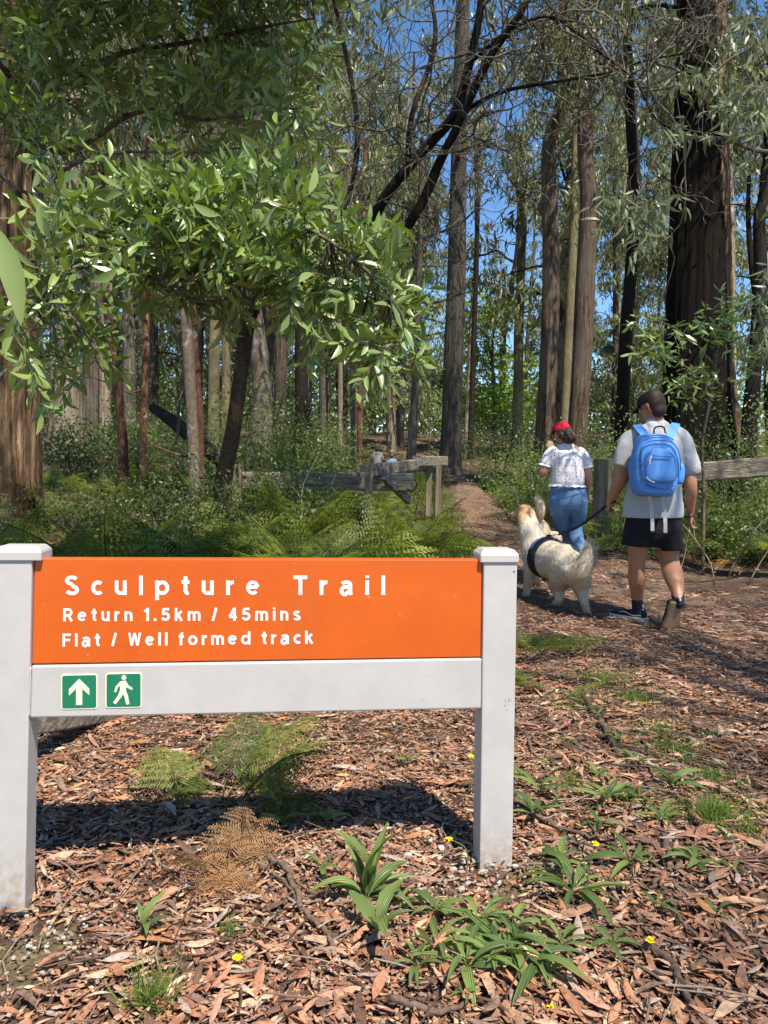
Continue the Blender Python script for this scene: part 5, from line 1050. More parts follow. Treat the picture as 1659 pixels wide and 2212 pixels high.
t = thing('timber_beam', 'old square timber beam propped on the ground behind the sign post', 'beam', on(-1.5, 2.75))
beam(at(-40, 1572, 2.55), at(262, 1528, 3.55), .10, .10, 'beam', M_WOODX, t, .006, 16); beam((-1.42, 2.6, -.1), (-1.42, 2.6, .18), .10, .10, 'prop', M_WOODZ, t)
t = thing('fallen_log', 'fallen dark log leaning through the ferns below the slim stems', 'log', on(at(420, 1000, 13.5).x, 13.5)); q = MB()
W3 = spline([(*at(330, 880, 14.5), .09), (*at(380, 915, 14), .125), (*at(440, 965, 13.5), .14), (*at(500, 1010, 13), .15), (*at(560, 1050, 12.6), .14)], 26); rough_tube(q, W3[:, :3] - np.array(t.location), W3[:, 3], 20, .12, 3, 1.2, 8); q.obj('trunk', M_BARK_DARK, t)
t = thing('fallen_branch', 'pale dead branch twisting up from the fallen log', 'branch', on(at(400, 960, 12.5).x, 12.5)); q = MB()
tube(q, np.array(spline([at(380, 960, 12.6), at(388, 880, 12.5), at(394, 800, 12.4), at(392, 745, 12.4), at(360, 690, 12.3)], 16)) - np.array(t.location), np.linspace(.02, .012, 16), 6); q.obj('stick', M_TWIG, t)

# ------------------------------------------------------------------ sticks and bark on the ground
M_STICK = bark_mat('stick', [(.3, (.05, .034, .025)), (.5, (.15, .105, .08)), (.75, (.27, .20, .155))], zs=1, scale=30, b_str=.4)
def stick(pts, r, label, sides=7, flat=None, name='stick', cat='stick'):
    P = [gp(x, y) + Vector((0, 0, .02 + r * .6)) for x, y in pts]; o = P[0]; W3 = spline([tuple(p - o) for p in P], 5 * len(P)); q = MB()
    W3[1:-1] += rng.normal(0, r * .35, W3[1:-1].shape); tube(q, W3, np.linspace(r, r * .6, len(W3)), sides, flat=flat, amp=.12); b = q.obj(name, M_STICK, label=label, cat=cat, group='sticks and bark on the litter'); b.location = o
stick([(575, 1868), (620, 1898), (640, 1950), (665, 2000), (705, 2035), (718, 2065)], .010, 'bent brown stick running from the dead fern towards the flower')
stick([(560, 1885), (610, 1920), (650, 1975)], .005, 'thin stick lying alongside the bent brown stick')
stick([(1268, 1482), (1266, 1520), (1285, 1560), (1310, 1600), (1332, 1640)], .017, 'crooked thick stick on the path edge beside the grass')
stick([(1395, 2065), (1440, 2095), (1470, 2140), (1490, 2205)], .011, 'dark curved stick in the lower right litter')
stick([(1490, 2112), (1560, 2095), (1659, 2085)], .008, 'straight grey stick reaching the right edge near the bottom')
stick([(1225, 1830), (1290, 1850), (1370, 1885)], .009, 'flat brown bark strip between the plantains', 6, .35, 'bark_strip', 'bark')
stick([(1110, 1740), (1180, 1790), (1260, 1820), (1330, 1830)], .011, 'long bark strip beside the sign post plantain', 6, .35, 'bark_strip', 'bark')
stick([(1420, 1790), (1440, 1850), (1445, 1900), (1400, 1940)], .011, 'curled bark strip in the shaded path litter', 6, .4, 'bark_strip', 'bark')
stick([(1180, 1560), (1240, 1620), (1300, 1660)], .009, 'dark bark strip behind the plantains on the path edge', 6, .4, 'bark_strip', 'bark')
stick([(1080, 1560), (1130, 1590), (1150, 1640)], .010, 'dark root like strip just behind the sign post', 6, .5, 'bark_strip', 'bark')
stick([(1480, 1840), (1560, 1835), (1655, 1832)], .006, 'thin straight twig under the lush grass tuft')
stick([(320, 1705), (370, 1680), (440, 1650)], .010, 'pale stick under the sign beside the lacy fern')
stick([(1225, 1480), (1330, 1472), (1420, 1476)], .007, 'thin twig lying across the path edge grass')
stick([(1450, 1960), (1470, 2010), (1500, 2040)], .006, 'short dark twig in the right hand litter')
stick([(840, 2180), (940, 2210), (1010, 2190)], .008, 'dark twig at the bottom edge below the plantains')
stick([(210, 1960), (250, 1900), (300, 1850)], .003, 'very thin twig standing out of the litter near the dead fern')

# ------------------------------------------------------------------ rosette plants and flowers
def plantain_mat():
    m = leaf_mat('plantain_leaf', (.17, .25, .085), (.28, .44, .07), .42, .45, .32, True); t = m.node_tree; b = t.nodes['Principled BSDF']
    w = nd(t, 'ShaderNodeTexWave', Scale=7.5, Distortion=.4); w.bands_direction = 'Y'; w.wave_type = 'BANDS'; t.links.new(coords(t), w.inputs['Vector']); bump(t, b, w.outputs['Fac'], .5, .01)
    src = b.inputs['Base Color'].links[0].from_socket; t.links.new(mixc(t, 1.0, src, ramp(t, w.outputs['Fac'], [(0, (1.12, 1.1, 1.1)), (.3, (.96, .97, .95)), (1, (.95, .97, .95))]), 'MULTIPLY'), b.inputs['Base Color']); return m
M_PLANTAIN = plantain_mat()
def blade(w, arch, fold, seed, tooth=0):
    us = np.linspace(0, 1, 12); q = MB(); V = []; Q = []; r = random.Random(seed)
    for k, uu in enumerate(us):
        ww = w * (.13 + .87 * math.sin(math.pi * min(1, max(0, (uu - .12) / .88)) ** .8) ** .9) if uu < 1 else .004
        if tooth and k % 2: ww *= 1 - tooth
        z = arch * (uu - 1.25 * uu * uu); y0 = .05 * math.sin(uu * 2.5 + seed)
        V += [(uu, y0 - ww, z + fold * ww + r.uniform(-.006, .006)), (uu, y0 - ww * .5, z + fold * ww * .35), (uu, y0, z - .008), (uu, y0 + ww * .5, z + fold * ww * .35), (uu, y0 + ww, z + fold * ww + r.uniform(-.006, .006))]
    for k in range(11):
        for j in range(4): a = k * 5 + j; Q.append([a, a + 1, a + 6, a + 5])
    return q.add(V, Q).mesh('leaf', M_PLANTAIN)
BL = [blade(.085, .5, .5, 1), blade(.105, .85, .4, 2), blade(.075, .2, .6, 3), blade(.115, .6, .3, 4)]
BR = [blade(.17, .5, .3, 5, .18), blade(.15, .8, .3, 6, .2)]
def rosette(px, py, n, L, label, meshes=BL, up=(.15, 1.0), azim=None, wide=.8):
    p = gp(px, py) + Vector((0, 0, .024)); t = thing('plantain_plant', label, 'plant', p, 0, 'rosette plants in the litter')
    for k in range(n):
        f = link('leaf', rn.choice(meshes), t); s = L * rn.uniform(.7, 1.15); f.scale = (s, s * wide * rn.uniform(.85, 1.2), s); a = k * 2.4 + rn.uniform(-.3, .3) if azim is None else rn.gauss(azim, wide)
        f.rotation_euler = (rn.gauss(0, .25), -rn.uniform(*up), a); f.location = (0, 0, 0)
    return t
t = rosette(790, 1958, 6, .205, 'tall upright ribbed plantain in front of the sign', BL, (.9, 1.35), wide=1.0)
for a, e, s in ((3.3, .35, .15), (.2, .4, .15), (-.3, .15, .14), (2.8, .1, .12), (.6, .55, .15), (2.2, .8, .16)):
    f = link('leaf', BL[rn.randrange(4)], t); f.scale = (s, s * 1.1, s); f.rotation_euler = (0, -e, a)
rosette(815, 2040, 4, .14, 'small broad leaved seedling just before the tall plantain', BR, (.1, .8), wide=1.0)
PLN = [(945, 2065, 8, .15, 'plantain rosette with pale leaves beside the tall one'), (1035, 2015, 8, .14, 'plantain rosette behind the dense weedy patch'), (1010, 2110, 8, .16, 'plantain rosette lowest in the dense weedy patch'), (1085, 2075, 9, .16, 'plantain rosette in the middle of the dense weedy patch'), (1150, 2100, 7, .17, 'plantain rosette with one long leaf pointing to the bottom edge'), (1110, 2030, 7, .13, 'plantain rosette at the top of the dense weedy patch'), (1215, 2060, 7, .13, 'plantain rosette with a yellow flower over it'), (1240, 1945, 10, .20, 'large dark plantain rosette beside the foot of the free post'), (1360, 1880, 7, .17, 'plantain rosette in the shaded litter right of the free post'), (1150, 1775, 9, .15, 'bright plantain rosette hugging the free sign post'), (1165, 1720, 5, .16, 'upright plantain behind the free sign post'), (1310, 1745, 9, .17, 'grey green plantain rosette in the shade beyond the post'), (1425, 1790, 6, .14, 'narrow leaved plantain nearest the bark strips'), (1450, 1715, 6, .15, 'plantain rosette before the bright grass'), (1385, 1745, 5, .13, 'small plantain between two larger rosettes in the shade'), (1330, 1615, 6, .10, 'small plantain right beside the thick stick'), (1290, 1560, 5, .10, 'small plantain before the thick stick'), (1235, 1520, 6, .09, 'little bright plantain behind the free post'), (615, 1795, 6, .13, 'plantain rosette in the sign shadow'), (705, 1790, 5, .12, 'thin leaved plantain in the sign shadow')]
for px, py, n, L, lab in PLN: rosette(px, py, n + 1, L * .78, lab, BL, (-.02, .5) if py > 1850 else (.15, .85))
for k, (px, py) in enumerate(((1180, 1660), (1225, 1620), (1290, 1690), (1370, 1660), (1480, 1660), (1530, 1600), (1590, 1720), (1500, 1880), (1580, 1900), (1420, 1980), (1320, 2060), (1210, 1880), (1150, 1900), (1120, 1690), (940, 1990), (900, 2110), (1000, 2170), (1180, 2130), (870, 1970), (1290, 1800), (1550, 1990))): rosette(px, py, 5 + k % 4, .05 + .012 * (k % 4), 'low green weed ' + ['behind the free post', 'behind the small plantain', 'beside the shaded rosette', 'between path twigs', 'on the open path', 'far along the path edge', 'beside the lush grass', 'below the lush grass', 'by the right edge litter', 'above the rightmost flower', 'right of the weedy patch', 'at the dark rosette', 'touching the free post mound', 'hugging the free post', 'between mound and tall plantain', 'below the broad seedling', 'at the bottom of the weedy patch', 'under the long plantain leaf', 'beside the tall plantain base', 'between post and grey rosette', 'in the right hand litter'][k], BR if k % 3 else BL, (.05, .6))
rosette(1100, 2085, 8, .10, 'toothed weed in the middle of the dense patch', BR, (.05, .5)); rosette(1060, 2050, 8, .09, 'toothed weed low against the gravel mound', BR, (.05, .4)); rosette(310, 2030, 4, .085, 'small toothed seedling left of the yellow flower', BR, (.2, 1.0)); rosette(880, 1660, 5, .07, 'tiny pale seedling behind the sign in the sun', BR, (.2, .9)); rosette(690, 1900, 5, .07, 'small weed beside the tall plantain', BR, (.2, .8))
M_YELLOW = flat_mat('yellow_petal', (.85, .62, .01), .6, .2, .1, 30); M_STEM = flat_mat('flower_stem', (.13, .17, .06), .6, .2, .15, 30)
def flower(px, py, h, label, lean=(0, 0), fx=None):
    hd = None
    if fx: base = gp(*fx); hd = at(px, py, base.y + lean[1]); 
    else: base = gp(px, py); hd = base + Vector((0, 0, h))
    t = thing('yellow_flower', label, 'flower', base, 0, 'yellow daisy like flowers'); q = MB(); top = hd - base
    tube(q, spline([(0, 0, 0), tuple(Vector((top.x * .3, top.y * .3, top.z * .7)) + Vector((.01, 0, 0))), tuple(top)], 8), np.linspace(.0018, .0013, 8), 5); q.obj('stem', M_STEM, t)
    q = MB(); n = 34; a = rng.uniform(0, 6.28, n); el = np.repeat([.1, .5, 1.0], [16, 10, 8]); D = np.stack([np.cos(a) * np.cos(el), np.sin(a) * np.cos(el), np.sin(el)], 1); D = D + np.array([0, -.25, .0]); leaves(q, np.tile(np.array(top), (n, 1)), D, np.repeat([.013, .010, .007], [16, 10, 8]), .0042, 'mid', np.array([0, -.3, 1.]) + rng.normal(size=(n, 3)) * .2); q.obj('flower_head', M_YELLOW, t)
flower(513, 2098, .03, 'yellow flower lying on the litter before the dead fern')
flower(1018, 1633, .1, 'yellow flower behind the free post, upper of two', fx=(1010, 1720)); flower(1030, 1665, .1, 'small yellow flower behind the free post, lower of two', fx=(1018, 1720))
flower(970, 1812, .1, 'nodding orange yellow flower by the free post foot', fx=(1010, 1880)); flower(1404, 2030, .05, 'yellow flower above the rightmost plantain of the weedy patch', fx=(1390, 2075)); flower(1192, 2176, .03, 'yellow flower at the bottom edge below the weedy patch', fx=(1190, 2195)); flower(1285, 1822, .05, 'tiny yellow bud on a tall thin stem', fx=(1262, 1935))

M_STALK = flat_mat('dry_stalk', (.30, .24, .16), .8, .2, .3, 20)
for k, (px, py, Y, h, dx) in enumerate(((668, 1190, 8.3, 1.3, .1), (735, 1180, 7.6, .7, .15), (390, 1180, 9, .8, .05), (1460, 1190, 8.2, .75, .25), (1545, 1200, 8.0, .9, -.2), (1575, 1190, 8.4, 1.1, .1), (1620, 1200, 7.8, .8, .2), (1160, 1150, 11, .9, -.25), (1130, 1120, 12, 1.0, .2), (560, 1190, 7.0, .5, -.1), (1500, 1180, 9, 1.0, .05), (250, 1180, 8.5, .7, .1))):
    p = at(px, py, Y); b = on(p.x, Y); q = MB(); w = wander((0, 0, 0), (dx, 0, 1), h, 7, .16, 0, rn); tube(q, w, np.linspace(.008, .003, 8), 5); w2 = wander(w[4], (-dx - .4, .2, .7), h * .35, 4, .25, 0, rn); tube(q, w2, np.linspace(.004, .002, 5), 4)
    o = q.obj('dry_stalk', M_STALK, label='dry %s stalk standing %s' % (['tall', 'short', 'leaning', 'forked'][k % 4], near_land(px) + (' behind the fence' if Y > 10.5 else ' before the fence' if px > 1100 else ' before the barrier')), cat='stalk', group='dry stalks in the undergrowth'); o.location = b
# ------------------------------------------------------------------ people and dogs: shaped limbs grown together into one skin
def chain_mesh(mb, pts, hint=(1, 0, 0), n=None, sides=18):
    """pts: (x,y,z,rx,ry); rounded ends"""
    A = np.array([tuple(p) for p in pts], float); n = n or max(10, 5 * len(A)); A = spline(A, n); A[:, 3:] = np.maximum(A[:, 3:], .002)
    P = A[:, :3]; T = unit(np.gradient(P, axis=0)); rings = []; a = np.arange(sides) / sides * 2 * math.pi
    def ring(c, t, rx, ry):
        h = np.array(hint, float); u_ = h - t * (h @ t)
        if np.linalg.norm(u_) < .1: h = np.array([0, 1, .3]); u_ = h - t * (h @ t)
        u_ = unit(u_); v_ = np.cross(t, u_); return c + np.cos(a)[:, None] * u_ * rx + np.sin(a)[:, None] * v_ * ry
    for s in (.97, .8, .5, .2): rings.append(ring(P[0] - T[0] * min(A[0, 3], A[0, 4]) * s, T[0], A[0, 3] * math.sqrt(1 - s * s), A[0, 4] * math.sqrt(1 - s * s)))
    for k in range(n): rings.append(ring(P[k], T[k], A[k, 3], A[k, 4]))
    for s in (.2, .5, .8, .97): rings.append(ring(P[-1] + T[-1] * min(A[-1, 3], A[-1, 4]) * s, T[-1], A[-1, 3] * math.sqrt(1 - s * s), A[-1, 4] * math.sqrt(1 - s * s)))
    m = len(rings); i = np.arange(sides); i1 = (i + 1) % sides
    Q = np.concatenate([np.stack([k * sides + i, k * sides + i1, (k + 1) * sides + i1, (k + 1) * sides + i], 1) for k in range(m - 1)])
    V = np.concatenate(rings + [[rings[0].mean(0)], [rings[-1].mean(0)]]); c = m * sides
    mb.add(V, Q, np.concatenate([np.stack([np.full(sides, c), i1, i], 1), np.stack([np.full(sides, c + 1), (m - 1) * sides + i, (m - 1) * sides + i1], 1)]))
def grow(name, chains, voxel, smooth, mat, parent, tintf=None, wrinkle=None, cuts=(), **k):
    """grow the chains together into one continuous surface"""
    mb = MB()
    for ch in chains:
        if isinstance(ch, tuple): chain_mesh(mb, ch[0], ch[1])
        else: chain_mesh(mb, ch)
    o = np.array(parent.location); me = mb.mesh('t', mat, origin=o); ob = bpy.data.objects.new('t', me); C.objects.link(ob)
    m = ob.modifiers.new('r', 'REMESH'); m.mode = 'VOXEL'; m.voxel_size = voxel; m.use_smooth_shade = True
    if smooth: m = ob.modifiers.new('s', 'SMOOTH'); m.factor = .5; m.iterations = smooth
    dg = bpy.context.evaluated_depsgraph_get(); dg.update(); e = bpy.data.meshes.new_from_object(ob.evaluated_get(dg)); bpy.data.objects.remove(ob); bpy.data.meshes.remove(me)
    nv = len(e.vertices); V = np.zeros(nv * 3, np.float32); e.vertices.foreach_get('co', V); V = V.reshape(-1, 3)
    if wrinkle:
        N = np.zeros(nv * 3, np.float32); e.vertices.foreach_get('normal', N); N = N.reshape(-1, 3); d = np.array([wrinkle(v) for v in V], np.float32); V = V + N * d[:, None]; e.vertices.foreach_set('co', V.ravel())
    for pt, nr, rad in cuts:                             # cloth ends cleanly at hems and cuffs
        d0 = V - (np.array(pt[:3]) - o); nr = unit(np.array(nr, float)); h = d0 @ nr; m_ = (h > 0) & (np.linalg.norm(d0, axis=1) < rad); V[m_] -= (h[m_] * .97)[:, None] * nr; e.vertices.foreach_set('co', V.astype(np.float32).ravel())
    for at_ in list(e.color_attributes): e.color_attributes.remove(at_)
    ca = e.color_attributes.new('tint', 'FLOAT_COLOR', 'POINT'); cc = np.ones((nv, 4), np.float32)
    if tintf: cc[:, :3] = np.array([tintf(v) for v in V])
    ca.data.foreach_set('color', cc.ravel()); e.materials.clear(); e.materials.append(mat)
    for p in e.polygons: p.use_smooth = True
    e.name = name; e.update(); return link(name, e, parent, **k)
def skin_mat(name, col):
    m, t, b = newmat(name); v = coords(t); c = ramp(t, nz(t, v, 14, 4), [(.3, tuple(x * .88 for x in col)), (.7, tuple(min(1, x * 1.08) for x in col))]); t.links.new(mixc(t, 1.0, c, attr(t), 'MULTIPLY'), b.inputs['Base Color']); b.inputs['Roughness'].default_value = .5
    b.inputs['Subsurface Weight'].default_value = .12; b.inputs['Subsurface Radius'].default_value = (.012, .005, .003); b.inputs['Subsurface Scale'].default_value = .5; return m
def cloth_mat(name, col, fine=220, b_=.25, rough=.85, var=.06):
    m, t, b = newmat(name); v = coords(t); c = ramp(t, nz(t, v, 5, 3), [(.3, tuple(x * (1 - var) for x in col)), (.7, tuple(min(1, x * (1 + var)) for x in col))]); t.links.new(mixc(t, 1.0, c, attr(t), 'MULTIPLY'), b.inputs['Base Color']); b.inputs['Roughness'].default_value = rough; b.inputs['Specular IOR Level'].default_value = .2
    bump(t, b, nz(t, v, 9, 4, .55, .4), b_, .03); return m
M_SKIN = skin_mat('tanned_skin', (.40, .185, .10)); M_SKIN2 = skin_mat('fair_skin', (.44, .225, .14))
M_TEE = cloth_mat('grey_cotton', (.40, .40, .405), b_=.45); M_BLACK = cloth_mat('black_cloth', (.014, .013, .015), b_=.5); M_CAPB = cloth_mat('black_cap', (.016, .014, .016)); M_SOCK = cloth_mat('dark_sock', (.022, .022, .032)); M_HAIR = flat_mat('dark_hair', (.028, .017, .011), .6, .3, .4, 120, .8, 160)
M_PACK = cloth_mat('blue_nylon', (.10, .28, .68), b_=.3, rough=.55); M_PACKD = cloth_mat('blue_zip', (.04, .12, .36), b_=.1, rough=.5); M_WEB = cloth_mat('grey_webbing', (.42, .44, .45), b_=.1); M_STRAPB = cloth_mat('black_webbing', (.012, .011, .012), b_=.1, rough=.6)
M_GUMSOLE = flat_mat('gum_sole', (.30, .20, .11), .7, .3, .15, 40, .4, 90); M_SHOEW = flat_mat('white_rubber', (.66, .62, .56), .6, .3, .1, 30); M_SHOEK = cloth_mat('black_suede', (.028, .03, .026)); M_METAL = flat_mat('steel', (.5, .48, .45), .35, .5, .1, 20, metal=.9); M_WHITE = flat_mat('white_print', (.75, .75, .74), .6)
def wr(amp, f, s=0):
    return lambda v: amp * (noise.noise(Vector((v[0] * f + s, v[1] * f, v[2] * f * .45))) + .5 * noise.noise(Vector((v[0] * f * 2.1, v[1] * f * 2.1 + s, v[2] * f * 1.3))))

def person_kit(Y0, k):
    """c(px,py,rx[,ry,dy]): a joint seen at a spot of the photograph"""
    def c(px, py, rx, ry=None, dy=0): p = at(px, py, Y0 + dy); return (p.x, p.y, p.z, rx, ry if ry else rx)
    return c
def head_build(root, ctr, yaw, pitch, s, skin, extra=()):
    """a head with brow, nose, jaw, mouth, ears and eyes, facing +y before turning; returns chains in world space and a placer"""
    Mx = Matrix.Translation(Vector(ctr)) @ Matrix.Rotation(yaw, 4, 'Z') @ Matrix.Rotation(pitch, 4, 'X') @ Matrix.Scale(s, 4)
    def ch(*pts): return [(*(Mx @ Vector(p[:3])), p[3] * s, (p[4] if len(p) > 4 else p[3]) * s) for p in pts]
    hx = tuple((Mx.to_3x3() @ Vector((1, 0, 0))).normalized())
    cs = [(ch((0, -.02, -.02, .066, .078), (0, -.005, .045, .074, .092), (0, .0, .075, .058, .07)), hx),
          (ch((0, .045, -.015, .056, .05), (0, .058, -.065, .042, .034), (0, .066, -.092, .024, .02)), hx),
          (ch((0, .088, .02, .009), (0, .105, -.012, .012), (0, .112, -.026, .013)), hx), (ch((-.016, .094, -.03, .009), (.016, .094, -.03, .009)), hx),
          (ch((-.03, .082, .034, .011), (.03, .082, .034, .011)), hx), (ch((-.02, .087, -.056, .007), (0, .093, -.055, .008), (.02, .087, -.056, .007)), hx), (ch((-.018, .086, -.066, .008), (0, .091, -.067, .009), (.018, .086, -.066, .008)), hx)]
    for sg in (-1, 1): cs.append(ch((sg * .076, -.012, .022, .010, .016), (sg * .083, -.018, .0, .009, .016), (sg * .077, -.012, -.022, .008, .011)))
    def place(q, name, mat, par=root):
        o = q.obj(name, mat, par); o.matrix_world = Matrix.Identity(4); return o
    return cs, Mx
def world_obj(q, name, mat, root, **k): return q.obj(name, mat, root, origin=root.location, **k)
def eyes(root, Mx):
    for sg in (-1, 1):
        q = MB(); bm = bmesh.new(); bmesh.ops.create_uvsphere(bm, u_segments=12, v_segments=8, radius=.0115, matrix=Matrix.Translation((sg * .031, .080, .012))); bmesh.ops.transform(bm, matrix=Mx, verts=bm.verts); addbm(q, bm); e = world_obj(q, 'eye', M_WHITE, root)
        q = MB(); bm = bmesh.new(); bmesh.ops.create_uvsphere(bm, u_segments=10, v_segments=6, radius=.006, matrix=Matrix.Translation((sg * .031, .0875, .012))); bmesh.ops.transform(bm, matrix=Mx, verts=bm.verts); addbm(q, bm); i_ = q.obj('iris', M_HAIR, e, origin=root.location)
def dome(Mx, rx, ry, rz, z0, mat, root, name, ctr=(0, 0, 0), cut=None, thick=0):
    """cap crown: upper part of an ellipsoid with a seam button"""
    q = MB(); V = []; nu, nv_ = 28, 10
    for j in range(nv_ + 1):
        ph = z0 + (math.pi / 2 - z0) * j / nv_
        for i in range(nu):
            a = i / nu * 2 * math.pi; V.append(tuple(Mx @ Vector((ctr[0] + rx * math.cos(ph) * math.cos(a) * (1 + .012 * abs(math.sin(3 * a))), ctr[1] + ry * math.cos(ph) * math.sin(a), ctr[2] + rz * math.sin(ph)))))
    Q = [[j * nu + i, j * nu + (i + 1) % nu, (j + 1) * nu + (i + 1) % nu, (j + 1) * nu + i] for j in range(nv_) for i in range(nu)]
    return world_obj(q.add(V, Q), name, mat, root)
def brim(Mx, w, l, z, y0, mat, root, par, droop=.02):
    q = MB(); V = []; n = 14; m = 6
    for top in (0, .004):
        for j in range(m + 1):
            for i in range(n + 1):
                a = -1 + 2 * i / n; x = w * a; yy = y0 * math.sqrt(max(0, 1 - (a * .9) ** 2)); out = l * math.sqrt(max(0, 1 - abs(a) ** 2.4)); V.append(tuple(Mx @ Vector((x, yy + out * j / m, z - droop * a * a - .012 * j / m + top))))
    k = (n + 1) * (m + 1); Q = []
    for b in (0, k):
        for j in range(m):
            for i in range(n): a = b + j * (n + 1) + i; Q.append([a, a + 1, a + n + 2, a + n + 1] if b else [a + n + 1, a + n + 2, a + 1, a])
    for i in range(n): a = m * (n + 1) + i; Q.append([a, a + 1, a + 1 + k, a + k])
    o = q.add(V, Q).obj('cap_brim', mat, par, origin=root.location); return o
def ribbon(pts, w, mat, root, name, wd=None, th=.003, n=18, par=None, nrm=None):
    """flat strap through world points; wd is the direction of its width"""
    P = spline([tuple(p) for p in pts], n); T = unit(np.gradient(P, axis=0)); q = MB(); V = []
    for p, t_ in zip(P, T):
        x = np.array(wd, float) - t_ * (np.array(wd, float) @ t_); x = unit(x); nn = np.cross(t_, x)
        V += [p - x * w / 2 - nn * th / 2, p + x * w / 2 - nn * th / 2, p + x * w / 2 + nn * th / 2, p - x * w / 2 + nn * th / 2]
    Q = []
    for k in range(n - 1):
        for j in range(4): a = k * 4; Q.append([a + j, a + (j + 1) % 4, a + 4 + (j + 1) % 4, a + 4 + j])
    Q += [[3, 2, 1, 0], [4 * n - 4, 4 * n - 3, 4 * n - 2, 4 * n - 1]]
    q.add(V, Q); o = q.obj(name, mat, par or root, origin=root.location, smooth=False); return o
def wristhand(c, wrist, d, side, hl=.17, curl=1.0, thumb_side=1):
    """chains of a hand: palm, four bent fingers of unequal length, thumb from the palm's side"""
    w = np.array(wrist[:3]); d = unit(np.array(d, float)); s = np.array(side, float); s = unit(s - d * (s @ d)); n_ = np.cross(d, s); out = []
    pe = w + d * hl * .5
    out.append(([(*w, .026, .019), (*(w + d * hl * .22), .036, .019), (*pe, .040, .016)], tuple(s)))
    for k, L in enumerate((.78, .9, .85, .68)):
        b = pe + s * (k - 1.5) * .0185; L *= hl * .48; a1, a2 = .5 * curl, 1.25 * curl
        p1 = b + (d * math.cos(a1) + n_ * math.sin(a1)) * L * .45; p2 = p1 + (d * math.cos(a2) + n_ * math.sin(a2)) * L * .32; p3 = p2 + (d * math.cos(a2 * 1.5) + n_ * math.sin(a2 * 1.5)) * L * .25
        out.append([(*b, .0095, .0095), (*p1, .009, .009), (*p2, .0085, .0085), (*p3, .0075, .0075)])
    b = w + d * hl * .18 + s * .03 * thumb_side; t1 = b + unit(d * .7 + s * .6 * thumb_side + n_ * .4) * .035; t2 = t1 + unit(d * .9 + n_ * .6) * .03
    out.append([(*b, .013, .013), (*t1, .011, .011), (*t2, .009, .009)]); return out
def shoe(root, heel, toe_dir, up_dir, L, upper, sole, stripe=None, wf=1.0):
    """low canvas shoe: sole slab, rounded upper, collar"""
    x = Vector(toe_dir).normalized(); z = Vector(up_dir); z = (z - x * x.dot(z)).normalized(); y = z.cross(x); Mx = Matrix((x, y, z)).transposed().to_4x4(); Mx.translation = Vector(heel)
    def out(u_): return wf * [.032, .037, .036, .034, .040, .046, .046, .038, .016][int(round(u_ * 8))]
    us = [i / 8 for i in range(9)]; ring = [(u_ * L, out(u_)) for u_ in us] + [(u_ * L, -out(u_)) for u_ in reversed(us)]
    q = MB(); V = []; lv = [(0, .97), (.006, 1.03), (.024, 1.03), (.028, .97)]
    for h, s in lv: V += [tuple(Mx @ Vector((L / 2 + (a - L / 2) * s + (.0), b * s, h))) for a, b in ring]
    m = len(ring); Q = [[k * m + i, k * m + (i + 1) % m, (k + 1) * m + (i + 1) % m, (k + 1) * m + i] for k in range(3) for i in range(m)]; V += [tuple(Mx @ Vector((L / 2, 0, 0))), tuple(Mx @ Vector((L / 2, 0, .028)))]
    T = [[4 * m, (i + 1) % m, i] for i in range(m)] + [[4 * m + 1, 3 * m + i, 3 * m + (i + 1) % m] for i in range(m)]
    world_obj(q.add(V, Q, T), 'shoe_sole', sole, root, smooth=False)
    def c(u_, h, rx, ry): p = Mx @ Vector((u_ * L, 0, h)); return (*p, rx, ry)
    grow('shoe', [([c(.12, .045, .033 * wf, .04), c(.3, .045, .034 * wf, .04), c(.55, .042, .040 * wf, .032), (c(.8, .036, .040 * wf, .022)), c(.93, .034, .026 * wf, .014)], tuple(y)), ([c(.16, .05, .034, .034), c(.15, .075, .033, .036)], tuple(y))], .006, 3, upper, root)
    if stripe:
        for sg in (-1, 1): ribbon([Mx @ Vector((L * a, sg * (.043 - .004 * abs(a - .5)), h)) for a, h in ((.1, .045), (.35, .04), (.55, .06), (.7, .05))], .006, stripe, root, 'shoe_stripe', wd=z, th=.002, n=10)

# ---------------- the man
YM = 5.62; c = person_kit(YM, 0); base = on(at(1412, 1360, YM).x, YM)
man = thing('person', 'person in grey tee, black shorts and black cap walking away with a blue backpack', 'person', base)
hc = at(1408, 882, YM); hch, HM = head_build(man, hc, R(38), R(-24), 1.0, M_SKIN)
lw = c(1319, 1078, .03, None, .1); rw = c(1491, 1108, .028, None, .06)
fl = at(1377, 1338, 5.80); zfl = gz(fl.x, 5.8); fr = at(1464, 1303, 5.34)
ch = [([c(1412, 1148, .15, .11), c(1412, 1080, .15, .11), c(1414, 1000, .165, .115), c(1417, 940, .15, .085), c(1416, 915, .07, .065)], (1, 0, 0)), [c(1417, 918, .062), c(1413, 896, .056, None, .02), (*hc, .06, .06)],
      [c(1376, 938, .055), c(1362, 950, .058), c(1350, 1000, .056), c(1338, 1040, .050, None, .03), c(1330, 1058, .044, None, .06), lw], [c(1462, 940, .055), c(1474, 952, .056), c(1486, 1005, .05), c(1492, 1052, .047, None, -.02), c(1492, 1080, .038, None, .02), rw],
      [c(1385, 1140, .09), c(1379, 1180, .078, None, .03), c(1375, 1222, .062, None, .06), c(1375.5, 1252, .066, .062, .08), c(1376, 1285, .046, None, .14), c(1376.5, 1312, .036, .042, .18)],
      [c(1438, 1140, .10), c(1442, 1180, .088, None, .03), c(1446, 1214, .072, None, .02), c(1455, 1246, .074, .07, -.08), c(1462, 1274, .048, None, -.19), c(1465, 1298, .036, .042, -.25)]]
ch += wristhand(None, lw, np.array(at(1314, 1092, YM + .13)) - np.array(lw[:3]), (0, 1, .2), curl=1.35) + wristhand(None, rw, (-.02, .05, -1), (0, 1, 0), curl=1.1)
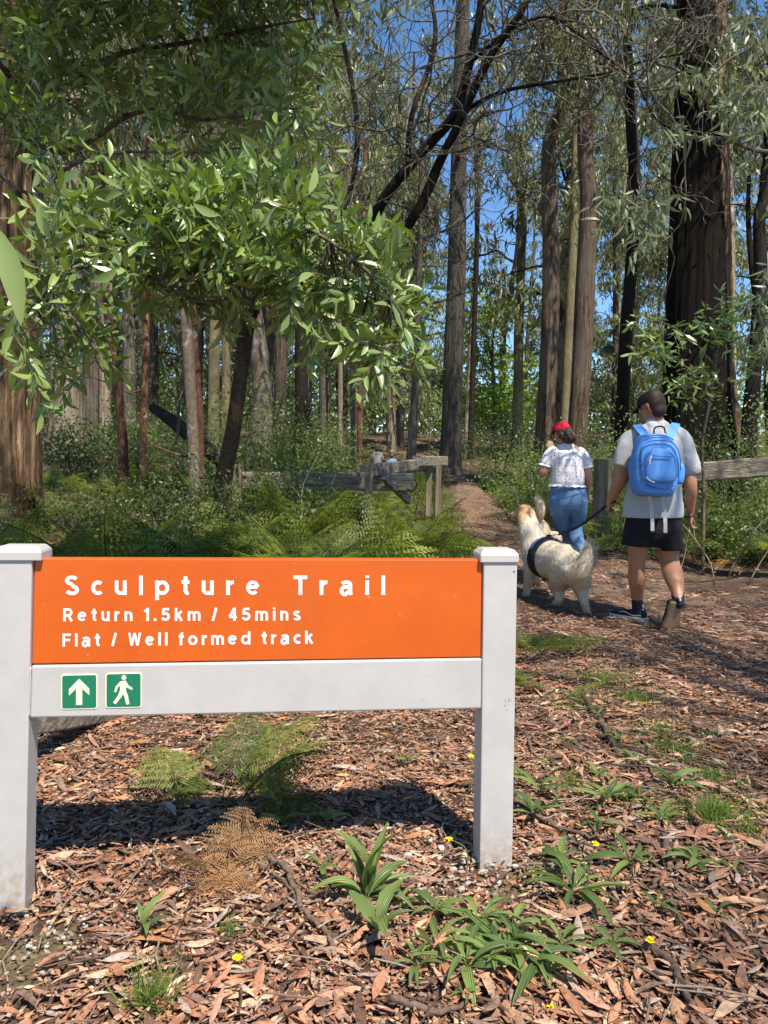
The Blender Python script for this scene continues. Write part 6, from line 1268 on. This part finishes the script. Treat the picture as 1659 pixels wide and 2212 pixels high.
grow('body', ch + hch, .0068, 3, M_SKIN, man, tintf=lambda v: (1.12, .9, .86) if v[2] > 1.42 and v[2] < 1.53 else (1, 1, 1)); eyes(man, HM)
grow('hair', [[(*(HM @ Vector((0, -.03, .05))), .084, .090), (*(HM @ Vector((0, -.034, .0))), .079, .081), (*(HM @ Vector((0, -.040, -.034))), .064, .060)]], .008, 3, M_HAIR, man)
cap = dome(HM, .088, .108, .088, -.12, M_CAPB, man, 'cap', (0, -.004, .045)); brim(HM, .078, .075, .05, .09, M_CAPB, man, cap)
ribbon([HM @ Vector((.086 * math.cos(a), -.004 + .107 * math.sin(a), .047)) for a in np.linspace(R(235), R(305), 8)], .02, M_STRAPB, man, 'cap_strap', wd=HM.to_3x3() @ Vector((0, 0, 1)), n=10, par=None)
tee = grow('tee_shirt', [([c(1411, 1110, .228, .155), c(1411, 1060, .218, .15), c(1414, 1000, .208, .145), c(1416, 960, .200, .13), c(1417, 938, .16, .10), c(1417, 926, .10, .085)], (1, 0, 0)), [c(1385, 936, .07), c(1364, 950, .078), c(1350, 988, .080), c(1346, 1000, .078)], [c(1452, 938, .07), c(1472, 955, .076), c(1488, 1000, .080), c(1493, 1014, .079)]], .009, 5, M_TEE, man, wrinkle=wr(.02, 7), cuts=((at(1411, 1117, YM), (.02, 0, -1), .5), (at(1342, 1009, YM), (-.35, 0, -1), .13), (at(1497, 1024, YM), (.3, 0, -1), .13)))
grow('shorts', [([c(1411, 1118, .205, .15), c(1411, 1140, .205, .15)], (1, 0, 0)), ([c(1382, 1140, .112, .13), c(1374, 1185, .104, .12, .02)], (1, 0, 0)), ([c(1440, 1140, .115, .13), c(1446, 1192, .108, .12, .01)], (1, 0, 0))], .009, 3, M_BLACK, man, wrinkle=wr(.011, 11, 3), cuts=((at(1374, 1179, YM), (-.05, 0, -1), .22), (at(1446, 1187, YM), (.05, 0, -1), .2)))
for pts in ([c(1376.2, 1298, .043, .046, .15), c(1376.8, 1325, .040, .046, .18)], [c(1463.5, 1281, .047, .046, -.2), c(1465.5, 1303, .041, .045, -.26)]): grow('sock', [pts], .006, 2, M_SOCK, man)
shoe(man, (fl.x + .05, 5.74, zfl + .012), (-.72, .68, 0), (0, 0, 1), .30, M_SHOEK, M_SHOEW, M_SHOEW, 1.15)
fr2 = at(1462.5, 1303, 5.33); shoe(man, fr2, (-.03, .36, -.93), (-.12, .93, .36), .30, M_SHOEK, M_GUMSOLE, M_SHOEW, 1.4)
for (px, py, dy) in ((1470, 1290, -.31), (1390, 1316, .12)):        # pale print down the back of each sock
    q = MB(); p = at(px, py, YM + dy); 
    for k in range(4): box(q, (p.x - .004 + .003 * (k % 2), p.y, p.z + .028 - k * .016), (.014 - .003 * (k % 2), .003, .011), None)
    world_obj(q, 'sock_print', M_WHITE, man, smooth=False)
q = MB(); wv = np.array(rw[:3]) + np.array([0, .004, -.02]); 
tube(q, [wv + np.array([.036 * math.cos(a), .03 * math.sin(a), .012 * math.cos(a)]) for a in np.linspace(0, 6.28, 20)], .011, 6, flat=.4); world_obj(q, 'wristband', M_STRAPB, man)

# ---------------- the backpack
pk = thing('backpack', 'sky blue backpack with a rounded front pocket worn by the person in grey', 'backpack', at(1424, 1073, YM - .2))
def pack_rows(rows, front, back_, name, mat, par, bul=.35):
    """rows: (column, row, half width px); a bulging bag between two depths"""
    q = MB(); n = 20; V = []
    for px, py, hw, fs in rows:
        cpt = at(px, py, front); w = hw * front / FPX
        for k in range(n):
            a = k / n * 2 * math.pi; cs, sn = math.cos(a), math.sin(a); e = .55; x = math.copysign(abs(cs) ** e, cs) * w; y = math.copysign(abs(sn) ** e, sn)
            d = (back_ - front) / 2; V.append((cpt.x + x, front + d + y * d * (1 if y > 0 else fs), cpt.z))
    m = len(rows); Q = [[r_ * n + i, r_ * n + (i + 1) % n, (r_ + 1) * n + (i + 1) % n, (r_ + 1) * n + i] for r_ in range(m - 1) for i in range(n)]; V += [tuple(np.mean(V[:n], 0)), tuple(np.mean(V[(m - 1) * n:m * n], 0))]
    T = [[m * n, (i + 1) % n, i] for i in range(n)] + [[m * n + 1, (m - 1) * n + i, (m - 1) * n + (i + 1) % n] for i in range(n)]
    q.add(V, Q, T); o = q.obj(name, mat, par, origin=pk.location); s = o.modifiers.new('s', 'SUBSURF'); s.levels = s.render_levels = 1; return o
F0, B0 = YM - .335, YM - .135
bagm = pack_rows([(1426, 1074, 26, .3), (1423, 1072, 38, .75), (1421, 1062, 45, .95), (1422, 1045, 49, 1.0), (1424, 1020, 52, 1.05), (1425, 1000, 52, 1.05), (1425, 975, 48, 1.05), (1425, 955, 41, 1.0), (1424, 943, 34, .85), (1423, 938, 27, .6), (1423, 936, 12, .2)], F0, B0, 'bag', M_PACK, pk)
pack_rows([(1430, 1044, 22, .4), (1430, 1041, 32, .8), (1431, 1030, 36, 1), (1431, 1005, 37, 1), (1430, 985, 36, 1), (1430, 974, 31, .9), (1430, 968, 24, .6), (1430, 966, 10, .3)], F0 - .045, F0 + .05, 'front_pocket', M_PACK, pk)
pack_rows([(1428, 1030, 40, .5), (1428, 1026, 43, 1), (1427, 1000, 43, 1), (1426, 975, 41, 1), (1425, 960, 35, .9), (1425, 953, 25, .6)], F0 - .02, F0 + .06, 'middle_compartment', M_PACK, pk)
def zipline(pts, Yz, r=.0035, mat=M_PACKD, name='zip'):
    q = MB(); tube(q, spline([tuple(at(px, py, Yz)) for px, py in pts], 24), r, 6); q.obj(name, mat, pk, origin=pk.location)
zipline([(1386, 1010), (1384, 985), (1392, 962), (1408, 953), (1426, 951), (1446, 954), (1462, 966), (1469, 990), (1470, 1015)], F0 - .026); zipline([(1409, 984), (1430, 986), (1452, 987)], F0 - .056); zipline([(1395, 1046), (1412, 1053), (1436, 1055), (1458, 1048)], F0 - .004, .004); zipline([(1391, 1040), (1390, 1010), (1397, 985), (1410, 970)], F0 - .05); zipline([(1465, 1040), (1466, 1010), (1461, 985), (1450, 970)], F0 - .05)
zipline([(1383, 1058), (1400, 1062), (1425, 1065), (1448, 1062), (1462, 1052)], F0 + .004, .003); zipline([(1394, 944), (1410, 941), (1425, 941), (1440, 943), (1455, 950)], F0 + .008, .004)
ribbon([at(1408, 984, F0 - .06), at(1404, 993, F0 - .062), at(1403, 1003, F0 - .058)], .008, M_SHOEW, pk, 'zip_pull', wd=(1, 0, 0), n=6); ribbon([at(1396, 1030, F0 - .058), at(1404, 1038, F0 - .06), at(1414, 1042, F0 - .06)], .008, M_WEB, pk, 'zip_pull', wd=(0, 0, 1), n=6); ribbon([at(1380, 1002, F0 + .03), at(1379, 1028, F0 + .03)], .006, M_SHOEW, pk, 'zip_pull', wd=(1, 0, 0), n=6)
pack_rows([(1381, 1050, 8, 1), (1379, 1040, 11, 1), (1378, 1010, 12, 1), (1379, 1000, 10, 1), (1380, 996, 5, 1)], F0 + .06, B0 - .01, 'side_pocket', M_PACK, pk); pack_rows([(1470, 1046, 8, 1), (1473, 1038, 9, 1), (1474, 1010, 9, 1), (1472, 1000, 6, 1)], F0 + .06, B0 - .01, 'side_pocket', M_PACK, pk)
for pts in ([at(1400, 950, B0 - .02), at(1390, 936, B0 + .02), at(1379, 924, YM - .07), at(1376, 919, YM + .02), at(1378, 932, YM + .12), at(1380, 975, YM + .17)], [at(1445, 950, B0 - .02), at(1451, 934, B0 + .02), at(1458, 921, YM - .07), at(1459, 916, YM + .02), at(1460, 930, YM + .12), at(1460, 975, YM + .17)]): ribbon(pts, .062, M_PACK, pk, 'shoulder_strap', wd=(1, 0, -.12) if pts[0].x > at(1420, 950, B0).x else (1, 0, .2), th=.014, n=26)
q = MB(); tube(q, spline([tuple(at(px, py, B0 - .03)) for px, py in ((1412, 937), (1414, 925), (1424, 921), (1434, 924), (1437, 936))], 18), .006, 7); q.obj('carry_handle', M_STRAPB, pk, origin=pk.location)
for px, py, ln in ((1408, 1148, 30), (1436, 1152, 32)):
    ribbon([at(px - 6, 1072, F0 + .05), at(px - 2, 1090, F0 + .09), at(px, 1115, YM - .22), at(px + 1, 1130, YM - .22), at(px + 1, py, YM - .22)], .027, M_WEB, pk, 'hanging_strap', wd=(1, 0, 0), th=.003); p = at(px + 1, py + 1, YM - .222); q = MB(); box(q, p, (.032, .008, .016), bev=.002); q.obj('buckle', M_STRAPB, pk, origin=pk.location)

# ---------------- the woman
YW = 7.6; c = person_kit(YW, 0); base = on(at(1228, 1255, YW).x, YW)
wom = thing('person', 'person in red cap, white patterned top and blue leggings walking away', 'person', base)
hc = at(1214, 938, YW); hch, WM = head_build(wom, hc, R(14), R(-8), .97, M_SKIN2)
lw = c(1186, 972, .024, None, .26); rw = c(1271, 1055, .026, None, .08)
ch = [([c(1228, 1075, .13, .11), c(1226, 1040, .13, .10), c(1224, 1000, .15, .10), c(1225, 976, .135, .075), c(1222, 964, .065, .06)], (1, 0, 0)), [c(1221, 966, .052), c(1217, 952, .048), (*hc, .058, .058)],
      [c(1198, 974, .048), c(1187, 982, .05), c(1176, 1010, .05), c(1172, 1022, .047, None, .02), c(1176, 1012, .042, None, .12), lw], [c(1250, 976, .046), c(1262, 984, .048), c(1268, 1015, .043), c(1270, 1036, .037, None, .02), rw]]
ch += wristhand(None, lw, (.15, .1, .9), (.9, .3, 0), .15, 1.2) + wristhand(None, rw, (0, .08, -1), (0, 1, 0), .15, .8)
grow('body', ch + hch, .007, 3, M_SKIN2, wom); eyes(wom, WM)
M_RED = cloth_mat('red_cap', (.42, .014, .03)); M_BROWNH = flat_mat('brown_hair', (.05, .026, .016), .5, .4, .4, 90, 1.0, 110)
M_LEGG = cloth_mat('blue_leggings', (.085, .17, .30), b_=.08, rough=.6)
grow('hair', [[(*(WM @ Vector((0, -.03, .03))), .082, .075), (*(WM @ Vector((.01, -.06, -.02))), .074, .06), (*(WM @ Vector((.03, -.075, -.06))), .06, .05)], [(*(WM @ Vector((.02, -.10, .0))), .05, .05), (*(WM @ Vector((.045, -.115, -.05))), .052, .05), (*(WM @ Vector((.05, -.10, -.09))), .03, .03)]], .009, 2, M_BROWNH, wom, wrinkle=wr(.016, 34))
cap = dome(WM, .092, .112, .10, -.1, M_RED, wom, 'cap', (-.004, .002, .04)); brim(WM, .105, .08, .03, .085, M_RED, wom, cap, .015)
def floral():
    m, t, b = newmat('white_patterned_cotton'); v = coords(t); vo = nd(t, 'ShaderNodeTexVoronoi', Scale=30.0, Randomness=.45); t.links.new(v, vo.inputs['Vector']); n_ = nz(t, v, 120, 2)
    k = ramp(t, vo.outputs['Distance'], [(.20, (1, 1, 1)), (.27, (0, 0, 0))]); col = ramp(t, n_, [(.42, (.13, .03, .035)), (.58, (.05, .08, .04))]); t.links.new(mixc(t, mixc(t, 1.0, k, ramp(t, n_, [(.3, (.2, .2, .2)), (.5, (1, 1, 1))]), 'MULTIPLY'), (.66, .63, .67), col), b.inputs['Base Color']); b.inputs['Roughness'].default_value = .85; bump(t, b, nz(t, v, 9, 4), .25, .03); return m
M_FLOR = floral(); M_LACE = cloth_mat('white_frill', (.72, .70, .72))
grow('top', [([c(1226, 1040, .172, .135), c(1225, 1012, .168, .13), c(1224, 992, .165, .12), c(1224, 976, .14, .09), c(1223, 966, .085, .07)], (1, 0, 0)), [c(1198, 974, .058), c(1187, 984, .060), c(1179, 1000, .058)], [c(1252, 976, .056), c(1262, 988, .057), c(1268, 1003, .055)]], .009, 5, M_FLOR, wom, wrinkle=wr(.008, 10, 5))
def frill(ctr, rx, ry, ax, name, amp=.007, h=.02, n=90):
    q = MB(); V = []; Mx = Vector((0, 0, 1)).rotation_difference(Vector(ax)).to_matrix()
    for lv, s in ((0, .97), (-.5, 1.03), (-1, 1.09)):
        for k in range(n):
            a = k / n * 2 * math.pi; w = amp * math.sin(a * 16) * abs(lv); V.append(tuple(Vector(ctr) + Mx @ Vector(((rx * s + w) * math.cos(a), (ry * s + w) * math.sin(a), lv * h + .005 * math.sin(a * 16 + 1) * abs(lv)))))
    Q = [[r_ * n + k, r_ * n + (k + 1) % n, (r_ + 1) * n + (k + 1) % n, (r_ + 1) * n + k] for r_ in range(2) for k in range(n)]; world_obj(q.add(V, Q), name, M_LACE, wom)
frill(at(1226, 1047, YW), .176, .14, (.02, 0, 1), 'hem_frill'); frill(at(1178, 1004, YW), .060, .058, (.3, 0, 1), 'sleeve_frill', .005, .014, 60); frill(at(1268.5, 1007, YW), .057, .056, (-.2, 0, 1), 'sleeve_frill', .005, .014, 60)
zl = base.z; lf = at(1221, 1236, 8.0); rf = at(1264, 1236, 7.25)
grow('leggings', [([c(1227, 1050, .165, .12), c(1228, 1066, .19, .14), c(1228, 1084, .2, .15)], (1, 0, 0)), [c(1209, 1084, .108, .115, -.02), c(1208, 1104, .098, None, .0), c(1210, 1125, .084, None, .05), c(1213, 1146, .068, None, .1), c(1217, 1168, .066, .068, .14), c(1219, 1195, .05, None, .25), (*lf, .036, .036)],
                  [c(1247, 1084, .108, .115, -.02), c(1248, 1104, .096, None, .0), c(1246, 1125, .082, None, .06), c(1243, 1145, .072, None, .05), c(1246, 1166, .076, .07, -.08), c(1256, 1195, .052, None, -.25), (*rf, .036, .036)], [c(1213, 1083, .085, None, -.09)] * 2, [c(1244, 1083, .085, None, -.09)] * 2], .009, 4, M_LEGG, wom)
ribbon([at(1186, 1062, YW - .04), at(1205, 1064, YW - .135), at(1228, 1068, YW - .155), at(1250, 1066, YW - .135), at(1269, 1062, YW - .04)], .004, M_LEGG, wom, 'waist_seam', wd=(0, 0, 1), th=.004)
M_SHOEP = flat_mat('white_shoe', (.62, .56, .52), .6, .3, .1, 20)
shoe(wom, (lf.x, 7.93, gz(lf.x, 8.0) + .005), (-.1, 1, 0), (0, 0, 1), .25, M_SHOEP, M_SHOEW); rs = at(1267, 1232, 7.2); shoe(wom, rs, (.02, .5, -.86), (0, .86, .5), .25, M_SHOEP, M_SHOEW)

# ---------------- dogs
def fur_mat(name, col):
    m, t, b = newmat(name); v = coords(t); f = nz(t, v, 42, 5, .7, 1.5); c_ = ramp(t, f, [(.3, tuple(x * .8 for x in col)), (.55, col), (.8, tuple(min(1, x * 1.2) for x in col))]); t.links.new(mixc(t, 1.0, c_, attr(t), 'MULTIPLY'), b.inputs['Base Color']); b.inputs['Roughness'].default_value = .75; b.inputs['Specular IOR Level'].default_value = .2; bump(t, b, f, .35, .01); return m
M_FUR = fur_mat('cream_fur', (.62, .53, .40)); M_STRAND = leaf_mat('fur_strand', (.70, .61, .47), (.5, .42, .3), .6, .3, .15)
def fur(root, body, n, tintf, lenf, flow):
    me = body.data; V = np.zeros(len(me.vertices) * 3, np.float32); me.vertices.foreach_get('co', V); V = V.reshape(-1, 3); N = np.zeros(len(V) * 3, np.float32); me.vertices.foreach_get('normal', N); N = N.reshape(-1, 3)
    i = rng.integers(0, len(V), n); P = V[i] - N[i] * .004; Nn = N[i]; F = np.array([flow(v) for v in P]); F = F - Nn * (F * Nn).sum(1, keepdims=True); D = unit(F) + Nn * rng.uniform(.08, .3, (n, 1)) + rng.normal(size=(n, 3)) * .12; L = np.array([lenf(v) for v in P]) * rng.uniform(.6, 1.2, n)
    q = MB(); leaves(q, P, D, L, .0038, 'mid', Nn + rng.normal(size=(n, 3)) * .3, np.full(n, .8), np.array([tintf(v) for v in P]) * rng.uniform(.88, 1.1, (n, 1))); q.obj('fur', M_STRAND, root, kind='stuff')
c6 = lambda px, py, Y, rx, ry=None: (*at(px, py, Y), rx, ry or rx)
dog = thing('dog', 'cream golden dog in a black harness on the lead, tail raised', 'dog', on(at(1215, 1310, 6.3).x, 6.3)); do = np.array(dog.location)
hx = (.75, .6, 0)
hdp = np.array(at(1132, 1108, 6.85))
ch = [([c6(1236, 1226, 5.98, .135, .15), c6(1222, 1217, 6.08, .15, .16), c6(1205, 1212, 6.2, .145, .155), c6(1180, 1206, 6.42, .15, .175), c6(1160, 1192, 6.58, .125, .155), c6(1150, 1164, 6.68, .105, .12), c6(1143, 1138, 6.76, .095, .10), c6(1137, 1118, 6.82, .085, .085)], hx),
      [c6(1141, 1114, 6.80, .07), c6(1134, 1106, 6.86, .076, .075), c6(1126, 1107, 6.9, .058, .055), c6(1116, 1110, 6.93, .040, .036), c6(1109, 1112, 6.95, .028, .026)],
      [c6(1248, 1232, 5.98, .11, .12), c6(1252, 1256, 6.03, .095), c6(1256, 1276, 6.06, .062), c6(1261, 1296, 5.96, .040), c6(1266, 1316, 5.98, .031), c6(1269, 1330, 6.0, .032), c6(1265, 1333, 6.06, .030, .026)],
      [c6(1213, 1238, 6.1, .11, .12), c6(1207, 1258, 6.2, .09), c6(1205, 1274, 6.27, .058), c6(1208, 1290, 6.16, .040), c6(1200, 1304, 6.22, .032), c6(1192, 1311, 6.3, .032), c6(1183, 1311, 6.36, .030, .026)],
      [c6(1152, 1205, 6.5, .075, .09), c6(1146, 1232, 6.5, .058), c6(1140, 1262, 6.56, .040), c6(1136, 1288, 6.62, .032), c6(1133, 1298, 6.68, .032, .028)],
      [c6(1178, 1222, 6.66, .07, .08), c6(1190, 1250, 6.72, .05), c6(1202, 1276, 6.7, .036), c6(1209, 1292, 6.68, .030), c6(1207, 1297, 6.74, .030, .026)],
      [c6(1222, 1232, 5.9, .05), c6(1238, 1238, 5.8, .052, .06), c6(1254, 1232, 5.74, .062, .075), c6(1266, 1216, 5.74, .058, .078), c6(1271, 1198, 5.78, .046, .066), c6(1268, 1184, 5.82, .026, .04)]]
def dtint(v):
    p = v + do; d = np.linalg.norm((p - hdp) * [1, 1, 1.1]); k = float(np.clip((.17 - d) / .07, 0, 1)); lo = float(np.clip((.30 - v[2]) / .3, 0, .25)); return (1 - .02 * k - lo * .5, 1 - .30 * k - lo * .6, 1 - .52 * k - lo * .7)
tl0 = np.array(at(1240, 1236, 5.8)) - do; tl1 = np.array(at(1268, 1190, 5.8)) - do
def is_tail(v): return v[1] < tl0[1] + .07 and v[2] > .18 and v[0] > np.array(at(1226, 1230, 5.8))[0] - do[0]
bod = grow('body', ch, .010, 4, M_FUR, dog, tintf=dtint); back_dir = unit(np.array(at(1245, 1240, 5.9)) - np.array(at(1160, 1185, 6.6)))
fur(dog, bod, 12000, dtint, lambda v: .10 if is_tail(v) else (.028 if v[2] < .25 else .042), lambda v: np.array([.3, -.5, .9 if is_tail(v) else -.6]) if is_tail(v) else back_dir + np.array([0, 0, -.55]))
M_EAR = fur_mat('tan_ear_fur', (.50, .24, .09))
grow('ear', [([c6(1147, 1106, 6.80, .03, .012), c6(1144, 1118, 6.77, .04, .012), c6(1136, 1130, 6.76, .026, .010)], (-1, .5, 0))], .008, 2, M_EAR, dog); grow('ear', [([c6(1136, 1098, 6.92, .028, .012), c6(1130, 1110, 6.96, .034, .012), c6(1126, 1120, 6.97, .022, .01)], (-1, .5, 0))], .008, 2, M_EAR, dog)
M_NOSE = flat_mat('dog_nose', (.015, .012, .012), .35, .5)
grow('nose', [[c6(1106, 1111, 6.955, .013), c6(1105, 1113, 6.955, .011)]], .005, 1, M_NOSE, dog)
for px, py, Y in ((1121, 1103, 6.87), (1119, 1103, 6.95)): q = MB(); bm = bmesh.new(); bmesh.ops.create_uvsphere(bm, u_segments=10, v_segments=6, radius=.012); bmesh.ops.translate(bm, vec=at(px, py, Y), verts=bm.verts); addbm(q, bm); world_obj(q, 'eye', M_NOSE, dog)
# harness: a padded band round the chest behind the shoulders with a chest strap
hcx = np.array(at(1184, 1206, 6.40)); ax = unit(np.array(at(1205, 1212, 6.2)) - np.array(at(1160, 1194, 6.58))); s_ = unit(np.cross(ax, [0, 0, 1])); up_ = np.cross(s_, ax)
def hring(off, rx, rz, n=40): return [hcx + ax * off + s_ * rx * math.cos(a) + up_ * rz * math.sin(a) for a in np.arange(n) / n * 2 * math.pi]
q = MB(); V = []; offs = [(-.06, .166, .172), (-.055, .176, .182), (.055, .176, .180), (.06, .164, .168)]
for o_, rx, rz in offs: V += hring(o_, rx, rz)
Q = [[k * 40 + i, k * 40 + (i + 1) % 40, (k + 1) * 40 + (i + 1) % 40, (k + 1) * 40 + i] for k in range(3) for i in range(40)]; har = world_obj(q.add(V, Q), 'harness', M_STRAPB, dog)
q = MB(); tube(q, spline([tuple(hcx - ax * .05 + s_ * .17 * k), tuple(np.array(at(1152, 1215, 6.66)) + s_ * .06 * k), tuple(np.array(at(1143, 1200, 6.78)))], 12) if False else spline([tuple(hcx - ax * .05 - s_ * .165), tuple(np.array(at(1146, 1208, 6.66)) - s_ * .06), tuple(np.array(at(1150, 1200, 6.80)))], 12), .014, 6); world_obj(q, 'chest_strap', M_STRAPB, dog)
a0 = R(115)
for k, (dx, w) in enumerate(((-.03, .030), (.0, .030), (.03, .03))):
    a_ = R(150) if True else a0; q = MB(); n_ = s_ * math.cos(a_) * .176 + up_ * math.sin(a_) * .182; cpt = hcx + n_ * 1.02; tng = unit(-s_ * math.sin(a_) + up_ * math.cos(a_))
    P = [cpt + ax * dx * .9 + tng * e + unit(n_) * .003 for e in (-.02, .02)]; w2 = ax * .011; q.add([P[0] - w2, P[0] + w2, P[1] + w2, P[1] - w2], [[0, 1, 2, 3]]); world_obj(q, 'harness_print', M_WHITE, dog, smooth=False)
ribbon(hring(-.02, .180, .187)[3:18], .022, M_WEB if False else M_PACKD, dog, 'harness_webbing', wd=ax, th=.004, n=24)
grip = [hcx + up_ * .184 + ax * e + up_ * h for e, h in ((-.04, 0), (-.02, .018), (.02, .018), (.04, 0))]; ribbon(grip, .024, M_STRAPB, dog, 'harness_handle', wd=s_, th=.008, n=14)
# the lead
ls = at(1318, 1086, YM + .09); le = at(1206, 1154, 6.33); lead = thing('lead', 'black flat dog lead from hand to harness', 'lead', le)
ribbon([ls + Vector((.05, .02, .01)), ls, ls * .66 + le * .34 + Vector((0, 0, -.03)), ls * .33 + le * .67 + Vector((0, 0, -.035)), le], .026, M_STRAPB, lead, 'strap', wd=(.3, .2, 1), th=.003, n=30)
ribbon([ls + Vector((.02, .02, .0)), ls + Vector((.06, .03, -.06)), ls + Vector((.12, .04, -.15)), ls + Vector((.10, .05, -.02)), ls + Vector((.02, .03, .01))], .02, M_STRAPB, lead, 'hand_loop', wd=(0, 1, .2), th=.003, n=24)
q = MB(); hp = hcx + up_ * .19 + ax * .03; tube(q, spline([tuple(le), tuple((np.array(le) + hp) / 2 + [0, 0, .01]), tuple(hp)], 8), .006, 6); world_obj(q, 'clip', M_METAL, lead)
# the second dog ahead, mostly hidden
dog2 = thing('dog', 'pale dog mostly hidden ahead of the harnessed dog, only its raised tail showing', 'dog', on(at(1166, 1250, 7.35).x, 7.35)); d2 = np.array(dog2.location)
ch = [([c6(1163, 1152, 7.05, .11, .12), c6(1162, 1150, 7.25, .12, .13), c6(1160, 1150, 7.5, .125, .15), c6(1158, 1142, 7.68, .11, .13), c6(1157, 1124, 7.8, .085, .09), c6(1156, 1112, 7.88, .07, .07)], (1, 0, 0)), [c6(1156, 1110, 7.88, .068), c6(1156, 1108, 7.97, .06), c6(1156, 1112, 8.06, .035), c6(1156, 1114, 8.1, .025)],
      [c6(1162, 1130, 7.0, .032), c6(1166, 1112, 6.95, .042, .05), c6(1167, 1096, 6.95, .046, .055), c6(1163, 1083, 6.97, .034, .04), c6(1157, 1077, 7.0, .018)]]
for sx, Yh, Yf in ((-.085, 7.05, 7.6), (.085, 7.15, 7.7)):
    for Y_, hind in ((Yh, 1), (Yf, 0)):
        x = d2[0] + sx; z0 = gz(x, Y_); ch.append([(x, Y_, z0 + .42, .08, .09), (x, Y_ + (.06 if hind else 0), z0 + .28, .055, .06), (x, Y_ - (.06 if hind else 0), z0 + .16, .036, .036), (x, Y_ - (.02 if hind else 0), z0 + .05, .03, .03), (x, Y_ + .05, z0 + .028, .032, .028)])
b2 = grow('body', ch, .010, 4, M_FUR, dog2, tintf=lambda v: (1, .92, .82)); fur(dog2, b2, 3500, lambda v: (1, .9, .78), lambda v: .06 if v[2] > .62 and v[1] < -.2 else .035, lambda v: np.array([.1, -.2, 1.0]) if v[2] > .6 and v[1] < -.2 else np.array([0, -1, -.5]))
M_REDL = cloth_mat('red_webbing', (.30, .012, .02)); ribbon([at(1160, 1118, 7.75), at(1175, 1128, 7.6), at(1190, 1120, 7.55), at(1225, 1095, 7.8), at(1262, 1066, 7.72)], .012, M_REDL, thing('lead', 'thin red lead running ahead of the harnessed dog', 'lead', at(1160, 1118, 7.75)), 'strap', wd=(0, 0, 1), th=.003)

# ---------------- the children far up the path
def child(px, py, Y, top_col, label, hair_col, h=1.05, held=False):
    p = at(px, py, Y); b = on(p.x, Y); t = thing('person', label, 'person', b, 0); B = np.array(b); s = h / 1.05
    def J(x, y, z, r, r2=None): return (*(B + np.array([x, y, z]) * s), r * s, (r2 or r) * s)
    grow('body', [[J(0, 0, .45, .10, .08), J(0, 0, .62, .10, .08), J(0, 0, .78, .07, .06), J(0, 0, .85, .035)], [J(0, .01, .86, .05), J(0, .01, .94, .075, .085), J(0, .01, .97, .07, .08)], [J(-.06, 0, .45, .07), J(-.065, 0, .24, .05), J(-.065, 0, .06, .035), J(-.065, .05, .03, .034)], [J(.06, 0, .45, .07), J(.065, 0, .24, .05), J(.065, 0, .06, .035), J(.065, .05, .03, .034)], [J(-.11, 0, .76, .035), J(-.15, .0, .62, .03), J(-.12, .10, .52, .025), J(-.10, .15, .53, .025)], [J(.11, 0, .76, .035), J(.15, .0, .62, .03), J(.12, .10, .52, .025), J(.10, .15, .53, .025)], [J(0, .09, .92, .014), J(0, .1, .905, .014)]], .012, 2, M_SKIN2, t)
    m = cloth_mat('tee_%d' % px, top_col); grow('tee_shirt', [([J(0, 0, .46, .125, .10), J(0, 0, .62, .12, .095), J(0, 0, .77, .09, .07)], (1, 0, 0)), [J(-.09, 0, .76, .045), J(-.14, 0, .67, .045)], [J(.09, 0, .76, .045), J(.14, 0, .67, .045)]], .012, 2, m, t); grow('shorts', [[J(0, 0, .45, .12, .1), J(0, 0, .36, .12, .1)]], .012, 2, M_BLACK, t)
    grow('hair', [[J(0, -.02, .98, .082, .085), J(0, -.035, .90, .07, .06)]], .012, 1, flat_mat('hair_%d' % px, hair_col, .6, .3, .3, 80), t)
    if held: q = MB(); box(q, B + np.array([.12, .17, .55]) * s, (.20, .01, .14), Matrix.Rotation(.5, 4, 'Y')); world_obj(q, 'held_sheet', M_WHITE, t)
child(846, 985, 18.6, (.16, .30, .60), 'small child in a blue tee beyond the timber barrier', (.20, .12, .06), .98, True)
child(815, 982, 20.2, (.22, .22, .23), 'small figure in grey beside the child in blue', (.12, .08, .05), 1.0)
